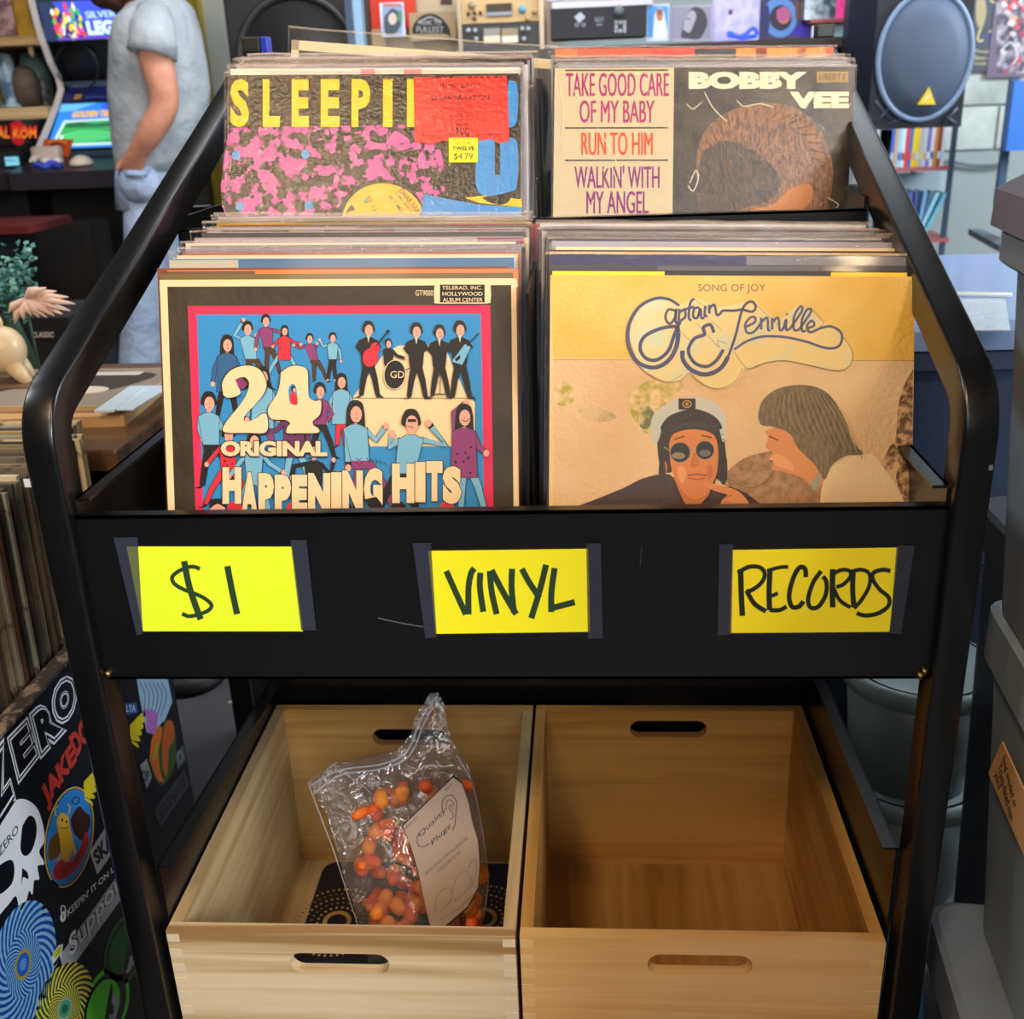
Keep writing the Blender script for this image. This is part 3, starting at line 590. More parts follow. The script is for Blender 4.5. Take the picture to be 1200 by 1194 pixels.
A.blob([(774, 500), (785, 487), (812, 479), (836, 487), (846, 500), (840, 503), (815, 494), (790, 498), (777, 512)], '#2c241e'); A.blob([(782, 508), (800, 496), (822, 495), (842, 502), (828, 500), (800, 502)], '#3a3230')
A.rect(795, 467, 815, 480, '#1c1814'); A.ring(805, 473.5, 5, 4, 1.4, '#c98a2a', 12); A.oval(805, 473.5, 2, 2, '#c98a2a', 8)
for k in range(26):
    t = k / 25; x0 = 912 + 62 * t; y0 = 458 + 14 * abs(t - .45); A.line([(x0, y0), (x0 - 4 + 20 * t, y0 + 20), (x0 - 2 + 34 * t, y0 + 32 + 22 * t), (x0 + 2 + 38 * t, y0 + 36 + 38 * t)], .5, '#a08a66' if k % 2 else '#4c3e2e', True)
for k in range(16):
    a_ = 3.3 + k * .19; A.line([(812 + 30 * math.cos(a_), 520 + 30 * math.sin(a_)), (812 + 38 * math.cos(a_), 520 + 36 * math.sin(a_))], .7, '#54402c')
A.blob([(772, 545), (777, 535), (780, 555), (777, 568), (772, 560)], HM); A.blob([(846, 540), (851, 535), (852, 558), (848, 568), (843, 560)], HM)
A.blob([(793, 548), (798, 546), (804, 553), (800, 566), (795, 560)], '#e59a58'); A.blob([(828, 546), (834, 545), (835, 556), (829, 562)], '#c9702e'); A.line([(790, 515), (802, 511)], 1.6, '#6a3c1c', True); A.line([(822, 510), (834, 513)], 1.6, '#6a3c1c', True); A.line([(813, 530), (811, 543), (815, 547)], 1, '#b05a28', True)
A.blob([(904, 535), (912, 532), (925, 540), (930, 552), (918, 549), (908, 545)], '#e8a266')
for k in range(9): A.line([(700 + k * 9, 596), (722 + k * 8, 580 - k)], .6, '#54302a')
# hand with a pointing finger
A.blob([(842, 596), (846, 586), (852, 580), (840, 576), (826, 570), (824, 566), (829, 565), (848, 570), (862, 574), (872, 582), (880, 596), (870, 602), (850, 604)], '#e0894a'); A.line([(850, 582), (858, 580)], .8, '#a0582a'); A.line([(846, 589), (856, 588)], .8, '#a0582a')
# script lettering: pale drop shape, outline then navy strokes
o = (720, 320); K = 4.286
def zz(P): return z(o, K, P)
SH = pm('#eccf8c', .48, bump=(300, .5, .0012), mix=('#c9d8bc', 45, .45, .75))
A.blob(zz([(75, 330), (90, 230), (150, 150), (250, 125), (330, 160), (400, 125), (520, 170), (640, 150), (700, 145), (820, 230), (930, 165), (1040, 245), (1090, 270), (1140, 320), (1190, 400), (1170, 470), (1110, 490), (1000, 465), (850, 440), (740, 455), (670, 480), (650, 480), (620, 540), (540, 580), (450, 560), (380, 500), (330, 535), (270, 548), (200, 520), (130, 470)]), SH)
for P in ([(120, 470), (200, 530), (270, 548), (340, 510)], [(385, 515), (450, 565), (530, 580), (610, 540), (640, 480)], [(600, 395), (668, 480), (760, 450), (860, 440), (1000, 470), (1110, 492), (1180, 465), (1195, 400), (1140, 310)], [(400, 130), (480, 190)], [(700, 150), (830, 270)], [(985, 175), (1045, 245), (1030, 270)], [(330, 290), (378, 335), (440, 300)], [(410, 250), (520, 370), (515, 340), (560, 355)], [(485, 240), (540, 290)]):
    A.line(zz(P), .6, '#8a6a3a', True)
NV = '#3f4368'; N2_ = '#55587c'
A.line(zz([(325, 165), (270, 132), (200, 130), (120, 175), (70, 270), (72, 370), (120, 450), (200, 475), (270, 440), (310, 370), (320, 300)]), [3.2, 5.5], NV, True)
A.line(zz([(320, 300), (310, 270), (230, 280), (150, 320), (128, 380), (160, 430), (215, 435), (270, 390), (300, 310), (330, 240)]), 4.2, NV, True)
for P in ([(305, 190), (270, 185), (255, 225), (275, 255), (300, 230), (310, 180), (305, 240), (320, 258)], [(325, 180), (320, 260)], [(325, 200), (350, 185), (355, 220), (330, 240)], [(400, 130), (380, 150), (372, 220), (385, 240)], [(345, 185), (400, 170)], [(425, 175), (400, 180), (395, 220), (415, 225), (430, 180), (435, 225), (450, 225)], [(455, 165), (452, 215), (465, 215)], [(475, 160), (475, 205)], [(475, 180), (500, 160), (512, 210), (530, 205), (545, 190), (600, 190), (640, 185), (690, 195), (708, 170), (690, 145), (660, 155), (635, 200), (605, 320), (570, 420)]):
    A.line(zz(P), 3.0, NV, True)
A.line(zz([(570, 420), (530, 480), (460, 510), (390, 490), (345, 440), (340, 390)]), 5.2, NV, True)
A.line(zz([(498, 300), (480, 260), (445, 275), (450, 310), (400, 330), (370, 390), (400, 450), (460, 470), (510, 440), (545, 385)]), 4, NV, True)
for P in ([(660, 270), (700, 250), (705, 225), (680, 225), (655, 260), (665, 300), (700, 295), (735, 250)], [(735, 225), (735, 285)], [(735, 250), (765, 225), (770, 285), (780, 285)], [(790, 225), (790, 285)], [(790, 250), (820, 225), (828, 285), (845, 280), (860, 235), (860, 285), (880, 280)], [(862, 205), (866, 212)], [(880, 280), (940, 190), (930, 170), (900, 220), (900, 285), (925, 285)], [(925, 285), (985, 195), (965, 185), (940, 235), (940, 290), (960, 290)], [(960, 280), (1000, 265), (990, 240), (965, 265), (980, 298), (1040, 275), (1090, 270), (1135, 300), (1138, 345), (1110, 375), (1050, 375), (960, 345), (850, 322), (740, 320), (660, 345), (600, 385)]):
    A.line(zz(P), 2.9, N2_, True)
finish(mb, info)

# ---- upper left front cover (in a clear sleeve)
PINK = pm('#c8509c', .6, coat=1, crough=.2, spec=.12, cbump=(260, 1, .0010), mix=('#231b12', 85, .47, .52)); DS = lambda h: pm(h, .6, coat=.9, crough=.2, spec=.12, cbump=(260, 1, .0009))
FS = frame_px((267, 88), (608, 86), (270, 250), (612, 252), 1.152, 1.149)
mb, info = cover('vinyl_record', FS, DS('#211d16'), pm('#d8c49a', .8), .005, 'record with pink speckled cover and red sticker, front of the upper left stack', 'records packed in the upper left stack', .004)
A = Art(mb, FS[0], FS[3], fin=DS); A.STEP = 3.5e-5
A.rect(267, 88, 610, 256, pm('#17130c', .6, coat=1, crough=.2, spec=.12, cbump=(260, 1, .0010), mix=('#2c2618', 120, .4, .6)))
A.blob([(268, 150), (330, 148), (420, 147), (520, 146), (500, 160), (521, 180), (521, 225), (505, 256), (395, 262), (268, 258)], PINK)
for x_, y_ in ((277, 182), (358, 181), (362, 241), (281, 242)): A.oval(x_, y_, 5, 5.5, '#3f95d2', 9)
YE = '#ffc814'
for t, x0, x1 in (('S', 270, 292), ('L', 308, 328), ('E', 342, 362), ('E', 376, 398), ('P', 412, 434), ('I', 449, 460), ('I', 477, 486)): A.text(t, x0, 93, x1, 149, YE, .045)
A.oval(447, 258, 52, 48, '#15120f', 40); A.oval(449, 259, 48, 44, '#f0b535', 40)
for k, t in enumerate(('DHAR BRAX', 'JUMP BACK', 'SET ME')):
    a = .9; x_, y_ = 472 - k * 7, 220 + k * 4; c, s = math.cos(a), math.sin(a); l = 40 - k * 8; h = 6.5 if k == 0 else 4
    A.text(t, 0, 0, 0, 0, '#3f5a5a' if k else '#2a2a20', .01, quad=[(x_, y_), (x_ + c * l, y_ + s * l), (x_ + c * l - s * h, y_ + s * l + c * h), (x_ - s * h, y_ + c * h)])
A.text('32 111', 0, 0, 0, 0, '#6a4a1a', 0, quad=[(433, 228), (444, 250), (440, 252), (429, 230)]); A.blob([(412, 240), (416, 246), (409, 248), (406, 254), (407, 246)], '#4a3a1a'); A.blob([(430, 232), (433, 236), (430, 239), (427, 236)], '#3a8a6a')
A.poly([(497, 228), (560, 240), (611, 243), (612, 256), (492, 258)], '#2f8fd6'); A.poly([(545, 232), (575, 229), (611, 234), (612, 243), (560, 238)], '#f2c320'); A.blob([(565, 232), (580, 228), (598, 232), (590, 240), (575, 238)], '#1a1712')
A.blob([(560, 165), (563, 160), (600, 162), (607, 175), (606, 215), (598, 225), (560, 225)], '#2f8fd6'); A.line([(583, 160), (583, 205)], 6, '#1a1712'); A.blob([(596, 95), (606, 100), (606, 140), (598, 150), (592, 140)], '#2f8fd6')
A.poly([(485, 91), (594, 89), (597, 165), (585, 169), (575, 163), (560, 166), (548, 164), (535, 168), (520, 165), (505, 170), (486, 166)], '#ee2b26')
for k in range(14): x_ = 497 + k * 7.4; A.rect(x_, 88.5, x_ + R.uniform(2, 7), 92.3, '#1a1210', False)
A.text('JUMP BACK', 515, 98, 564, 105, '#14080a', .035); A.text('(SET ME FREE)', 525, 106.5, 555, 109.5, '#3c1010'); A.text('DHAR BRAXTON', 506, 112, 573, 118, '#1c0f10', .03)
for k, t in enumerate(('Special Remix', 'Including Dance & Dub Remix', '3 Versions', 'R & B', 'Produced by', 'Prod & Mixed by Jhon Fair')): l = (12, 23, 8, 4, 14, 19)[k]; A.text(t, 541 - l, 123 + k * 3.3, 541 + l, 125.3 + k * 3.3, '#4c1212')
A.text('RVG', 534, 150, 550, 161, '#3c0f10', .03); A.text('PRINTED', 535, 145, 549, 149, '#3c0f10'); A.text('1974 BROADWAY NEW YORK', 494, 157.5, 530, 160, '#5c1414'); A.text('NEW YORK 10023', 558, 157, 588, 159.5, '#5c1414')
A.rect(526, 162, 560, 191, '#f6e21c'); A.text('IMPORTED DISCO', 530, 163, 556, 165.3, '#4a4a12'); A.text('28573.00', 534, 167, 551, 169.5, '#4a4a12'); A.text('TWELVE', 530, 172, 556, 177, '#2a5a1a', .04); A.text('$4.79', 532, 180, 554, 188.5, '#3a3f10', .01)
finish(mb, info)

# ---- upper right front cover (in a crinkled clear sleeve)
FB = frame_px((650, 82), (1002, 80), (648, 252), (990, 252), 1.13, 1.152)
DB = lambda h: pm(h, .55, coat=.3, crough=.15, spec=.2, cbump=(120, .8, .0015))
mb, info = cover('vinyl_record', FB, DB('#3a342c'), pm('#d8c49a', .8), .005, 'record with cream title column and bowed brown head, front of the upper right stack', 'records packed in the upper right stack', .004)
A = Art(mb, FB[0], FB[3], fin=DB); A.STEP = 1.5e-5
A.poly([(650, 80), (1002, 78), (992, 258), (648, 258)], pm('#2f271b', .5, coat=.5, crough=.14, spec=.2, cbump=(330, .8, .0007), mix=('#514432', 30, .4, .7)))
A.poly([(650, 80), (790, 79), (788, 258), (648, 258)], '#d6c39a')
for y_ in (79.5 + 3, 150, 188): A.line([(662, y_), (783, y_ - .3)], 2, '#5c5442')
A.text('TAKE GOOD CARE', 663, 85.5, 784, 113, '#b03068', .03); A.text('OF MY BABY', 679, 117.5, 767, 144, '#b03068', .03); A.text('RUN TO HIM', 681, 155, 765, 182, '#dd5226', .035)
A.text("WALKIN' WITH", 673, 194, 773, 220.5, '#8a3276', .03); A.text('MY ANGEL', 687, 224, 760, 250.5, '#8a3276', .03)
A.text('BOBBY', 807, 84, 946, 104.5, '#efdcb8', .07); A.text('VEE', 925, 107.5, 995, 127, '#efdcb8', .07); A.rect(957, 84, 994, 96.5, '#a8884c'); A.text('LIBERTY', 960, 86.5, 991, 94, '#4a3820', .02)
HB = pm('#94602f', .55, coat=.3, crough=.25, cbump=(330, .8, .0007), mix=('#4e321a', (420, 60, 150), .38, .66)); HB2 = pm('#5c4326', .6, coat=.3, crough=.25, cbump=(330, .8, .0007), mix=('#33271a', (420, 60, 150), .38, .62))
A.blob([(815, 200), (818, 172), (830, 148), (855, 130), (890, 121), (925, 124), (952, 140), (968, 165), (976, 200), (972, 235), (960, 256), (880, 262), (830, 258), (817, 235)], HB)
A.blob([(817, 205), (824, 178), (850, 165), (880, 175), (905, 195), (915, 215), (900, 235), (870, 245), (850, 256), (822, 254), (816, 230)], HB2)
for k in range(46):
    t = k / 45; a_ = 3.5 + 2.6 * t; x0, y0 = 893 + 60 * math.cos(a_), 196 + 58 * math.sin(a_); A.line([(x0, y0), (893 + 75 * math.cos(a_ + .12), 196 + 70 * math.sin(a_ + .12))], .7, '#b07a44' if k % 3 else '#5a3a1c')
for k in range(30): x0 = 826 + R.uniform(0, 78); y0 = 182 + R.uniform(0, 60); A.line([(x0, y0), (x0 + 5, y0 + 9)], .6, '#8a6238' if k % 2 else '#2a1f14')
A.blob([(868, 258), (880, 246), (905, 240), (925, 222), (948, 216), (952, 232), (940, 246), (925, 258)], '#c07a42')
WR = pm('#e8dcae', .3, coat=.5)
for P in ([(825, 108), (834, 125), (846, 138), (852, 142)], [(863, 118), (872, 125), (890, 122), (905, 126)], [(804, 122), (812, 128), (822, 120)], [(808, 215), (815, 200), (818, 210), (812, 224), (806, 218)], [(700, 150), (715, 175), (726, 200)], [(970, 232), (982, 240), (978, 246), (990, 252)], [(655, 95), (660, 130), (657, 170)], [(668, 100), (680, 118)], [(706, 200), (716, 196), (722, 210)]):
    A.line(P, .9, WR, True)
finish(mb, info)

# ---- the records behind
SLV = .0055
a_ = 'gold-speckled dark sleeve edge'; 
LL = [('#6b5a2c', '#8a7440', 0, -.003, 0, 'gold-flecked dark record cover'), ('#e07a38', '#a8552a', 0, 0, .001, 'orange-topped record cover', [(.0, .25, '#6a4636')]), ('#7a3f22', '#5a3a2a', 0, -.01, .0, 'rust-brown record cover'), ('#b4322a', '#8a2a22', 0, -.008, -.002, 'red-spined record cover'),
      ('#4b6f94', '#c9b48c', 0, -.004, .002, 'blue-topped record cover', [(.0, .2, '#b8b6a0')]), ('#cfd6d8', '#d8cbb0', SLV, -.005, 0, 'white-topped record, sleeved', [(.1, .6, '#6fa3c4')]), ('#d9c7a0', '#e9dcc0', 0, -.004, 0, 'cream worn record cover'),
      ('#b86a3c', '#caa46c', SLV, 0, 0, 'orange-brown record, sleeved'), ('#a89cae', '#c9bca8', SLV, .001, 0, 'grey-lilac record, sleeved'), ('#d8c9a8', '#e9dcc0', SLV, 0, 0, 'beige record, sleeved'),
      ('#3c5866', '#7a6a54', 0, .002, .001, 'dark teal record cover', [(.6, .95, '#8a8a80')]), ('#efe0bc', '#f2e6cc', 0, -.006, 0, 'pale cream record cover'), ('#a79a9c', '#cdbda4', SLV, 0, 0, 'grey record, sleeved', [(.86, 1, '#8a3a52')]),
      ('#ead6a6', '#f0e2c2', 0, .003, 0, 'cream-edged record cover'), ('#4a4038', '#8a7a60', 0, .0, .001, 'black-topped record cover'), ('#bfb0b2', '#d4c4ac', SLV, .004, 0, 'pinkish grey record, sleeved'),
      ('#c9bdb8', '#dccdb4', SLV, .004, .001, 'pale record with dark and red bars, sleeved', [(.04, .25, '#3a3348'), (.36, .58, '#a83226'), (.78, .95, '#b2392c')]), ('#c8bcbc', '#d8c8b0', SLV, .002, 0, 'lilac-grey record, sleeved'), ('#9c2a22', '#8a2018', 0, .013, -.002, 'red record cover sticking out to the right'),
      ('#d9b52e', '#dcc884', SLV, .004, .001, 'yellow-topped record, sleeved', [(.3, 1, '#cdbf98')]), ('#d6ccc4', '#e4d8c4', SLV, .003, 0, 'whitish record, sleeved'), ('#e4dccc', '#efe6d4', SLV, .004, .002, 'white record, sleeved')]
stack(F24, 22, .0094, .13, LL, 'lower left', base_rise=.023)
LR = [('#1f1c1a', '#8d8a7c', 0, .002, 0, 'black-topped record cover', [(.0, .31, '#f2d21c'), (.77, .98, '#f2cf1c')]), ('#3c3c44', '#6a6870', 0, -.001, .0006, 'dark record cover with printed line', [(.3, .75, '#5a5a5e')]), ('#2b2356', '#bda886', SLV * .3, -.002, .006, 'navy purple record cover', [(.55, 1, '#77757a')]), ('#8a8c92', '#cdb894', 0, .001, .002, 'worn grey record cover'),
      ('#3a2a20', '#b5926a', 0, -.004, .001, 'dark brown worn record cover'), ('#c99a5c', '#d9b98a', 0, -.003, .001, 'tan record cover'), ('#4a2c24', '#c9a878', 0, -.003, 0, 'brown-edged record cover'), ('#e2cda2', '#e9dcc0', 0, .003, 0, 'cream worn record cover'),
      ('#a29aa2', '#b8aa9a', SLV, -.004, .003, 'grey record, sleeved'), ('#b6a896', '#c8b89c', SLV, -.006, .002, 'taupe record, sleeved'), ('#9c9298', '#b8aa9a', SLV, -.008, .003, 'lilac-grey record, sleeved'), ('#6a1f22', '#8a3a2a', 0, -.006, .001, 'dark red record cover'),
      ('#e6d9be', '#efe2c8', SLV, -.006, 0, 'cream record, sleeved'), ('#b9afae', '#cdc0b0', SLV, -.012, 0, 'grey record, sleeved'), ('#d6c8ae', '#e2d6c0', SLV, -.014, .0, 'beige record, sleeved'), ('#c4b9b4', '#d8ccbc', SLV, -.016, .001, 'pale grey record, sleeved'), ('#d8cfc4', '#e8dccb', SLV, -.018, .001, 'whitish record, sleeved')]
stack(FC, 17, .0105, .16, LR, 'lower right', base_rise=.011)
UL = [('#e4dcc8', '#e6d6b4', 0, .0, .001, 'cream record cover with pink marks', [(.45, .5, '#d88a8a'), (.6, .66, '#d88a8a')]), ('#c8bcb4', '#dccfbe', SLV, -.001, 0, 'grey record, sleeved'), ('#dcc9a0', '#e9dcc0', SLV, .003, 0, 'tan-topped record, sleeved'), ('#b2a8b0', '#c9bdb0', SLV, .002, .001, 'lilac record, sleeved'),
      ('#dcd4cc', '#e9e0d2', SLV, .005, 0, 'white record, sleeved'), ('#d6b98a', '#e0cca4', SLV, .004, .001, 'honey-coloured record, sleeved'), ('#b8b4c0', '#d0cad0', SLV, .008, .001, 'bluish grey record, sleeved'), ('#e2d6bc', '#efe6d2', SLV, .006, 0, 'cream record, sleeved'), ('#c4b8b0', '#dccfbe', SLV, .01, .002, 'grey beige record, sleeved'), ('#d0c6c0', '#e4dacc', SLV, .012, .0, 'pale record, sleeved')]
stack(FS, 10, .0105, .20, UL, 'upper left', base_rise=-.004)
UR = [('#cbb98a', '#d8c8a0', SLV, -.001, 0, 'sand-coloured record, sleeved'), ('#a8a49c', '#c4beb0', SLV, .001, 0, 'grey record, sleeved'), ('#b2b0b4', '#c8c4c4', SLV, .001, .001, 'silvery record, sleeved'), ('#c6b4a8', '#d8c8b8', SLV, 0, 0, 'pink-grey record, sleeved'), ('#c8ccd2', '#dcdcdc', SLV, .002, 0, 'pale blue record, sleeved'), ('#b8b4ac', '#d0cabc', SLV, .0, .001, 'warm grey record, sleeved'),
      ('#d0d2d6', '#e4e2de', SLV, .0, .0, 'white record, sleeved'), ('#d4582c', '#e0803a', SLV * .4, -.004, .011, 'orange-topped record', [(.0, .08, '#e07a3a'), (.35, .5, '#d2402a'), (.5, .65, '#2c2624'), (.65, .97, '#ee9430'), (.72, .76, '#a83a26'), (.87, .9, '#a83a26')]), ('#c4c6d6', '#dcdce4', SLV, -.008, .003, 'lavender record, sleeved')]
stack(FB, 9, .0125, .17, UR, 'upper right', base_rise=.008)
# loose record standing crooked at the back of the upper left stack
Tm = (atY(338, 38, 1.375) + atY(632, 60, 1.375)) / 2; U = (atY(632, 60, 1.375) - atY(338, 38, 1.375)).normalized(); v = Vector((0, .12, 1)); v = (v - U * v.dot(U)).normalized(); N = U.cross(v); N = N if N.y < 0 else -N
Tm = atY(338, 38, 1.375) + U * (S / 2 + .004) - v * .008
mb, info = cover('vinyl_record', (Tm, U, v, N), pm('#4a4642', .5), pm('#e4d4b0', .8), .004, 'sleeved record standing crooked at the very back of the upper left stack', 'records packed in the upper left stack', .01)
tl = Tm - U * S / 2 + N * .0003; tr = Tm + U * S / 2 + N * .0003
mb.quad(tl, tr, tr - v * .011, tl - v * .011, pm('#ecd9ae', .6)); mb.quad(tl, tl + U * .009, tl + U * .009 - v * .2, tl - v * .2, pm('#ecd9ae', .6)); finish(mb, info)

# ================================================================== WOODEN CRATES
def crate(x0, x1, y0, y1, zt, zb, woods, label, fj, slots):
    wf, ws, wb, wk = woods; t = .0125; e = empty('wooden_crate', ((x0 + x1) / 2, (y0 + y1) / 2, zb), label, 'crate', 'pale wooden crates side by side on the bottom shelf')
    def wall(pts_o, u, v, n, m, slot, name):
        mb = MB(); W = x1 - x0; H = zt - zb; out = [(0, 0), (W, 0), (W, H), (0, H)] if u.x else [(0, 0), (y1 - y0 - 2 * t, 0), (y1 - y0 - 2 * t, H), (0, H)]; holes = []
        if slot:
            cx, cz, hw, hr = slot; h = []
            for k in range(9): a = math.radians(-90 + 180 * k / 8); h.append((cx - x0 + hw - hr + hr * math.cos(a), cz - zb + hr * math.sin(a)))
            for k in range(9): a = math.radians(90 + 180 * k / 8); h.append((cx - x0 - hw + hr + hr * math.cos(a), cz - zb + hr * math.sin(a)))
            holes = [h]
        mb.prism(out, holes, pts_o, u, v, n, t, m); return mb.build(name, e)
    wall(V(x0, y0, zb), V(1, 0, 0), V(0, 0, 1), V(0, 1, 0), wf, slots[0], 'front_wall'); wall(V(x0, y1 - t, zb), V(1, 0, 0), V(0, 0, 1), V(0, 1, 0), wk, slots[1], 'back_wall')
    wall(V(x0, y0 + t, zb), V(0, 1, 0), V(0, 0, 1), V(1, 0, 0), ws, None, 'side_wall'); wall(V(x1 - t, y0 + t, zb), V(0, 1, 0), V(0, 0, 1), V(1, 0, 0), ws, None, 'side_wall')
    mb = MB(); mb.span((x0 + t, y0 + t, zb + .006), (x1 - t, y1 - t, zb + .014), wb); mb.build('bottom_board', e)
    h = .0093
    for xa in (x0, x1 - t):
        for k in range(14):
            za = zt - .004 - h * 2 * k
            if za - h < zb: break
            mb = MB(); mb.span((xa + .0002, y0 - .00035, za - h), (xa + t, y0 + .003, za), fj); mb.build('finger_joint', e)
    return e
W1x = wood('pale_wood_front', '#dfcbaa', '#9b7a50', 0, .45, 1.0, '#cdb48e'); W1y = wood('pale_wood_side', '#cbb185', '#a5865a', 1, .45, 1.0)  # side wood darkened, the shade on the left wall is in its colour
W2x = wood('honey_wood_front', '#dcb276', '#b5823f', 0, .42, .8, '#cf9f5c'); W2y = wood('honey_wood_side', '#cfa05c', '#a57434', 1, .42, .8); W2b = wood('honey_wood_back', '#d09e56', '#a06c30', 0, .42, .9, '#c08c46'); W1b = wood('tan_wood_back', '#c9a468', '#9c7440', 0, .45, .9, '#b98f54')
zc, zb = -.7576, -1.0185
s1f = atY(397.5, 1129, .7988); s1b = atY(480, 863.5, 1.2); s2f = atY(820, 1131, .7988); s2b = atY(783, 854, 1.2)
crate(-.4177, -.0727, .7988, 1.2119, zc, zb, (W1x, W1y, W1y, W1b), 'pale whitish wooden crate on the left of the bottom shelf, holding the bag of earplugs', pm('#dccbb0', .5), ((s1f.x, s1f.z, .050, .0125), (s1b.x, s1b.z, .050, .0125)))
crate(-.0684, .2766, .7988, 1.2119, zc, zb, (W2x, W2y, W2y, W2b), 'empty honey-coloured wooden crate on the right of the bottom shelf', pm('#d9b57c', .5), ((s2f.x, s2f.z, .050, .0125), (s2b.x, s2b.z, .050, .0125)))
CF = zb + .0141
# dark printed mat in the left crate
mb = MB(); mx0, mx1, my0, my1 = -.372, -.095, .825, 1.192; rr = .02; P = []
for cx, cy, a0 in ((mx1 - rr, my1 - rr, 0), (mx0 + rr, my1 - rr, 90), (mx0 + rr, my0 + rr, 180), (mx1 - rr, my0 + rr, 270)):
    for k in range(5): a = math.radians(a0 + 22.5 * k); P.append((cx + rr * math.cos(a), cy + rr * math.sin(a)))
mb.prism(P, [], V(0, 0, CF + .0004), V(1, 0, 0), V(0, 1, 0), V(0, 0, 1), .003, pm('#15172a', .5))
A = Art(mb, (0, 0, CF + .0035), (0, 0, 1), fmap=lambda x, y: Vector((x, y, CF + .0035)))
for px_ in ((395, 1086), (566, 1082)):
    cx, cy, _z = atZ(px_[0], px_[1] - 4, CF)
    A.ring(cx, cy, .016, .016, .006, '#b9985a'); A.up()
    for ring_ in range(3, 8):
        n = ring_ * 7
        for k in range(n): a = 2 * math.pi * k / n + ring_ * .1; r_ = ring_ * .0085; A.oval(cx + r_ * math.cos(a), cy + r_ * math.sin(a), .0018, .0018, '#c9ab6c' if ring_ % 2 else '#8a7a5a', 6, up=False)
mb.build('printed_mat', None, 'dark navy mat with gold dotted rings lying in the bottom of the left crate', 'mat', fix=False)

# ================================================================== BAG OF EARPLUGS
rows = [(1128, 432, 556, .048, 1.00), (1095, 424, 562, .052, 1.01), (1070, 417, 569, .055, 1.02), (1040, 406, 573, .055, 1.035), (1000, 396, 570, .050, 1.05), (960, 385, 563, .045, 1.07), (935, 372, 559, .036, 1.085), (915, 361, 554, .026, 1.095), (896, 392, 548, .016, 1.105), (880, 465, 538, .008, 1.115), (860, 482, 527, .005, 1.125), (840, 486, 523, .004, 1.135), (824, 497, 520, .002, 1.142), (812, 504, 514, .001, 1.148)]
def bagpt(t, s_, side):
    i = min(int(t), len(rows) - 2); f = t - i; a, b = rows[i], rows[i + 1]; py, l, r, bu, yy = [a[k] * (1 - f) + b[k] * f for k in range(5)]
    px = l * (1 - s_) + r * s_; p = atY(px, py, yy); nz = noise.noise(Vector((s_ * 5.5, t * .9, side * 9))) * .008 * min(1, bu / .03) + noise.noise(Vector((s_ * 13, t * 2.3, side * 5))) * .0035 * min(1, bu / .02 + .2)
    off = math.sin(math.pi * min(max(s_, 0), 1)) ** .7 * bu + nz * (math.sin(math.pi * s_))
    p = p + Vector((0, -1, .2)).normalized() * off * (1 if side > 0 else -.35)
    p.z = max(p.z, CF + .006); p.y = min(p.y, 1.19); return p
nt_, ns_ = 52, 22
BAG = film('bag_plastic', .3, .10, '#cfd2da', scale=26, strength=.9, dist=.008, rough=.1, base=.22)
bag = empty('plastic_bag', (-.24, 1.04, CF + .003), 'clear zip bag of orange foam earplugs with a hand-lettered label, leaning in the left crate', 'bag')
mb = MB()
for side in (1, -1):
    vs = [bagpt(len(rows) - 1.001 if i == nt_ else (len(rows) - 1) * i / nt_, k / ns_, side) for i in range(nt_ + 1) for k in range(ns_ + 1)]
    mb.add(vs, [(i * (ns_ + 1) + k, i * (ns_ + 1) + k + 1, (i + 1) * (ns_ + 1) + k + 1, (i + 1) * (ns_ + 1) + k) for i in range(nt_) for k in range(ns_)], BAG, True)
mb.build('bag_film', bag, fix=False)
mb = MB()
for P in ([(362, 922), (385, 908), (405, 901), (440, 897), (468, 888), (482, 872), (490, 850), (500, 832), (511, 818)], [(366, 932), (388, 914), (408, 906), (442, 902), (472, 892), (486, 876), (494, 854), (503, 836), (513, 822)]):
    mb.tube([atY(x, y, 1.128 - .035 * (y - 812) / 110 - .028) for x, y in catmull(P, 3)], .0010, pm('#dfe6f2', .25, alpha=.55), 6)
mb.build('zip_seal', bag)
mb = MB()
for P in ([(361, 917), (375, 955), (392, 1000), (408, 1050), (420, 1085)], [(395, 893), (380, 905), (372, 930)], [(402, 905), (430, 925), (450, 950)], [(535, 885), (552, 915), (563, 960), (572, 1030), (566, 1075)]):
    mb.tube([atY(x, y, 1.14 - .13 * (y - 812) / 310 - .012) for x, y in catmull(P, 4)], .0006, pm('#e8eef8', .2, alpha=.5), 5)
mb.build('crease', bag)
# label
mb = MB(); LQ = [(472, 968), (531, 911), (541, 918), (549, 940), (553, 962), (560, 985), (562, 1012), (560, 1040), (548, 1062), (520, 1086), (505, 1088), (498, 1060), (490, 1020), (481, 990)]
n_l = Vector((.30, -1, .32)).normalized(); o_l = atY(512, 1000, .985)
A = Art(mb, o_l, n_l, fin=lambda h: pm(h, .6)); A.STEP = 6e-5
A.poly([(x + (x - 520) * .03, y + (y - 1000) * .03) for x, y in LQ], '#3a2c28'); A.poly(LQ, pm('#b8a394', .6, bump=(60, .2, .003)))  # paper colour lowered to carry the shade inside the crate
tq = lambda x, y, l, h, a=-.72: [(x, y), (x + l * math.cos(a), y + l * math.sin(a)), (x + l * math.cos(a) - h * math.sin(a) * .35, y + l * math.sin(a) + h * math.cos(a) * 1.3), (x - h * math.sin(a) * .35, y + h * math.cos(a) * 1.3)]
A.text('Quality', 0, 0, 0, 0, '#2a2a3a', 0, quad=tq(490, 976, 44, 8, -.78)); A.text('Plugz', 0, 0, 0, 0, '#2a2a3a', 0, quad=tq(505, 985, 31, 8, -.78))
A.line([(493, 974), (489, 980), (490, 990), (497, 992), (503, 988)], .9, '#2a2a3a', True)

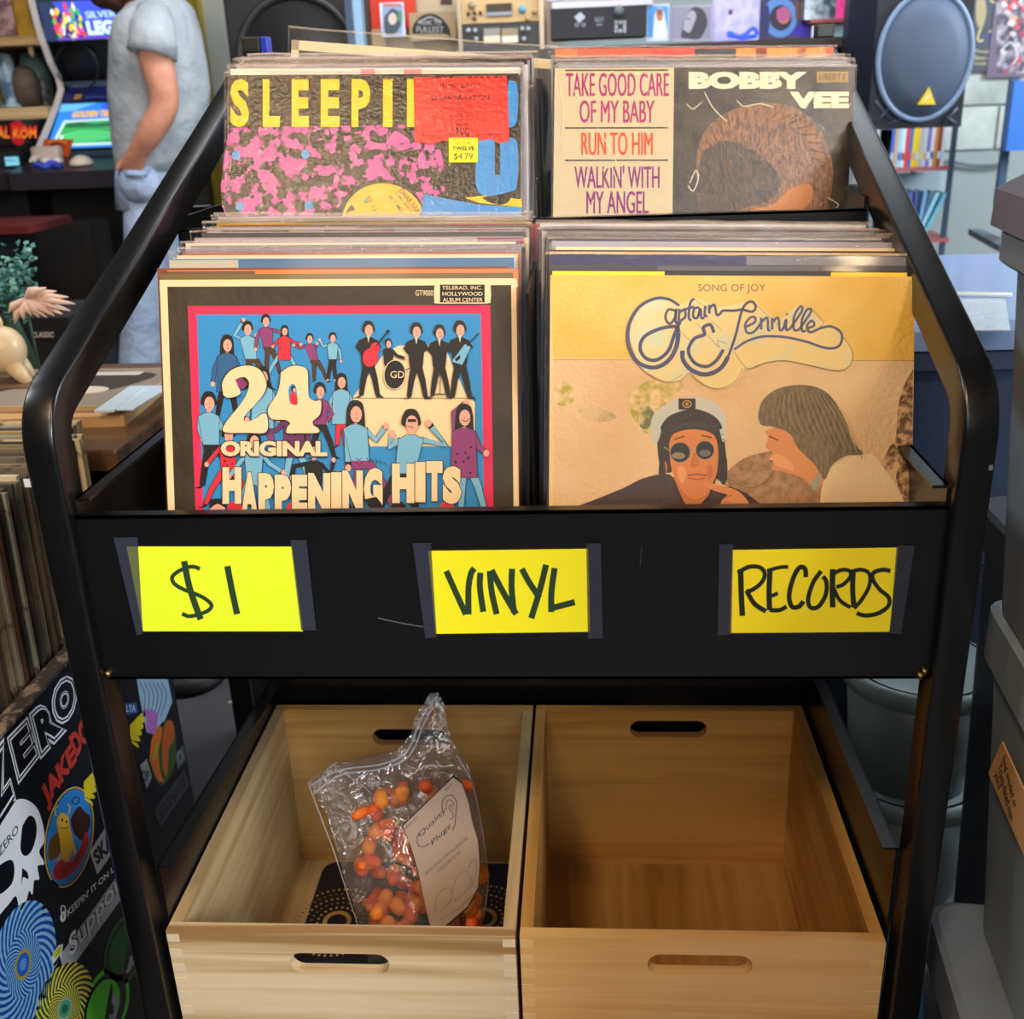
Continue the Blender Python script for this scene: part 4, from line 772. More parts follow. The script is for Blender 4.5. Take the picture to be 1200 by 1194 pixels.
A.line([(519, 952), (518, 940), (523, 933), (530, 932), (535, 940), (534, 955), (533, 966), (530, 973)], .9, '#2a2a3a', True); A.line([(523, 948), (523, 940), (528, 937), (532, 944)], .7, '#2a2a3a', True); A.line([(527, 960), (531, 957), (529, 950), (526, 947), (528, 943), (531, 948)], .7, '#2a2a3a', True)
A.text('NON-TOXIC HYPOALLERGENIC', 0, 0, 0, 0, '#5a4e4c', .0, quad=tq(498, 1022, 66, 4)); A.text('FOAM EAR PLUGS', 0, 0, 0, 0, '#5a4e4c', .0, quad=tq(512, 1019, 36, 4)); A.text('MADE IN USA', 0, 0, 0, 0, '#4a4044', 0, quad=tq(474, 970, 20, 3, -.8)); A.text('NRR 32', 0, 0, 0, 0, '#4a4044', 0, quad=tq(521, 925, 11, 3, -.8))
for P in ([(510, 1070), (512, 1050), (525, 1040), (530, 1050), (520, 1065)], [(530, 1045), (535, 1028), (545, 1020), (552, 1030), (545, 1045), (532, 1055)], [(515, 1078), (535, 1066), (552, 1050)], [(548, 1018), (556, 1005), (558, 1020), (552, 1040)]): A.line(P, .6, '#7a6a64', True)
mb.build('paper_label', bag, fix=False)
OR = [pm('#f57a22', .6, bump=(300, .3, .001)), pm('#ea5c1a', .6), pm('#fa9438', .6)]
proto = []
rp = random.Random(5)
for kind in range(3):
    mb = MB(); r_ = .0072 + .0012 * kind; mb.lathe((0, 0, 0), [(r_ * .35, -.011), (r_ * .8, -.0095), (r_ * .95, -.004), (r_ * .9, .004), (r_ * .7, .009), (r_ * .25, .0115)], OR[kind], 12); proto.append(mb)
def plugat(px, py, dy, i):
    yy = 1.148 - .142 * (py - 812) / 300 ; p = atY(px, py, yy - dy); p.z = max(p.z, CF + .012); return p
spots = []
for (cx, cy, sx, sy, n) in ((500, 1070, 60, 22, 30), (470, 1040, 40, 22, 18), (430, 1005, 16, 14, 7), (445, 970, 14, 14, 5), (437, 945, 22, 12, 6), (475, 1000, 12, 20, 5), (475, 930, 14, 9, 5), (498, 925, 10, 10, 3), (556, 990, 8, 40, 8), (545, 925, 8, 10, 2)):
    for k in range(n): spots.append((cx + rp.uniform(-1, 1) * sx, cy + rp.uniform(-1, 1) * sy, rp.uniform(.002, .034)))
protos = {}
for i, (px, py, dy) in enumerate(spots):
    k = i % 3; p = plugat(px, py, dy, i)
    if k not in protos:
        ob = proto[k].build('foam_earplug', None, None, None, origin=(0, 0, 0)); protos[k] = ob
    else: ob = protos[k].copy(); COL.objects.link(ob)
    ob.location = p; ob.rotation_euler = (rp.uniform(0, 3.1), rp.uniform(0, 3.1), 0)
    tag(ob, 'small orange foam earplug lying inside the clear zip bag in the left crate', 'earplug', 'orange earplugs inside the zip bag')
# ================================================================== THE ROOM
FL = pm('#45454a', .55, mix=('#57555a', 3.5, .3, .7), bump=(12, .3, .004))
def structure(name, mb, kind='structure'): return mb.build(name, kind=kind)
mb = MB(); mb.span((-4.2, -3.4, FLOOR - .1), (4.0, 6.0, FLOOR), FL); structure('floor', mb)
mb = MB(); mb.span((-4.2, -3.4, 1.75), (4.0, 6.0, 1.85), pm('#4e463c', .85)); structure('ceiling', mb)
mb = MB(); mb.span((-4.3, -3.4, FLOOR), (-4.2, 6.0, 1.75), pm('#8d8478', .8)); structure('wall_left', mb)
mb = MB(); mb.span((-4.3, -3.5, FLOOR), (4.1, -3.4, 1.75), pm('#54483a', .85)); structure('wall_front', mb)
# right wall, solid; the daylight is an area light inside the room
WP = pm('#b9c4c6', .75, mix=('#a4afb0', 2.2, .35, .65), bump=(8, .25, .006))
mb = MB(); mb.span((4.0, -3.4, FLOOR), (4.1, 6.0, 1.75), WP); structure('wall_right', mb)
# back wall: painted concrete blocks, each course in reach of the eye built as blocks
YW = 5.5
mb = MB(); mb.span((-4.2, YW, FLOOR), (4.0, YW + .1, 1.75), pm('#9aa4a4', .85)); bw = mb.build('wall_back', kind='structure')
BLKM = [pm('#d2d8d2', .8, bump=(30, .4, .004), mix=('#a2a9a4', 4, .35, .7)), pm('#c6cdc8', .8, bump=(30, .4, .004), mix=('#989f9a', 5, .35, .7)), pm('#dbe8ec', .8, bump=(30, .4, .004))]
protoB = {}
for r in range(9):
    z0 = FLOOR + .9 + r * .2
    for c in range(5):
        x0 = .95 + c * .405 + (r % 2) * .2; k = (r >= 7) * 2 or (r + c) % 2
        if k not in protoB:
            mb = MB(); mb.box((0, 0, 0), (.395, .02, .19), BLKM[k], None, .004); ob = mb.build('block', bw, origin=(0, 0, 0)); protoB[k] = ob
        else: ob = protoB[k].copy(); COL.objects.link(ob); ob.parent = bw
        ob.location = (x0, YW - .01, z0)
# cable along the wall
mb = MB(); P = [(1096, 192), (1112, 189), (1140, 194), (1170, 193), (1182, 188)]; mb.tube([atY(x, y, YW - .04) for x, y in catmull(P, 4)], .008, pm('#5b6a74', .5), 6); mb.build('cable', None, 'thin grey cable running along the pale block wall', 'cable')

# ---- bright doorway and yellow post, left of the loudspeaker
def vprism(x0, x1, py0, py1, Y, d, m, mb=None, bev=0):
    """box standing at depth Y whose front face spans the given pixels (measured at mid height)"""
    a = atY(x0, (py0 + py1) / 2, Y); b = atY(x1, (py0 + py1) / 2, Y); t = atY((x0 + x1) / 2, py0, Y).z; u = atY((x0 + x1) / 2, py1, Y).z
    mb = mb or MB(); mb.span((a.x, Y, u), (b.x, Y + d, t), m, bev); return mb, (a.x, b.x, u, t)
pl = lambda c, r=.5, **k: pm(c, r, **k)
mb = MB(); x = atY(262, 240, 4.6).x; mb.span((x - .055, 4.6, FLOOR), (x, 4.7, 1.75), pl('#b39a28', .45, mix=('#8c7a2a', 8, .4, .7))); mb.build('trim_1', kind='structure')
mb = MB(); mb.span((x, 4.66, FLOOR), (x + .11, 4.74, 1.75), pl('#c9d0cc', .5, bump=(20, .2, .003))); mb.build('trim_2', kind='structure')
mb = MB(); mb.span((x - .62, 4.95, FLOOR), (x - .055, 5.0, 1.6), pl('#a9c4e6', .5, emit=.55)); mb.build('window_1', kind='structure')
mb = MB(); mb.span((x - .70, 4.9, FLOOR), (x - .62, 5.02, 1.75), pl('#6a6250', .5)); mb.build('trim_3', kind='structure')
mb = MB(); mb.span((-4.2, 5.0, FLOOR), (x - .62, 5.06, 1.75), pl('#3a342c', .8)); mb.build('wall_partition', kind='structure')

# ================================================================== LEFT: RECORD BIN WITH STICKERED SIDE
XB = -.60
bt = (-.594, -.600)
bin_ = empty('record_bin', (-.95, .8, FLOOR), 'black record bin with skateboard stickers on its side panel, left of the rack', 'bin')
mb = MB(); mb.span((XB - .018, .25, FLOOR), (XB, 1.310, -.595), pm('#10141c', .35, bump=(60, .15, .001))); side = mb.build('sticker_panel', bin_)
mb = MB(); mb.span((XB - .0185, .25, -.598), (XB + .0006, 1.31, -.5935), pm('#3a3430', .7, mix=('#8a7a66', 60, .52, .6))); mb.build('worn_edge', bin_)
mb = MB(); mb.span((-1.30, .25, FLOOR), (-1.28, 1.31, -.595), pm('#10141c', .4)); mb.build('side_panel', bin_)
mb = MB(); mb.span((-1.28, 1.29, FLOOR), (XB - .018, 1.31, -.595), pm('#10141c', .4)); mb.build('back_panel', bin_)
mb = MB(); mb.span((-1.28, .25, FLOOR), (XB - .018, .27, -.66), pm('#10141c', .4)); mb.build('front_panel', bin_)
mb = MB(); mb.span((-1.28, .27, -.715), (XB - .018, 1.29, -.70), pm('#241c16', .6)); mb.build('bin_floor', bin_)
mb = MB(); mb.span((-.95, .27, -.70), (-.945, 1.29, -.50), pm('#14100e', .6)); mb.build('divider', bin_)
DX = lambda h: pm(h, .35, coat=.3)
def sticker(name, fn, label=None):
    mb = MB(); A = Art(mb, (XB + .0004, 0, 0), (1, 0, 0), fin=DX); A.STEP = 5e-6; fn(A); return mb.build(name, side, label, fix=False)
WHT = '#eef5ff'; NVY = '#0c1018'
def st_zero(A):
    for t, q in (('Z', [(-22, 905), (4, 870), (20, 930), (-8, 975)]), ('E', [(10, 866), (32, 843), (45, 885), (22, 915)]), ('R', [(36, 838), (58, 816), (76, 855), (48, 886)]), ('O', [(58, 812), (84, 785), (92, 828), (68, 855)])):
        cx = sum(p[0] for p in q) / 4; cy = sum(p[1] for p in q) / 4
        g = lambda k: [(cx + (p[0] - cx) * k, cy + (p[1] - cy) * k) for p in q]
        A.text(t, 0, 0, 0, 0, WHT, .14, quad=g(1.12)); A.text(t, 0, 0, 0, 0, NVY, .11, quad=g(1.02)); A.text(t, 0, 0, 0, 0, WHT, .08, quad=g(.93)); A.text(t, 0, 0, 0, 0, NVY, .055, quad=g(.84))
sticker('sticker', st_zero, 'white outlined ZERO lettering sticker')
def st_jake(A):
    A.text('JAKE', 0, 0, 0, 0, '#c23a30', .06, quad=[(46, 926), (84, 868), (92, 898), (57, 952)]); A.text('DC', 0, 0, 0, 0, '#c23a30', .06, quad=[(80, 864), (98, 840), (106, 866), (90, 888)])
sticker('sticker', st_jake, 'red die-cut lettering sticker')
def st_skull(A):
    A.blob([(-6, 955), (5, 945), (25, 936), (42, 945), (50, 965), (52, 985), (46, 998), (52, 1012), (44, 1015), (46, 1030), (40, 1032), (38, 1048), (34, 1044), (30, 1060), (26, 1072), (22, 1062), (18, 1050), (8, 1062), (-10, 1074), (-20, 1010)], WHT)
    A.blob([(26, 968), (34, 956), (41, 960), (43, 975), (38, 995), (30, 1003), (24, 995)], NVY); A.blob([(-10, 1025), (2, 1012), (14, 1008), (17, 1022), (12, 1038), (-4, 1048)], NVY); A.blob([(26, 1017), (32, 1022), (33, 1030), (27, 1028), (25, 1038)], NVY)
    A.text('ZERO', 0, 0, 0, 0, '#2a3444', .01, quad=[(-4, 996), (20, 965), (22, 974), (0, 1004)])
sticker('sticker', st_skull, 'white skull sticker')
def st_round(A):
    A.oval(81, 981, 28, 60, '#e0b23c', 44, rot=.16); A.oval(81, 981, 26, 57.5, '#2c86d0', 44, rot=.16); A.ring(81, 981, 26, 57.5, 1, '#1a2a4a', 44, rot=.16)
    DB_ = '#3a1c1c'; A.blob([(82, 960), (92, 945), (100, 952), (106, 958), (104, 972), (96, 985), (86, 975)], DB_); A.blob([(58, 985), (68, 975), (74, 990), (66, 1005), (58, 1008), (56, 998)], '#6a4a1c')
    A.blob([(66, 962), (72, 952), (80, 958), (82, 970), (86, 985), (84, 1000), (78, 1012), (72, 1000), (70, 985)], '#dca628'); A.oval(74, 962, 7, 9, '#e6b438', 14); A.line([(66, 956), (64, 948), (68, 944)], 1.5, '#dca628', True); A.line([(80, 954), (82, 946), (79, 942)], 1.5, '#dca628', True)
    A.line([(84, 985), (88, 1000), (84, 1012)], 3, '#dca628', True); A.line([(72, 1000), (68, 1012), (72, 1016)], 3, '#dca628', True); A.oval(73, 961, 1.2, 2, '#2a1a10', 8); A.oval(78, 963, 1.2, 2, '#2a1a10', 8); A.line([(71, 969), (76, 971), (80, 969)], .9, '#2a1a10')
    A.line([(84, 940), (88, 934), (93, 936), (90, 942), (84, 940)], 1.2, '#14203a', True)
    A.blob([(62, 1020), (70, 1008), (82, 1010), (92, 998), (100, 975), (104, 985), (98, 1005), (88, 1020), (74, 1030), (64, 1030)], '#c0202c'); A.text('GARGOYLE'[:0] or 'CABALLERO', 0, 0, 0, 0, '#7a0f18', .02, quad=[(64, 1022), (96, 995), (99, 1003), (68, 1030)])
sticker('sticker', st_round, 'round blue sticker with a golden winged figure')
def st_skate(A):
    A.poly([(105, 998), (132, 956), (142, 985), (114, 1025)], '#b9c4d0'); A.text('SKATE', 0, 0, 0, 0, '#14181f', .05, quad=[(108, 1000), (140, 955), (146, 978), (114, 1014)])
    A.text("KEEPIN' IT ON LOCK", 0, 0, 0, 0, WHT, .02, quad=[(78, 1066), (150, 998), (151, 1004), (80, 1074)]); A.oval(74, 1074, 3.4, 6.5, WHT, 14, rot=.2); A.ring(74, 1066, 2.6, 5, 1.4, WHT, 14); A.line([(74, 1071), (74, 1077)], 1, NVY)
sticker('sticker', st_skate, 'pale sticker reading SKATE')
def st_supp(A):
    A.poly([(70, 1120), (152, 1006), (158, 1022), (148, 1045), (76, 1145)], '#aeb8c6'); A.text('Support', 0, 0, 0, 0, '#2c3440', .06, quad=[(80, 1098), (146, 1012), (152, 1032), (84, 1130)]); A.text('Support', 0, 0, 0, 0, '#dfe6f0', .02, quad=[(80, 1098), (146, 1012), (152, 1032), (84, 1130)])
    A.poly([(60, 1122), (68, 1108), (74, 1106), (72, 1122), (64, 1134)], '#dfe8ee'); A.poly([(61, 1121), (68, 1110), (72, 1108), (71, 1116), (66, 1122)], '#c6d422'); A.poly([(62, 1130), (70, 1119), (71, 1124), (64, 1133)], '#2a2448')
sticker('sticker', st_supp, 'silver sticker with black script lettering')
def swirl(A, cx, cy, rx, ry, rot, c1, c2, cen):
    A.oval(cx, cy, rx, ry, c2, 48, rot=rot); ca, sa = math.cos(rot), math.sin(rot)
    def pt(r, a): u, v_ = rx * r * math.cos(a), ry * r * math.sin(a); return (cx + u * ca - v_ * sa, cy + u * sa + v_ * ca)
    for r0, r1, n, dirn in ((.52, 1.0, 28, 1), (.24, .54, 30, -1)):
        A.up()
        for k in range(n):
            a = 2 * math.pi * k / n; h = math.pi / n; L_ = []; R_ = []
            for j in range(5): t = j / 4; r = r0 + (r1 - r0) * t; tw = dirn * t * .7; L_.append(pt(r, a + tw - h * .5)); R_.append(pt(r, a + tw + h * .5))
            A.poly(L_ + R_[::-1], c1, up=False)
        if r0 > .5: A.oval(cx, cy, rx * .54, ry * .54, c2, 36, rot=rot)
    for r_, c in ((.25, cen[0]), (.19, cen[1]), (.1, cen[2])): A.oval(cx, cy, rx * r_, ry * r_, c, 24, rot=rot)
sticker('sticker', lambda A: swirl(A, 27, 1130, 37, 76, .18, '#86c4f0', '#1a4fb4', ('#b0a03a', '#2468d0', '#5aa0e8')), 'blue spiral sticker')
sticker('sticker', lambda A: swirl(A, 76, 1182, 33, 56, .25, '#e4e040', '#1c4a44', ('#8ac0a0', '#4aa07c', '#1a6a4c')), 'yellow and green spiral sticker')
def st_lime(A, cx, cy, rx, ry, c, rot=.3):
    A.oval(cx, cy, rx, ry, c, 30, rot=rot); A.oval(cx, cy, rx * .86, ry * .86, '#0c120e', 30, rot=rot); A.oval(cx - 2, cy, rx * .68, ry * .68, c, 30, rot=rot)
    A.blob([(cx + rx * .0, cy + ry * .5), (cx + rx * .35, cy - ry * .3), (cx + rx * .6, cy - ry * .1), (cx + rx * .45, cy + ry * .35), (cx + rx * .1, cy + ry * .62)], '#a9b4bc'); A.blob([(cx - rx * .1, cy + ry * .55), (cx + rx * .25, cy - ry * .5), (cx + rx * .34, cy - ry * .3), (cx + rx * .1, cy + ry * .5)], '#0c120e')
    A.oval(cx + rx * .3, cy + ry * .05, rx * .1, ry * .14, '#0c120e', 12)
sticker('sticker', lambda A: st_lime(A, 147, 1112, 23, 46, '#1e6a20'), 'dark green round sticker'); sticker('sticker', lambda A: st_lime(A, 123, 1180, 26, 50, '#58e028'), 'bright lime round sticker')
def wing(A, x, y, s, n=6):
    for k in range(n): A.blob([(x, y + k * 4 * s), (x + (20 - 2 * k) * s, y - (20 - k * 9) * s), (x + (22 - 2 * k) * s, y - (14 - k * 9) * s), (x + 3 * s, y + (k * 4 + 4) * s)], '#e8d21e')
sticker('sticker', lambda A: (wing(A, 98, 916, .9), A.rect(106, 880, 116, 893, '#2a4a8a')), 'yellow wing sticker')
def st_far(A):
    A.poly([(160, 795), (196, 793), (202, 822), (186, 862), (172, 858), (164, 820)], '#9cc0dc'); 
    for k in range(6): A.line([(164 + k * 5, 800), (170 + k * 5, 815), (168 + k * 4, 840)], 1, '#3a5a8a', True)
    A.blob([(170, 830), (184, 836), (182, 858), (173, 856)], '#b06ac0')
    A.poly([(146, 824), (160, 823), (162, 835), (149, 838)], '#2a5aa0'); A.text('LTA', 148, 826, 159, 834, '#cfe6f8', .03)
sticker('sticker', st_far, 'pale blue and violet sticker'); sticker('sticker', lambda A: wing(A, 152, 850, .85), 'yellow wing sticker at the far end')
def st_fing(A):
    A.blob([(176, 880), (182, 858), (192, 845), (202, 845), (206, 862), (206, 890), (198, 912), (188, 920), (178, 905)], '#3a5a24'); A.blob([(175, 890), (178, 866), (186, 850), (190, 858), (186, 880), (188, 905), (192, 916), (184, 912)], '#d8701e'); A.blob([(190, 870), (194, 848), (202, 846), (204, 866), (198, 878), (196, 908), (191, 900)], '#c8601c'); A.line([(181, 890), (184, 872)], 2, '#7ac02a')
    A.poly([(164, 897), (172, 889), (178, 910), (172, 925)], '#aab4bc'); A.text('OP', 166, 903, 175, 916, '#14181f', .03); A.poly([(205, 884), (214, 873), (218, 890), (208, 902)], '#5a646c'); A.ring(211, 887, 3, 6, .8, '#aab4bc')
    A.poly([(180, 950), (216, 900), (222, 920), (188, 970)], '#343a40'); A.text('Blvd', 0, 0, 0, 0, '#1a1e24', .04, quad=[(184, 948), (214, 906), (218, 920), (190, 962)])
sticker('sticker', st_fing, 'orange and green hand-shaped sticker')
sticker('sticker', lambda A: A.poly([(48, 1042), (68, 1025), (70, 1058), (50, 1074)], '#07080c'), 'plain black patch sticker')
# records in the bin, edges towards the rack
REC_C = ['#bba98a', '#8a7858', '#54483a', '#c9b48c', '#6e6250', '#a08a62', '#d2c4a4', '#3a322c', '#7a6a50', '#b39a6c', '#5d3a24', '#8f8a78']
rb = random.Random(21); y = .80; i = 0
mfs = {}
while y < 1.275:
    c = REC_C[rb.randrange(len(REC_C))]; th = rb.choice([.004, .0055, .007]); xr = -.625 - rb.uniform(0, .012) if y < 1.22 else -.655; zt = -.382 + rb.uniform(-.006, .004) + (.0 if y > 1 else -.004); ln = .02
    mb = MB(); a = Vector((xr - S, y, zt - S)); n = 1
    mb.slab((xr - S, y, zt - S), (xr, y, zt - S), (xr, y + ln, zt), (xr - S, y + ln, zt), (0, th, 0), pm(c, .75, mix=('#4a4034', 70, .55, .7), bump=(250, .5, .001)))
    nm_ = {'#bba98a': 'tan', '#8a7858': 'khaki', '#54483a': 'dark brown', '#c9b48c': 'sand', '#6e6250': 'grey brown', '#a08a62': 'ochre', '#d2c4a4': 'cream', '#3a322c': 'black', '#7a6a50': 'olive brown', '#b39a6c': 'straw', '#5d3a24': 'rust', '#8f8a78': 'grey'}[c]
    mb.build('vinyl_record', None, f'worn {nm_} record edge, {ORD[i]} from the front in the stickered bin', 'record', 'old records in the stickered bin', fix=True); y += th + rb.uniform(.0015, .004); i += 1

# ================================================================== LEFT: TABLE WITH MAGAZINES, PLANT, PIG FIGURE
ZT = -.42
TW = wood('table_wood', '#6b4c34', '#38281c', 0, .28, .7)
tb = empty('display_table', (-1.2, 1.5, FLOOR), 'dark brown wooden display table behind the record bin', 'table')
mb = MB(); mb.span((-1.9, 1.29, ZT - .03), (-.612, 1.78, ZT), TW, .004); mb.build('table_top', tb)
mb = MB(); mb.span((-1.88, 1.31, ZT - .11), (-.63, 1.33, ZT - .03), pm('#1a1410', .5)); mb.span((-.65, 1.33, ZT - .11), (-.63, 1.76, ZT - .03), pm('#1a1410', .5)); mb.build('apron', tb)
for x in (-1.86, -.66):
    for yy in (1.33, 1.74):
        mb = MB(); mb.span((x - .02, yy - .02, FLOOR), (x + .02, yy + .02, ZT - .03), pm('#1a1410', .5)); mb.build('leg', tb)
def lying(c, sx, sy, rz, z_, th, m, name, label, cat, fn=None, group=None):
    q = Matrix.Rotation(rz, 3, 'Z'); mb = MB(); mb.box((c[0], c[1], z_ + th / 2), (sx, sy, th), m, q)
    if fn:
        A = Art(mb, (0, 0, 0), (0, 0, 1), fmap=lambda x, y: Vector((c[0], c[1], z_ + th)) + q @ Vector((x * sx, y * sy, 0))); A.STEP = 2e-5; fn(A)
    return mb.build(name, None, label, cat, group, fix=not fn)
p = atZ(150, 478, ZT)
def magf(A):
    A.rect(-.48, -.48, .48, .48, '#8f8374'); A.blob([(-.4, -.3), (-.1, .1), (.2, -.2), (.4, .3), (0, .42), (-.35, .3)], '#3c332c'); A.rect(-.4, .3, .3, .4, '#c9c4ba'); A.oval(.15, -.1, .12, .1, '#d8c8b0')
p2 = atZ(140, 485, ZT + .016); lying((-.80, 1.50), .30, .22, .05, ZT, .016, pm('#c9a06c', .5), 'magazine', 'tan-edged magazine lying under the grey picture on the brown table', 'magazine', None, 'magazines on the brown table')
lying((-.79, 1.53), .30, .22, -.04, ZT + .017, .008, pm('#b59a78', .5), 'magazine', 'grey picture magazine lying on top of the tan one on the table', 'magazine', magf, 'magazines on the brown table')
for (x0, y0), (x1, y1), lab in (((122, 482), (163, 453), 'narrow pale blue leaflet lying nearest the edge of the brown table'), ((136, 480), (182, 452), 'white leaflet lying beside the narrow pale blue one on the table')):
    a, b = atZ(x0, y0, ZT + .027), atZ(x1, y1, ZT + .027); d = (b - a); lying(((a.x + b.x) / 2, (a.y + b.y) / 2), d.length, .028 if y1 == 453 else .05, math.atan2(d.y, d.x), ZT + .0255, .003 if y1 == 453 else .002, pm('#cfe4ec', .3, coat=.3), 'leaflet', lab, 'leaflet', None, 'leaflets on the brown table')
# round pale plastic pig-like piggy figure with a blue-green leafy tuft and a pink fan leaf
pc = atZ(4, 452, ZT); yc = 1.56; PIG = pm('#d9bf96', .4, coat=.2)
fc = atY(3, 410, yc); f_ = empty('figurine', (fc.x, yc, ZT), 'round cream ceramic figurine with stubby legs standing on the table at the left edge', 'figurine')
mb = MB(); mb.ball((fc.x, yc, fc.z), (.035, .035, .037), PIG, 24); mb.build('body', f_)
for dx, dy in ((.020, -.010), (-.022, -.012), (.012, .02)):
    mb = MB(); a = Vector((fc.x + dx * .8, yc + dy, fc.z - .022)); b = Vector((fc.x + dx * 1.9, yc + dy * 1.3, fc.z - .05)); mb.tube([a, (a + b) / 2, b], [.014, .012, .008], PIG, 10); mb.build('leg', f_)
mb = MB(); mb.ball((fc.x + .002, yc, fc.z + .042), (.007, .007, .012), PIG, 12); mb.build('knob', f_)
mb = MB(); mb.span((fc.x - .05, yc - .04, ZT), (fc.x + .05, yc + .05, fc.z - .048), pm('#6b5238', .5), .003); mb.build('base', f_)
# plant tuft
pr = empty('potted_plant', atY(10, 380, 1.72), 'bushy blue-green artificial plant behind the cream figurine', 'plant'); GRN = [pm('#3f7f7a', .6), pm('#6aa79c', .6), pm('#2b5a56', .6)]
pr['_o'] = tuple(atY(10, 380, 1.72)); rr_ = random.Random(3); mb = MB()
for k in range(420):
    px = rr_.gauss(8, 18); py = 335 + rr_.gauss(0, 20) + (px - 8) * -.5
    if px > 42 or py > 385: continue
    c = atY(px, py, 1.72 + rr_.uniform(-.05, .05)); q = Matrix.Rotation(rr_.uniform(0, 6), 3, 'X') @ Matrix.Rotation(rr_.uniform(0, 6), 3, 'Y')
    mb.add([c + q @ Vector(v) for v in ((-.006, 0, 0), (0, -.003, .003), (.007, 0, 0), (0, .003, -.003), (0, 0, .007))], [(0, 1, 4), (1, 2, 4), (2, 3, 4), (3, 0, 4), (3, 2, 1, 0)], GRN[k % 3])
mb.build('foliage', pr, kind='stuff', fix=False); mb = MB(); c = atY(10, 350, 1.72); mb.tube([(c.x, 1.72, ZT), (c.x - .005, 1.72, c.z - .03), c], [.03, .012, .006], pm('#2b4a3c', .6), 10); mb.build('stem', pr)
fan = empty('fan_leaf', atY(27, 352, 1.62), 'pale pink fan-shaped shell leaf beside the blue-green plant', 'leaf'); c = atY(30, 350, 1.62); fan['_o'] = tuple(c); fan.location = c; PKL = pm('#caa79c', .5, mix=('#e2c4b4', 20, .4, .6))
ends = [(88, 356), (82, 364), (73, 368), (64, 370), (55, 372), (46, 372), (37, 370), (28, 376), (17, 380), (10, 366), (80, 348), (66, 341), (54, 337), (44, 336)]
for k, (ex, ey) in enumerate(ends):
    mb = MB(); e_ = atY(ex, ey, 1.60 + .004 * (k % 3)); m_ = c.lerp(e_, .6) + Vector((0, -.006, .003)); mb.tube([c, m_, e_], [.0035, .006, .001], PKL, 6, sx=1); mb.build('leaflet', fan)
mb = MB(); mb.tube([(c.x, 1.62, ZT), (c.x - .004, 1.625, c.z)], .0022, pm('#23403a', .6), 8); mb.build('stem', fan)
# dark low stand behind table with small boxes (unlit shapes)
# ================================================================== ARCADE CABINETS
BK = pm('#0c0c10', .35); BKM = pm('#131318', .6)
XA = atY(69, 100, 4.45).x                      # plane of the left side panel of the big cabinet
prof = [(34, 0), (40, 25), (47, 48), (57, 75), (66, 92), (69, 105), (64, 122), (55, 145), (44, 170), (35, 190)]
pp = [atX(x, y, XA) for x, y in prof]; PP = [(p.y, p.z) for p in pp]
PP = [(PP[0][0] - .02, 1.0)] + PP
ylo = PP[-1][0] - .02; zcp = PP[-1][1]
outl = PP + [(ylo - .02, zcp - .02), (ylo - .02, zcp - .10), (ylo + .12, zcp - .14), (ylo + .12, FLOOR), (5.0, FLOOR), (5.0, 1.0)]
WA = .50; cab = empty('arcade_cabinet', (XA + WA / 2, 4.6, FLOOR), 'black arcade cabinet with white-edged side, lit marquee and golf game screen', 'arcade machine', 'arcade machines along the left wall')
for x in (XA, XA + WA):
    mb = MB(); mb.prism(outl, [], V(x, 0, 0), V(0, 1, 0), V(0, 0, 1), V(.018, 0, 0), 1, BK); mb.build('side_panel', cab)
    mb = MB(); rings = []
    for i, (y, z_) in enumerate(PP): 
        a = PP[max(i - 1, 0)]; b = PP[min(i + 1, len(PP) - 1)]; t = Vector((b[0] - a[0], b[1] - a[1])).normalized(); nn = Vector((-t.y, t.x)) * .004
        rings.append([Vector((x - .002, y - nn.x, z_ - nn.y)), Vector((x + .022, y - nn.x, z_ - nn.y)), Vector((x + .022, y + nn.x, z_ + nn.y)), Vector((x - .002, y + nn.x, z_ + nn.y))])
    mb.loft(rings, pm('#dcd6d4', .4), smooth=False); mb.build('edge_trim', cab)
def yz(px, py, back=.03):
    p = atX(px, py, XA + .02); return p
def cabquad(py0, py1, back0, back1, m, name, th=.012, fn=None, x0=.02, x1=.0, emit=None, w=None):
    """panel between the sides; (py0,py1) = heights on the side profile"""
    def at(py, back):
        for i in range(len(prof) - 1):
            if prof[i][1] <= py <= prof[i + 1][1]: f = (py - prof[i][1]) / (prof[i + 1][1] - prof[i][1]); x = prof[i][0] * (1 - f) + prof[i + 1][0] * f; break
        else: x = prof[-1][0]
        p = atX(x, py, XA); return p.y + back, p.z
    y0, z0 = at(py0, back0); y1, z1 = at(py1, back1); X0, X1 = XA + x0, XA + WA - x1
    mb = MB(); n = Vector((0, -(z0 - z1), (y0 - y1) * -1)).normalized(); n = Vector((0, -abs(z0 - z1), (y1 - y0) * -1)).normalized()
    mb.slab((X0, y0, z0), (X1, y0, z0), (X1, y1, z1), (X0, y1, z1), -n * th, m)
    if fn:
        def fm(u, v): return Vector((X0 + (X1 - X0) * u, y0 + (y1 - y0) * v, z0 + (z1 - z0) * v))
        A = Art(mb, (0, 0, 0), n, fmap=fm, fin=lambda h: pm(h, .4, emit=emit) if emit else pm(h, .4)); A.STEP = 4e-5; fn(A)
    return mb.build(name, cab, fix=not fn)
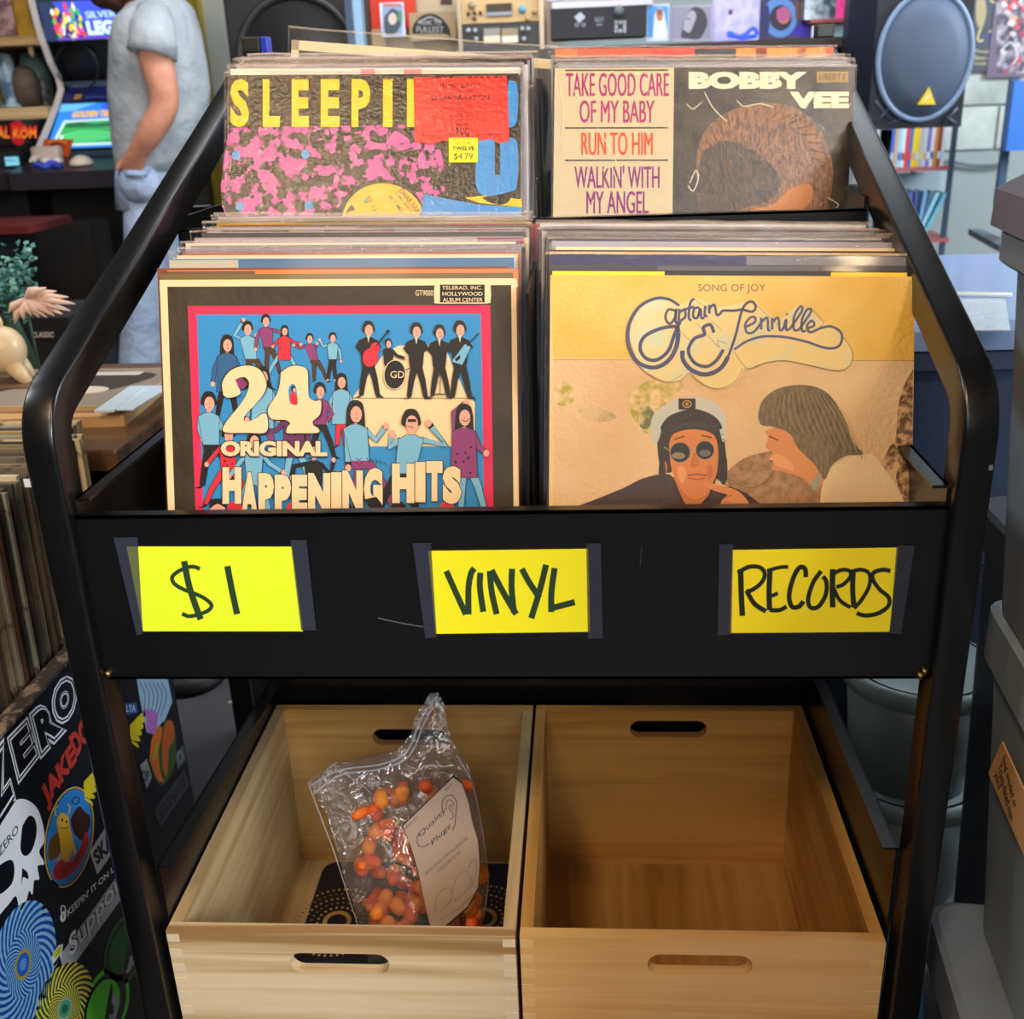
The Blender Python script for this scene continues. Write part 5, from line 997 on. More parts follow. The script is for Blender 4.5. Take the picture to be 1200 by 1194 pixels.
def marq(A):
    A.rect(0, 0, 1, 1, '#3a4ad2'); rq = random.Random(4)
    A.poly([(0, 0), (.12, 0), (.5, 1), (.0, 1)], '#2a3a5a'); A.poly([(.12, 0), (.5, 0), (.5, 1), (.3, 1)], '#4456e0')
    for k in range(80):
        c = rq.choice(['#e8501e', '#f6c022', '#3ac04a', '#f4f0e8', '#e83a8a', '#2a2a8a', '#c060e0', '#f6e040']); x, y = rq.uniform(.10, .34), rq.betavariate(3, 2)
        A.blob([(x - .016, y), (x, y - rq.uniform(.05, .16)), (x + .016, y), (x, y + .07)], c)
    A.text('SILVER STRIKE', .37, .28, .9, .46, '#bfe4ee', .03); A.text('LEGENDS', .36, .52, .9, .9, '#d8f4f4', .06); A.rect(.1, .94, 1, 1, '#6a4ac0')
cabquad(3, 48, .02, .01, BK, 'marquee', fn=marq, emit=.85)
mq = cabquad(50, 96, .05, .05, BK, 'speaker_panel'); 
mb = MB(); c = atY(90, 78, 4.42); mb.tube([c + Vector((.085 * math.cos(a), 0, .085 * math.sin(a))) for a in [2 * math.pi * k / 32 for k in range(32)]], .004, pm('#23232c', .3), 8, closed=True); mb.build('speaker_ring', cab)
def bez(A):
    A.rect(0, 0, 1, 1, '#15182a'); A.rect(.02, .08, 1, .9, '#23286e'); A.line([(.02, .04), (1, .04)], .03, '#9aa8b8'); A.text('GOLDEN TEE', .42, .1, .95, .72, '#d99a2a', .07); A.rect(.1, .55, .16, .85, '#b98a3a'); A.line([(.2, .75), (.5, .8)], .05, '#5a78c0')
cabquad(101, 120, .035, .005, BK, 'bezel', fn=bez)
def scr(A):
    A.rect(0, 0, 1, 1, '#0a0d16'); u_ = .68; A.T = lambda x, y: (x * u_, y); A.rect(0, 0, 1, 1, '#2f86e8'); A.poly([(0, 0), (.5, 0), (.2, .18), (0, .2)], '#6ab8f4'); A.poly([(.55, .0), (1, .0), (1, 1), (.8, 1), (.85, .4), (.5, .12)], '#2a5ae0')
    for k in range(9): A.line([(.5 + k * .06, .08), (.52 + k * .055, .98)], .006, '#4a86f4'); 
    for k in range(8): A.line([(.4, .12 + k * .11), (1, .10 + k * .11)], .006, '#4a86f4')
    A.text('GOLDEN TEE FORE', .18, .2, .86, .34, '#f0b84a', .06); A.poly([(.1, .4), (.86, .38), (.9, .95), (.04, .95)], '#d4ecfa'); A.poly([(.13, .44), (.83, .42), (.86, .9), (.08, .9)], '#3aa85a')
    A.blob([(.14, .5), (.3, .44), (.5, .5), (.8, .46), (.8, .55), (.2, .56)], '#2a6a48'); A.blob([(.12, .7), (.4, .62), (.8, .7), (.7, .84), (.3, .86)], '#52c878'); A.rect(.7, .58, .8, .62, '#e8f0f0'); A.rect(.76, .72, .8, .84, '#d8483a'); A.rect(.12, .72, .16, .86, '#dfe8e8')
cabquad(121, 176, .02, .05, BK, 'screen', fn=scr, emit=.75)
mb = MB(); a = Vector((XA - .35, ylo - .16, zcp - .045)); mb.slab((XA - .02, ylo + .12, zcp + .012), (XA + WA + .04, ylo + .12, zcp + .012), (XA + WA + .04, ylo - .12, zcp - .03), (XA - .02, ylo - .12, zcp - .03), (0, 0, -.06), pm('#2b262e', .35)); mb.build('control_panel', cab)
mb = MB(); mb.span((XA + .018, ylo + .10, FLOOR + .0), (XA + WA, ylo + .13, zcp - .05), BKM); mb.build('front_panel', cab)
def onpan(px, dy):
    p = atY(px, 188, ylo + dy); p.z = zcp - .011 + .175 * dy; return p
mb = MB(); mb.lathe(onpan(95, -.02), [(.045, 0), (.042, .012), (.03, .026), (.012, .034), (.001, .036)], pm('#eaded2', .25), 20); mb.build('trackball', cab)
for px, py, c in ((45, 191, '#2a44c0'), (52, 193, '#3458d8'), (60, 190, '#2a44c0'), (66, 193, '#1f3aa8'), (54, 188, '#e8e4e0'), (67, 188, '#e8e4e0')):
    mb = MB(); mb.lathe(onpan(px, (190 - py) * .016), [(.022, 0), (.022, .01), (.012, .016), (.001, .017)], pm(c, .3), 14); mb.build('button', cab)
pz = onpan(57, .07); mb = MB(); mb.box(pz + Vector((0, 0, .027)), (.11, .05, .05), pm('#cfc0b4', .5), None, .012); mb.build('card_box', None, 'small cream box resting on the arcade control panel beside the blue buttons', 'box')
a = [atY(x, y, 4.18) for x, y in ((52, 163), (86, 163), (80, 184), (46, 180))]; mb = MB(); mb.slab(*a, (0, .004, 0), pm('#c8501c', .4)); A = Art(mb, a[0], (0, -1, 0)); A.STEP = 4e-5; A.oval(66, 172, 9, 6, '#7a2418'); A.line([(56, 167), (66, 165), (78, 167)], 1.4, '#f0a03a', True); A.oval(66, 173, 4, 3, '#e07a2a')
mb.build('game_card', None, 'orange sign card propped on the arcade control panel in front of the screen', 'sign', fix=False)
# lower neighbour cabinet on the left
XN = atY(-3, 150, 3.95).x; cab2 = empty('arcade_cabinet', (XN, 4.3, FLOOR), 'dark arcade cabinet at the left edge with red and gold fighting game lettering', 'arcade machine', 'arcade machines along the left wall')
mb = MB(); q = (0, 0, atY(-10, 171, 4.05).z, atY(-10, 141, 4.05).z); mb.span((atY(-60, 156, 4.05).x, 4.05, q[2]), (XA - .006, 4.07, q[3]), pm('#140a0c', .4)); A = Art(mb, (0, 4.05, 0), (0, -1, 0), fin=lambda h: pm(h, .4, emit=.35)); A.STEP = 4e-5
A.blob([(12, 144), (22, 142), (30, 150), (28, 166), (22, 170), (14, 164)], '#a8101c'); A.text('MORTAL KOM', -38, 147, 43, 162, '#d83a1c', .04); A.text('MORTAL KOM', -37, 152, 42, 162, '#e0982a', .0); mb.build('marquee', cab2, fix=False)
mb = MB(); xa, xb = atY(-80, 200, 4.1).x, XA - .03; mb.span((xa, 4.08, FLOOR), (xb, 4.9, atY(20, 140.5, 4.32).z), BKM); mb.build('body', cab2)
mb = MB(); zz_ = atY(10, 200, 3.9).z; mb.span((xa, 3.88, zz_ - .07), (xb + .0, 4.079, zz_ - .005), pm('#3a2f34', .4), .004); mb.build('control_panel', cab2)
mb, _ = vprism(6, 20, 184, 194, 4.06, .015, pm('#7ac8e0', .4, emit=.6)); A = Art(mb, (0, 4.06, 0), (0, -1, 0)); A.STEP = 4e-5; A.text('MILK', 7, 186, 19, 190, '#1a3a6a', .02); mb.build('small_screen', cab2, fix=False)
# dark lower consoles with red strip, logo plate
mb, _ = vprism(-60, 34, 266, 275, 3.3, .3, pm('#5a1416', .5)); mb2, _ = vprism(-60, 30, 276, 700, 3.3, .3, pm('#0c0b0d', .6), mb); e = mb.build('storage_case', None, 'black storage case with a dark red top behind the plant', 'case')
mb, _ = vprism(36, 138, 262, 640, 3.80, .16, pm('#15110f', .6)); mb.build('low_cabinet', None, 'dark low wooden cabinet standing in front of the arcade machines', 'cabinet')
mb, _ = vprism(36, 64, 388, 397, 2.1, .01, pm('#1c1a1a', .5)); A = Art(mb, (0, 2.1, 0), (0, -1, 0)); A.STEP = 3e-5; A.text('CLASSIC', 37, 389, 63, 395.5, '#b9b4b0', .04); bxp = mb
m3, _ = vprism(20, 110, 372, 700, 2.104, .2, pm('#100e0f', .6), bxp); bxp.build('black_box', None, 'black carton with small white lettering standing behind the table', 'box', fix=False)
# wooden display shelves above with figures
WDS = wood('shelf_wood', '#d8b98c', '#a8814e', 0, .5, .6); YS_ = 4.32
sh = empty('display_shelf', (atY(0, 60, YS_).x - .2, YS_ + .1, FLOOR), 'pale wooden display shelves with odd figures at the upper left', 'shelf')
sx0, sx1 = atY(-70, 60, YS_).x, XA - .004
for p0, p1 in ((42, 53), (126, 140)):
    t0, t1 = atY(20, p0, YS_).z, atY(20, p1, YS_).z; mb = MB(); mb.span((sx0, YS_, t1), (sx1, YS_ + .3, t0), WDS); mb.build('shelf_board', sh)
zk = atY(20, 140, YS_).z; mb = MB(); mb.span((sx0, YS_ + .3, zk), (sx1, YS_ + .32, 1.2), pm('#2c1d14', .7)); mb.build('back_board', sh)
mb = MB(); mb.span((sx0 - .02, YS_, zk), (sx0, YS_ + .32, 1.2), WDS); mb.build('side_board', sh)
zS = atY(20, 126, YS_).z; zS2 = atY(20, 42, YS_).z
def lat(px, py0, py1, Y, prof_, m, name, label, cat, zb=None, n=16, tilt=0):
    p = atY(px, py1, Y); t = atY(px, py0, Y); zb = p.z if zb is None else zb; h = t.z - zb; r = h; mb = MB(); mb.lathe((p.x, Y, zb), [(a * r, b * h) for a, b in prof_], m, n); return mb.build(name, None, label, cat)
lat(15, 62, 123, 4.45, [(.20, 0), (.24, .03), (.24, .05), (.12, .07), (.14, .2), (.17, .4), (.19, .6), (.16, .75), (.17, .85), (.13, .97), (.05, 1.0)], pm('#4a6a88', .35, coat=.4, mix=('#a9c4d4', 16, .4, .62)), 'figurine', 'blue glazed statuette on the wooden shelf at the upper left', 'figurine', zS)
lat(35, 76, 124, 4.46, [(.22, 0), (.28, .15), (.33, .4), (.34, .6), (.28, .85), (.15, .97), (.02, 1.0)], pm('#5b4c42', .7, bump=(40, .6, .01), mix=('#3a3028', 14, .4, .65)), 'carved_head', 'brown carved stone head on the shelf beside the blue statuette', 'figurine', zS)
lat(1, 58, 124, 4.5, [(.10, 0), (.14, .2), (.10, .5), (.13, .7), (.10, .95), (.02, 1)], pm('#4a5234', .6, mix=('#8a8a5a', 20, .45, .6)), 'figurine', 'green mottled figure at the far left end of the shelf', 'figurine', zS)
lat(39, 62, 78, 4.55, [(.3, 0), (.32, .6), (.2, 1)], pm('#5c7a80', .5), 'small_jar', 'small grey-blue jar behind the carved stone head', 'jar', zS)
lat(54, 88, 124, 4.5, [(.16, 0), (.18, .3), (.2, .5), (.12, .6), (.16, .8), (.02, 1)], pm('#2c2f36', .5, mix=('#6a6a58', 30, .5, .6)), 'figurine', 'dark small figure at the right end of the wooden shelf', 'figurine', zS)
# hanging light cluster
mb = MB(); p = atY(36, 57, 4.42); mb.ball(p, (.012, .012, .03), pm('#e8c890', .4, coat=.5), 10); mb.ball(p + Vector((0, 0, .04)), (.02, .02, .02), pm('#d8a878', .4), 10); mb.span((p.x - .002, p.y - .002, p.z + .05), (p.x + .002, p.y + .002, atY(36, 53, 4.42).z), BK); mb.build('hanging_ornament', None, 'small amber glass ornament hanging under the upper shelf board', 'ornament')
mb, _ = vprism(10, 40, -30, 42.2, 4.36, .012, pm('#a47c1e', .5, mix=('#7a5a16', 14, .45, .65), bump=(12, .3, .004))); mb.build('framed_picture', None, 'mustard wood-grain panel standing on the upper shelf board', 'picture')
mb, _ = vprism(-30, 13, -30, 42.2, 4.34, .008, pm('#b08a88', .5, mix=('#6a4c50', 24, .45, .6))); mb.build('framed_picture', None, 'faded pink picture standing on the upper shelf at the left edge', 'picture')

# ================================================================== PERSON
YP = 3.55
SKN = pm('#c88a70', .55, mix=('#b87860', 30, .4, .7)); SHI = pm('#a3a9ae', .85, bump=(9, .9, .03), mix=('#959ba2', 8, .4, .65)); JN = pm('#a4b2c8', .85, bump=(14, .9, .02), mix=('#8a9fbe', 7, .35, .7)); HR = pm('#3a231c', .6, bump=(90, .8, .006))
per = empty('person', (atY(175, 300, YP).x, YP, FLOOR), 'person in grey t-shirt and faded jeans, side on, left hand in pocket, head bowed', 'person'); per['_o'] = (atY(175, 300, YP).x, YP, FLOOR)
def P3(px, py, dy=0): return atY(px, py, YP + dy)
def skin_body(verts, edges, root, name, m, parent, sub=2):
    me = bpy.data.meshes.new(name); o_ = Vector(parent['_o']); me.from_pydata([tuple(Vector(v[0]) - o_) for v in verts], edges, []); me.materials.append(m); o = bpy.data.objects.new(name, me); COL.objects.link(o); o.parent = parent; o['_o'] = tuple(o_)
    md = o.modifiers.new('skin', 'SKIN'); md.use_smooth_shade = True
    for i, v in enumerate(verts): r = v[1]; me.skin_vertices[0].data[i].radius = r if isinstance(r, tuple) else (r, r)
    me.skin_vertices[0].data[root].use_root = True; s = o.modifiers.new('sub', 'SUBSURF'); s.levels = sub; s.render_levels = sub; return o
hd = P3(150, -32); hipz = P3(175, 215)
vb = [(P3(176, 212), (.14, .10)), (P3(180, 165), (.135, .10)), (P3(185, 110), (.14, .115)), (P3(184, 50), (.13, .10)), (P3(176, 14), (.08, .07)), (P3(163, -8), (.055, .055)), (P3(152, -26), (.07, .075)), (P3(150, -48), (.07, .085)), (P3(150, -62), (.04, .05)),
      (P3(176, 34, -.17), .062), (P3(186, 82, -.21), .052), (P3(196, 122, -.21), .046), (P3(176, 156, -.22), .042), (P3(160, 181, -.20), .030), (P3(157, 192, -.18), .034),      # near arm
      (P3(176, 34, .17), .062), (P3(180, 82, .2), .052), (P3(186, 122, .2), .046), (P3(176, 165, .20), .040), (P3(172, 188, .19), .030), (P3(168, 200, .17), .032),          # far arm
      (P3(174, 232, -.09), .07), (P3(170, 330, -.095), .05), (P3(164, 425, -.095), .04), (P3(162, 440, -.10), .04), (P3(178, 232, .09), .07), (P3(182, 330, .095), .05), (P3(184, 425, .10), .045), (P3(184, 440, .1), .04)]
eb = [(0, 1), (1, 2), (2, 3), (3, 4), (4, 5), (5, 6), (6, 7), (7, 8), (3, 9), (9, 10), (10, 11), (11, 12), (12, 13), (13, 14), (3, 15), (15, 16), (16, 17), (17, 18), (18, 19), (19, 20), (0, 21), (21, 22), (22, 23), (23, 24), (0, 25), (25, 26), (26, 27), (27, 28)]
# hands: five separate fingers
def hand(base, i0, dirv, side):
    d = Vector(dirv).normalized(); s_ = d.cross(Vector(side)).normalized(); 
    for k, (off, ln) in enumerate(((-.024, .06), (-.008, .07), (.008, .066), (.024, .052))):
        a = base + d * .03 + s_ * off; n0 = len(vb); vb.append((a, .0105)); vb.append((a + d * ln * .5 + Vector(side) * .006, .0095)); vb.append((a + d * ln + Vector(side) * .016, .008)); eb.extend([(i0, n0), (n0, n0 + 1), (n0 + 1, n0 + 2)])
    a = base - s_ * .034; n0 = len(vb); vb.append((a, .012)); vb.append((a - s_ * .018 + d * .03, .010)); eb.extend([(i0, n0), (n0, n0 + 1)])
hand(vb[14][0], 14, (-.25, 0, -1), (0, 1, 0)); hand(vb[20][0], 20, (-.2, 0, -1), (0, -1, 0))
bd = skin_body(vb, eb, 0, 'body', SKN, per, 2)
def ringpts(c, rx, ry, tilt=0, n=20, sq=1): return [c + Vector((rx * math.cos(a) * math.cos(tilt), ry * math.sin(a), rx * math.cos(a) * math.sin(tilt))) for a in [2 * math.pi * k / n for k in range(n)]]
def cloth(rows, m, name, parent, n=24):
    """rows: (left px, right px, py, half depth, dy, tilt)"""
    rings = []
    for l, r, py, ry, dy, tl in rows:
        a, b = P3(l, py, dy), P3(r, py, dy); rings.append(ringpts((a + b) / 2, (b.x - a.x) / 2, ry, tl, n))
    mb = MB(); mb.loft(rings, m); return mb.build(name, parent)
shirt = cloth([(168, 196, -4, .07, 0, .3), (152, 212, 4, .15, 0, .25), (140, 222, 18, .205, 0, .2), (136, 230, 42, .215, 0, .12), (134, 238, 75, .20, 0, .05), (132, 243, 105, .19, 0, 0), (133, 242, 130, .18, 0, 0), (136, 236, 160, .175, 0, 0), (140, 228, 185, .17, 0, 0), (143, 222, 198, .168, 0, 0)], SHI, 'shirt', per)
def sleeve_(pts, rad): mb = MB(); mb.tube(pts, rad, SHI, 16); return mb
mb = sleeve_([P3(180, 14, -.15), P3(179, 34, -.19), P3(180, 50, -.205), P3(178, 64, -.215)], [.05, .066, .068, .072]); mb.build('sleeve', per)
mb = sleeve_([P3(180, 14, .15), P3(177, 34, .19), P3(178, 64, .215)], [.05, .066, .07]); mb.build('sleeve', per)
jeans = MB(); rings = []
for l, r, py, ry in ((142, 220, 190, .165), (142, 217, 208, .178), (144, 208, 240, .175)): a, b = P3(l, py), P3(r, py); rings.append(ringpts((a + b) / 2, (b.x - a.x) / 2, ry))
jeans.loft(rings, JN)
for dy, l0, l1 in ((-.095, [(146, 204, 225), (148, 198, 280), (146, 190, 350), (142, 186, 420), (140, 184, 520), (138, 182, 560)], 0), (.095, [(150, 208, 225), (156, 210, 280), (160, 206, 350), (162, 204, 420), (164, 202, 520), (166, 200, 560)], 0)):
    rings = []
    for l, r, py in l0:
        a, b = P3(l, py, dy), P3(r, py, dy); zc_ = a.z
        if zc_ < FLOOR + .06: a = P3(l, 540, dy); b = P3(r, 540, dy)
        c_ = (a + b) / 2; c_.z = max(zc_, FLOOR + .05); rings.append(ringpts(c_, (b.x - a.x) / 2, .088))
    jeans.loft(rings, JN)
jeans.build('jeans', per)
# pocket seam with the hand pushed in
mb = MB(); mb.tube([P3(143, 200, -.17), P3(150, 205, -.222), P3(168, 205, -.222), P3(177, 200, -.17)], .006, pm('#7c90ae', .8), 8); mb.build('pocket_seam', per)
mb = MB(); mb.ball(P3(164, 215, -.165), (.066, .055, .062), JN, 20); mb.build('pocket', per)
mb = MB(); mb.tube([P3(143, 204, -.0), P3(143, 204, -.17)], .012, pm('#4a3a2c', .6), 8); mb.build('belt', per)
# head: face turned down to the left, beard and hair
mb = MB(); q = Matrix.Rotation(-.5, 3, 'Y'); mb.ball(P3(156, -42) + Vector((.02, 0, .03)), (.098, .085, .10), HR, 20); mb.ball(P3(164, -14) + Vector((.0, 0, 0)), (.085, .075, .075), HR, 18); mb.ball(P3(140, -4), (.055, .055, .05), HR, 16); mb.ball(P3(122, -8), (.05, .045, .045), HR, 16)
mb.build('hair', per)
mb = MB(); fx = P3(136, -30); mb.ball(fx, (.075, .068, .095), SKN, 20); mb.ball(fx + Vector((-.078, 0, -.01)), (.018, .012, .022), SKN, 10); mb.ball(fx + Vector((.01, -.07, 0)), (.018, .01, .03), SKN, 10); mb.build('face', per)
mb = MB(); 
for s in (-1, 1): mb.ball(fx + Vector((-.062, s * .028, .02)), (.01, .011, .008), pm('#f0ece6', .3), 10); mb.ball(fx + Vector((-.069, s * .029, .02)), .005, pm('#2a1c14', .3), 8)
mb.build('eyes', per); mb = MB(); mb.ball(fx + Vector((-.07, 0, -.045)), (.008, .02, .006), pm('#a4594c', .5), 10); mb.build('mouth', per)
mb = MB()
for dy, x_ in ((-.095, 158), (.095, 182)):
    c = P3(x_, 500, dy); mb2_ = MB(); mb2_.ball((c.x - .05, c.y, FLOOR + .045), (.14, .05, .045), pm('#2a2624', .6), 16); mb2_.build('shoe', per)

# ================================================================== BACK CENTRE: SPEAKER, CABINETS, AUDIO GEAR
YB = 3.75
mb = MB(); m_ct = pm('#3a2f28', .6); zt_ = atY(450, 66, YB).z
ct = empty('back_counter', (.0, YB + .3, FLOOR), 'dark counter holding speaker, audio gear and compact discs behind the rack', 'counter')
cx0, cx1 = atY(255, 80, YB).x, atY(1000, 60, YB).x
mb = MB(); cx0 = atY(426, 66, YB).x; mb.span((cx0, YB - .09, zt_ - .03), (cx1, YB + .6, zt_), m_ct); mb.build('counter_top', ct)
mb = MB(); mb.span((cx0 + .02, YB - .06, FLOOR), (cx1 - .02, YB + .58, zt_ - .03), pm('#191614', .6)); mb.build('counter_body', ct)
# big black speaker
sp = empty('loudspeaker', (atY(340, 40, YB).x, YB, zt_), 'big black floor loudspeaker with round woofer behind the upper left records', 'speaker', 'loudspeakers'); sp['_o'] = (atY(340, 40, YB).x, YB, zt_)
a, b = atY(264, 30, YB), atY(414, 30, YB); mb = MB(); mb.span((a.x, YB, FLOOR), (b.x, YB + .4, zt_ + .75), pm('#141315', .55, bump=(200, .4, .001)), .01); mb.build('cabinet', sp)
c = atY(350, 66, YB - .004); rad = (atY(420, 66, YB).x - atY(280, 66, YB).x) / 2; c.z = atY(350, -6, YB).z - rad
mb = MB(); mb.tube([c + Vector((rad * math.cos(t), 0, rad * math.sin(t))) for t in [2 * math.pi * k / 48 for k in range(48)]], .014, pm('#232224', .5), 10, closed=True); mb.build('woofer_rim', sp)
mb = MB(); mb.lathe(c + Vector((0, -.002, 0)), [(rad * .98, 0), (rad * .8, -.01), (rad * .35, -.02), (.001, -.01)], pm('#0d0d0e', .8), 40, (0, -1, 0)); mb.build('woofer', sp)
mb, _ = vprism(414, 424, -30, 70, YB - .02, .05, pm('#8fb0cc', .3)); mb.build('upright_board', None, 'pale blue narrow board standing at the right side of the black loudspeaker', 'board')
mb, _ = vprism(405, 413, -30, 70, YB - .03, .02, pm('#3a4c66', .4)); mb.build('upright_board', None, 'narrow navy board in front of the right edge of the black loudspeaker', 'board')
mb = MB(); 
m_, _ = vprism(418, 432, -30, 72, YB + .03, .04, pm('#2e2a24', .6)); m_.build('spiral_binder', None, 'dark spiral binder standing between loudspeaker and red poster', 'binder')
cards = [(430, 487, -30, 34, .08, '#c8321f', 'red upper poster leaning behind the small picture card', None), (432, 640, -30, 70, .10, '#b9a88c', 'tan poster board behind the audio gear', None), (436, 452, 34, 60, .06, '#b59a72', 'tan card strip below the red poster', None)]
def card(x0, x1, y0, y1, dy, c, label, fn=None, name='poster', cat='poster', th=.006, grp=None, rough=.5, bx=None):
    m_, q = vprism(x0, x1, y0, y1, YB + dy, bx or th, pm(c, rough) if isinstance(c, str) else c)
    if fn: A = Art(m_, (0, YB + dy, 0), (0, -1, 0), fin=lambda h: pm(h, .5)); A.STEP = 4e-5; fn(A)
    return m_.build(name, None, label, cat, grp, fix=not fn)
for x0, x1, y0, y1, dy, c, lab, fn in cards: card(x0, x1, y0, y1, dy, c, lab, fn)
def f_card(A): A.rect(448, 6, 472, 42, '#8a9ab8'); A.blob([(450, 20), (460, 10), (471, 20), (465, 38), (452, 40)], '#3c4a56'); A.oval(460, 22, 5, 7, '#c8b8b0'); A.blob([(466, 16), (470, 12), (471, 26), (467, 24)], '#3a8a5a'); A.rect(449, 4.5, 470, 7, '#b84a3a')
card(446, 474, 3, 43, .02, '#c9d2e4', 'small pale picture card standing in front of the red poster', f_card, 'picture_card', 'card')
def f_pen(A):
    A.T = None; P = [(483, 40), (484, 30), (492, 20), (504, 16), (516, 20), (526, 32), (528, 46), (522, 40), (486, 40)]; A.blob(P, '#121114'); A.line([(491, 26), (504, 20), (517, 26)], 2, '#9aa0a4', True); A.text('MUSIC TO', 490, 24, 517, 29, '#b4b8bc', .03); A.text('FULLEST', 488, 31, 520, 38, '#a4a8ac', .03)
    A.rect(516, -2, 530, 6, '#3a2c26')
card(480, 534, 14, 47, .04, '#a58f6c', 'tan patch with a black half-round badge of white lettering', f_pen, 'badge_card', 'card')
# cream groovebox and mixer
gb = empty('drum_machine', atY(586, 25, YB), 'cream audio device with knobs and dark screen standing upright on mixer', 'audio device'); gb['_o'] = tuple(atY(586, 25, YB))
m_, _ = vprism(538, 635, -30, 27, YB - .02, .06, pm('#c7a878', .4), None, .004); m_.build('case', gb); m_, _ = vprism(570, 600, 4, 18, YB - .026, .006, pm('#2c2620', .3)); m_.build('display', gb); m_, _ = vprism(570, 600, 14, 18, YB - .028, .002, pm('#8a94a0', .3)); m_.build('display_bar', gb)
for x, y, c, r in ((612, 11, '#5aa0b4', .012), (618, 22, '#a8865c', .008), (626, 14, '#a8865c', .008), (553, 6, '#9a8a70', .012), (549, 16, '#4a3c34', .006), (556, 15, '#4a3c34', .006), (563, 15, '#4a3c34', .006), (556, 22, '#4a3c34', .006)):
    mb = MB(); mb.lathe(atY(x, y, YB - .02), [(r, 0), (r * .9, .012), (.001, .013)], pm(c, .4), 14, (0, -1, 0)); mb.build('knob', gb)
mx_ = empty('mixer', atY(586, 40, YB), 'dark grey mixer with two pale buttons below the cream device', 'audio device'); mx_['_o'] = tuple(atY(586, 40, YB))
m_, _ = vprism(538, 636, 28, 62, YB - .03, .14, pm('#2c3136', .4)); m_.build('case', mx_)
for x0, x1, y0, y1, c in ((567, 586, 33, 42, '#8a8a84'), (588, 607, 33, 42, '#8f8468'), (567, 586, 42, 50, '#e0cdb4'), (588, 607, 42, 50, '#dcd2c4')): m_, _ = vprism(x0, x1, y0, y1, YB - .036, .006, pm(c, .4)); m_.build('button', mx_)
for x, y in ((549, 36), (557, 36), (612, 34), (619, 34), (558, 46), (614, 46)): mb = MB(); mb.lathe(atY(x, y, YB - .03), [(.008, 0), (.007, .012), (.001, .013)], pm('#9aa2aa', .3), 12, (0, -1, 0)); mb.build('knob', mx_)
for x0, x1 in ((536, 540), (632, 637)): m_, _ = vprism(x0, x1, -30, 62, YB - .04, .02, pm('#b4a898', .3, .6)); m_.build('side_bracket', mx_)
# black turntable case
tc_ = empty('equipment_case', atY(702, 25, YB), 'black equipment panel with round dial, white symbols and small knobs', 'audio device'); tc_['_o'] = tuple(atY(702, 25, YB))
m_, _ = vprism(645, 758, 8, 44, YB - .05, .2, pm('#0e1322', .5)); A = Art(m_, (0, YB - .05, 0), (0, -1, 0)); A.STEP = 4e-5
A.poly([(673, 20), (680, 14), (686, 20), (679, 27)], '#aab4be'); A.ring(676, 29, 2, 2, 1, '#8a949e'); A.ring(684, 29, 2, 2, 1, '#8a949e'); A.text('NEXT', 697, 20, 708, 26, '#7a8a96', .03); A.rect(699, 28, 706, 30, '#6a7a86')
for r in range(3):
    for k in range(3):
        if not (r == 1 and k == 1): A.ring(722 + k * 5, 26 + r * 5, 1.5, 1.7, .9, '#c8d2da', 10)
m_.build('case', tc_, fix=False); mb = MB(); mb.lathe(atY(725, 13, YB - .05), [(.017, 0), (.016, .015), (.001, .016)], pm('#5a6468', .5), 18, (0, -1, 0)); mb.build('dial', tc_)
m_, _ = vprism(647, 765, 0, 7.6, YB - .03, .18, pm('#c9c8cf', .5)); m_.build('white_tray', None, 'pale grey tray lying on top of the black equipment panel', 'tray')
def f_blue(A): A.rect(759, 7, 783, 44, '#4a94dc'); A.blob([(765, 44), (767, 20), (771, 10), (777, 12), (781, 30), (781, 44)], '#d4dcec'); A.oval(773, 18, 4, 7, '#b87a5c'); A.oval(773, 14, 4, 4, '#8a5a3c')
card(758, 784, 5, 48, -.02, '#c4d6ee', 'compact disc with pale robed figure on blue, beside the black equipment panel', f_blue, 'compact_disc', 'compact disc', .01, 'compact discs behind the rack')
def f_grey(A): A.rect(787, 8, 833, 46, '#8f8ea4'); A.blob([(798, 44), (800, 30), (806, 16), (814, 8), (824, 12), (829, 24), (826, 36), (818, 46)], '#403e4a'); A.blob([(800, 34), (804, 20), (811, 12), (816, 18), (813, 28), (808, 38)], '#a9a8b6'); A.line([(804, 22), (809, 22)], 1.2, '#2a2830')
card(785, 835, 6, 48, .0, '#a8a6b8', 'grey compact disc with a monochrome head portrait', f_grey, 'compact_disc', 'compact disc', .01, 'compact discs behind the rack')
def f_lil(A): A.rect(836, 0, 888, 46, pm('#b0aee6', .5, mix=('#cfc8ee', 30, .4, .6))); A.blob([(854, 12), (858, 11), (858, 17), (854, 17)], '#5a3a4a')
card(835, 890, -2, 48, .02, '#b4b0e0', 'lavender record sleeve leaning between grey and blue discs', f_lil, 'record_sleeve', 'record', .006, 'compact discs behind the rack')
def f_orb(A): A.rect(890, -2, 945, 46, '#3a3c5c'); A.oval(914, 20, 20, 24, '#5a8ad0', 24); A.oval(915, 21, 13, 15, '#2a2440', 24); A.oval(918, 18, 8, 10, '#d07a4a', 16); A.blob([(910, 12), (920, 8), (927, 18), (918, 26), (911, 22)], '#b05a8a'); A.blob([(892, 14), (900, 6), (902, 30), (895, 44)], '#28306a'); A.rect(932, 2, 945, 22, '#6a4440'); A.blob([(925, 40), (940, 26), (950, 30), (948, 44)], '#3a20b0')
card(889, 952, -4, 48, .04, '#343650', 'dark record sleeve with an orange face in a blue ring', f_orb, 'record_sleeve', 'record', .006, 'compact discs behind the rack')
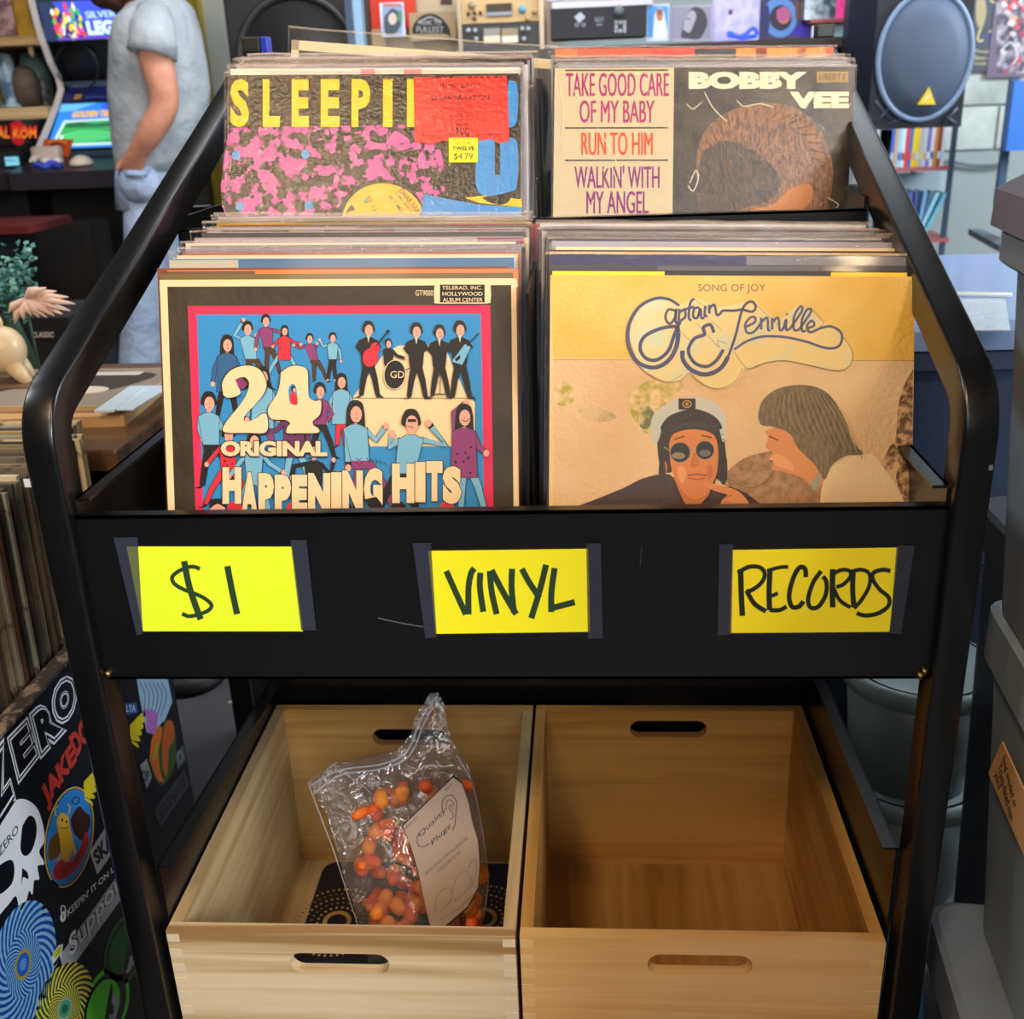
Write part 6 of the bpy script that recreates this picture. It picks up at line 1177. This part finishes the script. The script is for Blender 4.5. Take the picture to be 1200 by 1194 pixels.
# blue neon
ne = MB(); P = [(852, 40), (856, 38.5), (862, 42), (870, 42), (876, 38), (882, 33), (886, 36), (887, 41)]; ne.tube([atY(x, y, YB - .08) for x, y in catmull(P, 4)], .006, pm('#1a3cff', .4, emit=2.2), 8); ne.tube([atY(x, y - 0, YB - .08) for x, y in ((853, 41), (870, 44.5), (887, 42))], .006, pm('#1a3cff', .4, emit=2.2), 8); ne.build('neon_tube', None, 'glowing blue bent neon tube in front of the lavender sleeve', 'neon light')
# clear cases with a pink tag on a red shelf
m_, _ = vprism(944, 1002, -30, 22, YB - .02, .06, pm('#93a6b4', .25, mix=('#4a5a66', 40, .45, .6), coat=.5)); m_.build('plastic_case', None, 'clear plastic case with dark items on the small red shelf', 'case')
m_, _ = vprism(981, 1004, -30, 21, YB - .032, .004, pm('#f0469c', .5)); A = Art(m_, (0, YB - .032, 0), (0, -1, 0)); A.STEP = 4e-5; A.text('LOT', 986, 0, 1002, 8, '#a01c5a', .02); A.text('$2', 988, 10, 1000, 19, '#a01c5a', .02); m_.build('price_tag', None, 'bright pink handwritten price tag on the clear case', 'tag', fix=False)
m_, _ = vprism(950, 1003, 22, 26, YB - .05, .2, pm('#a04a4c', .5)); m_.build('red_shelf', None, 'narrow red shelf board under the clear plastic case', 'shelf')
m_, _ = vprism(978, 1001, 27, 52, YB - .02, .06, pm('#9ab4c4', .3, coat=.5)); m_.build('glass_jar', None, 'pale glass box below the narrow red shelf', 'box')
# small black clips on the rack's upper ends
for x0, x1, y0, y1, lab in ((283, 304, 43, 62, 'small black cassette on the upper left end of the rack'), (957, 978, 28, 44, 'small black cassette on the upper right end of the rack')):
    m_, _ = vprism(x0, x1, y0, y1, 1.475, .02, pm('#191c1a', .4), None, .002)
    if x0 < 400:
        pass
    m_.build('rack_clip', None, lab, 'clip')
m_, _ = vprism(305.5, 314, 42.5, 63, 1.47, .02, pm('#2438c0', .3, coat=.5), None, .002); m_.build('rack_clip', None, 'small blue-edged cassette beside the black one, upper left end of the rack', 'clip')
# wall shelf strip over the discs
m_, _ = vprism(640, 1000, -60, -6, YB + .3, .02, pm('#c4c0cc', .6, mix=('#8a90a8', 14, .45, .6))); m_.build('poster', None, 'pale wall poster high behind the compact discs', 'poster')
m_, _ = vprism(270, 660, -60, 60, YB + .45, .02, pm('#c2b094', .7)); m_.build('pegboard', None, 'tan board wall behind audio gear', 'board')

# ================================================================== RIGHT: PA SPEAKER, DVD SHELF, POSTERS
YL = 3.35
pa = empty('loudspeaker', atY(1070, 130, YL), 'tall black loudspeaker with round grey grille and yellow triangle badge', 'speaker', 'loudspeakers'); pa['_o'] = tuple(atY(1070, 130, YL))
a, b = atY(1024, 60, YL), atY(1136, 60, YL); zb_ = atY(1080, 150, YL).z; x0s = atY(998, 60, YL + .05).x
mb = MB(); P = [(a.x, YL), (b.x, YL), (b.x - .02, YL + .22), (x0s + .02, YL + .27), (x0s - .0, YL + .12)]
mb.prism(P, [], V(0, 0, zb_), V(1, 0, 0), V(0, 1, 0), V(0, 0, 1), .75, pm('#141a26', .5)); mb.build('cabinet', pa)
c = atY(1083, 62, YL - .01); rx = (atY(1139, 62, YL).x - atY(1028, 62, YL).x) / 2; rz = (atY(1083, -12, YL).z - atY(1083, 142, YL).z) / 2
c.z = (atY(1083, -12, YL).z + atY(1083, 142, YL).z) / 2
def ell(r, dy=0): return [c + Vector((rx * r * math.cos(t), dy, rz * r * math.sin(t))) for t in [2 * math.pi * k / 48 for k in range(48)]]
mb = MB(); mb.loft([ell(.95, 0), ell(.95, -.012), ell(.6, -.03), ell(.02, -.036)], pm('#46566e', .6, bump=(500, .5, .001))); mb.build('grille', pa)
mb = MB(); mb.tube(ell(.975, -.010), .008, pm('#7189a8', .4), 8, closed=True); mb.build('grille_rim', pa)
mb = MB(); ctri = [(1089, 102), (1076, 122.5), (1096.5, 122.5)]; A = Art(mb, (0, YL - .046, 0), (0, -1, 0)); q = [atY(x, y, YL - .046) for x, y in ctri]; mb.add(q + [p + Vector((0, .02, 0)) for p in q], [(0, 1, 2), (5, 4, 3), (0, 3, 4, 1), (1, 4, 5, 2), (2, 5, 3, 0)], pm('#d8c02c', .4)); A.STEP = 5e-5; A.line([(1084, 118), (1088, 111), (1087, 116), (1091, 109)], 1.2, '#f4ecc0'); mb.build('badge', pa, fix=False)
for P in ([(1026, 118), (1046, 145)], [(1026, 145), (1046, 122)], [(1040, 146), (1060, 138)], [(1108, 136), (1120, 145)], [(1104, 145), (1122, 126)]): mb = MB(); mb.tube([atY(x, y, YL - .006) for x, y in P], .004, pm('#3c4c62', .4), 6); mb.build('grille_bar', pa)
mb = MB(); px_ = (a.x + b.x) / 2 - .03; mb.tube([(px_, YL + .18, zb_ - .01), (px_, YL + .18, FLOOR + .35)], .018, pm('#0f1216', .4), 12); mb.build('stand_pole', pa)
for an in (90, 210, 330): mb = MB(); mb.tube([(px_, YL + .18, FLOOR + .4), (px_ + .45 * math.cos(math.radians(an)), YL + .18 + .45 * math.sin(math.radians(an)), FLOOR + .015)], .012, pm('#0f1216', .4), 8); mb.build('stand_leg', pa)
# DVD rack
YD = 4.9; dv = empty('media_shelf', atY(1080, 240, YD), 'dark metal shelf with red boards holding disc cases below the loudspeaker', 'shelf'); dv['_o'] = tuple(atY(1080, 240, YD))
for p0, p1 in ((196, 201), (280, 285)): m_, _ = vprism(1020, 1112, p0, p1, YD - .01, .26, pm('#a2565a', .5)); m_.build('shelf_board', dv)
for x0, x1, dd in ((1112, 1117, 0), (1018, 1022, 0), (1088, 1091, .25)):
    xx = atY(x0, 200, YD).x; mb = MB(); mb.span((xx, YD + dd, FLOOR), (xx + .02, YD + dd + .02, atY(1100, 100, YD).z), pm('#33475c', .4)); mb.build('post', dv)
zs = atY(1070, 196, YD).z; zs2 = atY(1070, 280, YD).z; rd = random.Random(9)
cols = ['#3a62b8', '#3f6ac4', '#c8a488', '#9fd0e0', '#cfe0ea', '#d8364c', '#3f6fae', '#e2c820', '#e8b81c', '#a8b0b8', '#b9c4cc', '#7a6ab0', '#d8dce4', '#c8843c', '#8a3a30', '#d0d4da', '#d04a48', '#c8ccd0', '#5a6a7a']
names = ['blue', 'royal blue', 'beige', 'pale cyan', 'white-blue', 'red and blue', 'steel blue', 'yellow', 'orange-yellow', 'grey', 'silver', 'violet', 'white', 'orange-brown', 'brown', 'light grey', 'red', 'ash', 'slate']
x = atY(1040, 170, YD).x; i = 0; xe = atY(1110, 170, YD).x
while x < xe - .012 and i < len(cols):
    t = .0152; h = .19 - rd.uniform(0, .008); mb = MB(); mb.box((x + t / 2, YD + .07, zs + h / 2 + .001), (t - .0012, .135, h), pm(cols[i], .35, coat=.3), Matrix.Rotation(rd.uniform(-.0, .02), 3, 'Y')); mb.box((x + t / 2, YD + .0018, zs + h * .25), (t * .7, .002, .03), pm(rd.choice(cols), .4))
    mb.build('disc_case', None, f'{names[i]} disc case spine, {ORD[i]} from the left on the upper red shelf', 'disc case', 'disc cases on the red shelves'); x += t; i += 1
for px, c, lab, tl in ((1064, '#5d6cb4', 'blue-violet', 0), (1070, '#4a5a9c', 'indigo', 0), (1078, '#7fb0dc', 'sky blue', .1), (1086, '#a8dcec', 'pale turquoise tilted', .35), (1094, '#6fc0d8', 'turquoise leaning', .42)):
    p = atY(px, 270, YD); mb = MB(); mb.box((p.x, YD + .07, zs2 + .105), (.013, .135, .19), pm(c, .35, coat=.3), Matrix.Rotation(tl, 3, 'Y')); mb.build('disc_case', None, f'{lab} disc case on the lower red shelf', 'disc case', 'disc cases on the red shelves')
mb, _ = vprism(1050, 1108, 202, 228, YD + .235, .01, pm('#b4ccd8', .6)); mb.build('backing_card', None, 'pale card behind the lower red shelf', 'card')
mb = MB(); P = [(1062, 236), (1072, 229), (1080, 234), (1090, 226), (1100, 232)]; mb.tube([atY(x_, y_, YD + .1) for x_, y_ in catmull(P, 4)], .012, pm('#3f5f70', .5), 8); mb.build('cloth_strip', None, 'dark teal wavy strip draped over the lower disc cases', 'cloth')
# posters on the wall
YQ = YW - .045
m_, _ = vprism(1139, 1174, -80, 84, YQ, .004, pm('#39414e', .5)); A = Art(m_, (0, YQ, 0), (0, -1, 0)); A.STEP = 8e-5
A.line([(1148, -20), (1152, 20), (1146, 44), (1150, 48), (1158, 40), (1168, 26), (1169, 8), (1160, 0)], 2.2, '#c9bd84', True); A.blob([(1144, 0), (1152, -6), (1156, 14), (1150, 34), (1144, 24)], '#a89c70'); A.oval(1160, 45, 8, 7, '#3c3a6c'); A.text('Thought', 1142, 58, 1162, 63, '#c8bc8a', .03); A.text('Slaves of', 1142, 65, 1160, 70, '#c8bc8a', .03); A.text('Sounds', 1142, 72, 1156, 76, '#c8bc8a', .03)
m_.build('poster', None, 'dark blue wall poster with a gold harp-like figure, right of the loudspeaker', 'poster', 'posters on the block wall', fix=False)
m_, _ = vprism(1166, 1215, -80, 90, YQ - .006, .004, pm('#6a5a72', .5)); A = Art(m_, (0, YQ - .006, 0), (0, -1, 0)); A.STEP = 8e-5; A.rect(1168, -80, 1213, 86, pm('#4a3f58', .5, mix=('#b4aab4', 22, .45, .6))); rq = random.Random(8)
for k in range(34): x_, y_ = rq.uniform(1172, 1200), rq.uniform(-5, 82); A.blob([(x_ - 4, y_), (x_, y_ - 4), (x_ + 4, y_ + 1), (x_, y_ + 4)], rq.choice(['#c8c0c4', '#a0344a', '#d8a060', '#3a3050', '#8a94a8', '#c04a50', '#e0d8d0']))
A.line([(1180, 10), (1190, 2), (1204, 18)], 2.5, '#d83a48', True); A.line([(1172, 60), (1185, 50), (1192, 66), (1186, 76)], 1.6, '#d0d4dc', True)
m_.build('poster', None, 'crowded red and grey comic-like wall poster at the right edge', 'poster', 'posters on the block wall', fix=False)
m_, _ = vprism(1184, 1240, 94, 176, 4.6, .05, pm('#2f6cc0', .4)); m_.build('blue_bin', None, 'bright blue box standing behind the grey lid at the right edge', 'box')
m_, _ = vprism(1176, 1185, 92, 240, 4.7, .03, pm('#2c4a68', .5)); m_.build('pipe_cover', None, 'dark blue upright board left of the bright blue box', 'board')
m_, _ = vprism(1178, 1240, 232, 286, 3.6, .02, pm('#bcd4e8', .4)); A = Art(m_, (0, 3.6, 0), (0, -1, 0)); A.STEP = 6e-5; A.poly([(1184, 232), (1195, 232), (1190, 286), (1180, 286)], '#4aa0e0'); A.blob([(1186, 240), (1194, 236), (1192, 262), (1184, 284), (1184, 262)], '#e04a4a'); m_.build('magazine', None, 'red and blue glossy magazine standing behind the grey totes', 'magazine', fix=False)
m_ = MB(); m_.slab(atY(1135, 268, 3.9), atY(1150, 268, 3.9), atY(1184, 284, 3.5), atY(1172, 288, 3.5), (0, 0, -.02), pm('#5a6470', .5)); m_.build('plank', None, 'grey slanting board under the glossy magazine', 'board')

# ================================================================== TOTES ON THE RIGHT
TG = pm('#76818e', .5, bump=(40, .15, .003)); TG2 = pm('#84929e', .5, bump=(40, .15, .003))
def tote(name, label, x0, x1, y0, y1, zb, zt, m, rz=0, lid=None, rim=.05, ins=.03, org=None):
    """plastic storage tote: tapered body with recessed end panel, stepped rim, optional lid"""
    q = Matrix.Rotation(rz, 3, 'Z'); org = Vector(org or (x0, y1, 0)); e = empty(name, (org.x, org.y, zb), label, 'tote', 'grey storage totes right of the rack'); e['_o'] = (org.x, org.y, zb)
    W = lambda x, y, z_: org + q @ Vector((x - org.x, y - org.y, 0)) + Vector((0, 0, z_))
    def rr(x0, x1, y0, y1, z_, r=.03):
        P = []
        for cx, cy, a0 in ((x1 - r, y1 - r, 0), (x0 + r, y1 - r, 90), (x0 + r, y0 + r, 180), (x1 - r, y0 + r, 270)):
            for k in range(5): a = math.radians(a0 + 22.5 * k); P.append(W(cx + r * math.cos(a), cy + r * math.sin(a), z_))
        return P
    mb = MB(); s = ins; mb.loft([rr(x0 + s + .02, x1 - s - .02, y0 + s + .02, y1 - s - .02, zb), rr(x0 + s, x1 - s, y0 + s, y1 - s, zt - rim)], m, smooth=False); mb.build('body', e)
    mb = MB(); mb.loft([rr(x0 + s * .4, x1 - s * .4, y0 + s * .4, y1 - s * .4, zt - rim), rr(x0, x1, y0, y1, zt - rim + .004), rr(x0, x1, y0, y1, zt - .004), rr(x0 + .006, x1 - .006, y0 + .006, y1 - .006, zt)], m, smooth=False); mb.build('rim', e)
    if lid:
        mb = MB(); o_ = .008; mb.loft([rr(x0 - o_, x1 + o_, y0 - o_, y1 + o_, zt + .001), rr(x0 - o_, x1 + o_, y0 - o_, y1 + o_, zt + .03, .035), rr(x0 + .008, x1 - .008, y0 + .008, y1 - .008, zt + .042, .035)], lid, smooth=False); mb.build('lid', e)
    return e, W
cz = -.45; rz = math.radians(-5)
t1 = (.368, .85, .30, .917)
tote('storage_tote', 'dark grey lidded tote topmost of the nearest stack at the right edge', .342, .84, .32, .935, -.448, -.118, TG, rz, pm('#66697c', .5), .03, .012, org=(.342, .935, 0))
tb2, W2 = tote('storage_tote', 'dark grey tote with a cardboard note, middle of the nearest stack', t1[0], t1[1], t1[2], t1[3], -.798, -.452, TG2, rz, None, .055, .008, org=(.368, .917, 0))
tote('storage_tote', 'dark grey tote lowest of the nearest stack by the rack post', t1[0] - .018, t1[1], t1[2], t1[3] - .01, FLOOR, -.800, TG, rz, None, .06, .02, org=(.368, .917, 0))
# note on its side
xn = .400
def onside(px, py): return atX(px, py, xn)
NQ = [(1176, 869), (1160, 906), (1200, 1000), (1240, 1094), (1258, 1050)]
mb = MB(); q = [atX(x, y, .362) for x, y in ((1176, 869), (1160, 906), (1206, 1012), (1224, 975))]; mb.slab(*q, (-.0015, 0, 0), pm('#c99a68', .7, bump=(200, .2, .001))); A = Art(mb, q[0] + Vector((-.0018, 0, 0)), (-1, 0, 0)); A.STEP = 2e-5
for k, t in enumerate(('long winded or', 'Trans-dated man', 'yard')):
    u = (.45, .87); a_ = (1178 - k * 4.5, 884 + k * 9); L_ = (50, 54, 16)[k]; dx, dy = u[0] * L_, u[1] * L_ * 1.35; A.text(t, 0, 0, 0, 0, '#33271e', .01, quad=[a_, (a_[0] + dx * .62, a_[1] + dy), (a_[0] + dx * .62 - 5, a_[1] + dy + 7), (a_[0] - 5, a_[1] + 7)])
mb.build('cardboard_note', None, 'tan cardboard note with black handwriting stuck on the middle grey tote', 'note', fix=False)
# totes behind
LB_ = pm('#7d9ac8', .35, bump=(30, .15, .004), coat=.3)
tote('storage_tote', 'blue-grey lidded tote standing behind the rack at the right', .36, .98, 1.60, 2.25, -.76, -.385, pm('#2c3a58', .5), 0, LB_, .035, .03)
tote('storage_tote', 'dark blue tote under the blue-grey lidded one behind the rack', .36, .98, 1.60, 2.25, FLOOR, -.762, pm('#26324c', .5), 0, None, .05, .03)
m_, _ = vprism(1102, 1182, 306, 330, 2.4, .5, pm('#6a84b4', .4)); 
mb = MB(); mb.tube([atZ(1100, 344, -.335), atZ(1186, 346, -.335)], .004, pm('#cfd6dc', .3), 8); mb.build('pale_rod', None, 'thin pale rod lying across the blue-grey tote lid', 'rod')
mb = MB(); mb.slab(atZ(1108, 352, -.3405), atZ(1178, 350, -.3405), atZ(1184, 388, -.3405), atZ(1120, 388, -.3405), (0, 0, .0015), pm('#b8cce0', .25, coat=.6, bump=(50, .8, .006))); mb.build('plastic_sheet', None, 'crumpled clear plastic sheet lying on the blue-grey tote lid', 'sheet')
tote('storage_tote', 'slate storage tote standing between the nearest stack and the buckets', .458, .80, .975, 1.22, FLOOR, -.47, pm('#2b323c', .5), 0, None, .05, .012)
# buckets seen through the lower right opening
for k, (zb2, zt2, lab) in enumerate(((-.955, -.775, 'upper of the grey-green stacked buckets seen through the lower right opening'), (FLOOR, -.957, 'lower grey-green stacked bucket beside the rack shelf'))):
    bc = Vector((.472, 1.36, zb2)); r0, r1 = .085, .100; h = zt2 - zb2
    bk = empty('bucket', bc, lab, 'bucket', 'stacked grey-green buckets'); mb = MB(); mb.lathe(bc, [(r0, 0), (r1, h), (r1 - .004, h), (r0 - .004, .006), (.001, .006)], pm('#6f7d7c', .4), 36); mb.build('body', bk); mb = MB(); mb.lathe(bc, [(r1 + .001, h - .03), (r1 + .009, h - .026), (r1 + .009, h - .004), (r1 + .001, h)], pm('#7f8f90', .35), 36); mb.build('rim', bk)
# bright blue plastic seen between post and totes
mb = MB(); q = [atY(x, y, 1.02) for x, y in ((1073, 1108), (1082, 1118), (1082, 1230), (1052, 1230))]; mb.slab(*q, (0, .05, 0), pm('#4a8ac4', .4)); mb.build('blue_box', None, 'bright blue box side on the floor between rack post and totes', 'box')
# dark base on the floor behind the rack
mb = MB(); c = atZ(218, 803, FLOOR); mb.lathe((c.x, c.y + .02, FLOOR), [(.075, 0), (.075, .012), (.05, .03), (.02, .035), (.02, .3), (.001, .3)], pm('#0c0b0d', .5), 28); mb.build('floor_stand', None, 'black round stand base on the floor behind the rack', 'stand')
mb = MB(); c = atZ(271, 823, FLOOR); mb.box((c.x, c.y, FLOOR + .0006), (.012, .008, .001), pm('#b9b6b4', .6)); mb.build('paper_scrap', None, 'tiny pale paper scrap on the dark floor behind the rack', 'scrap')
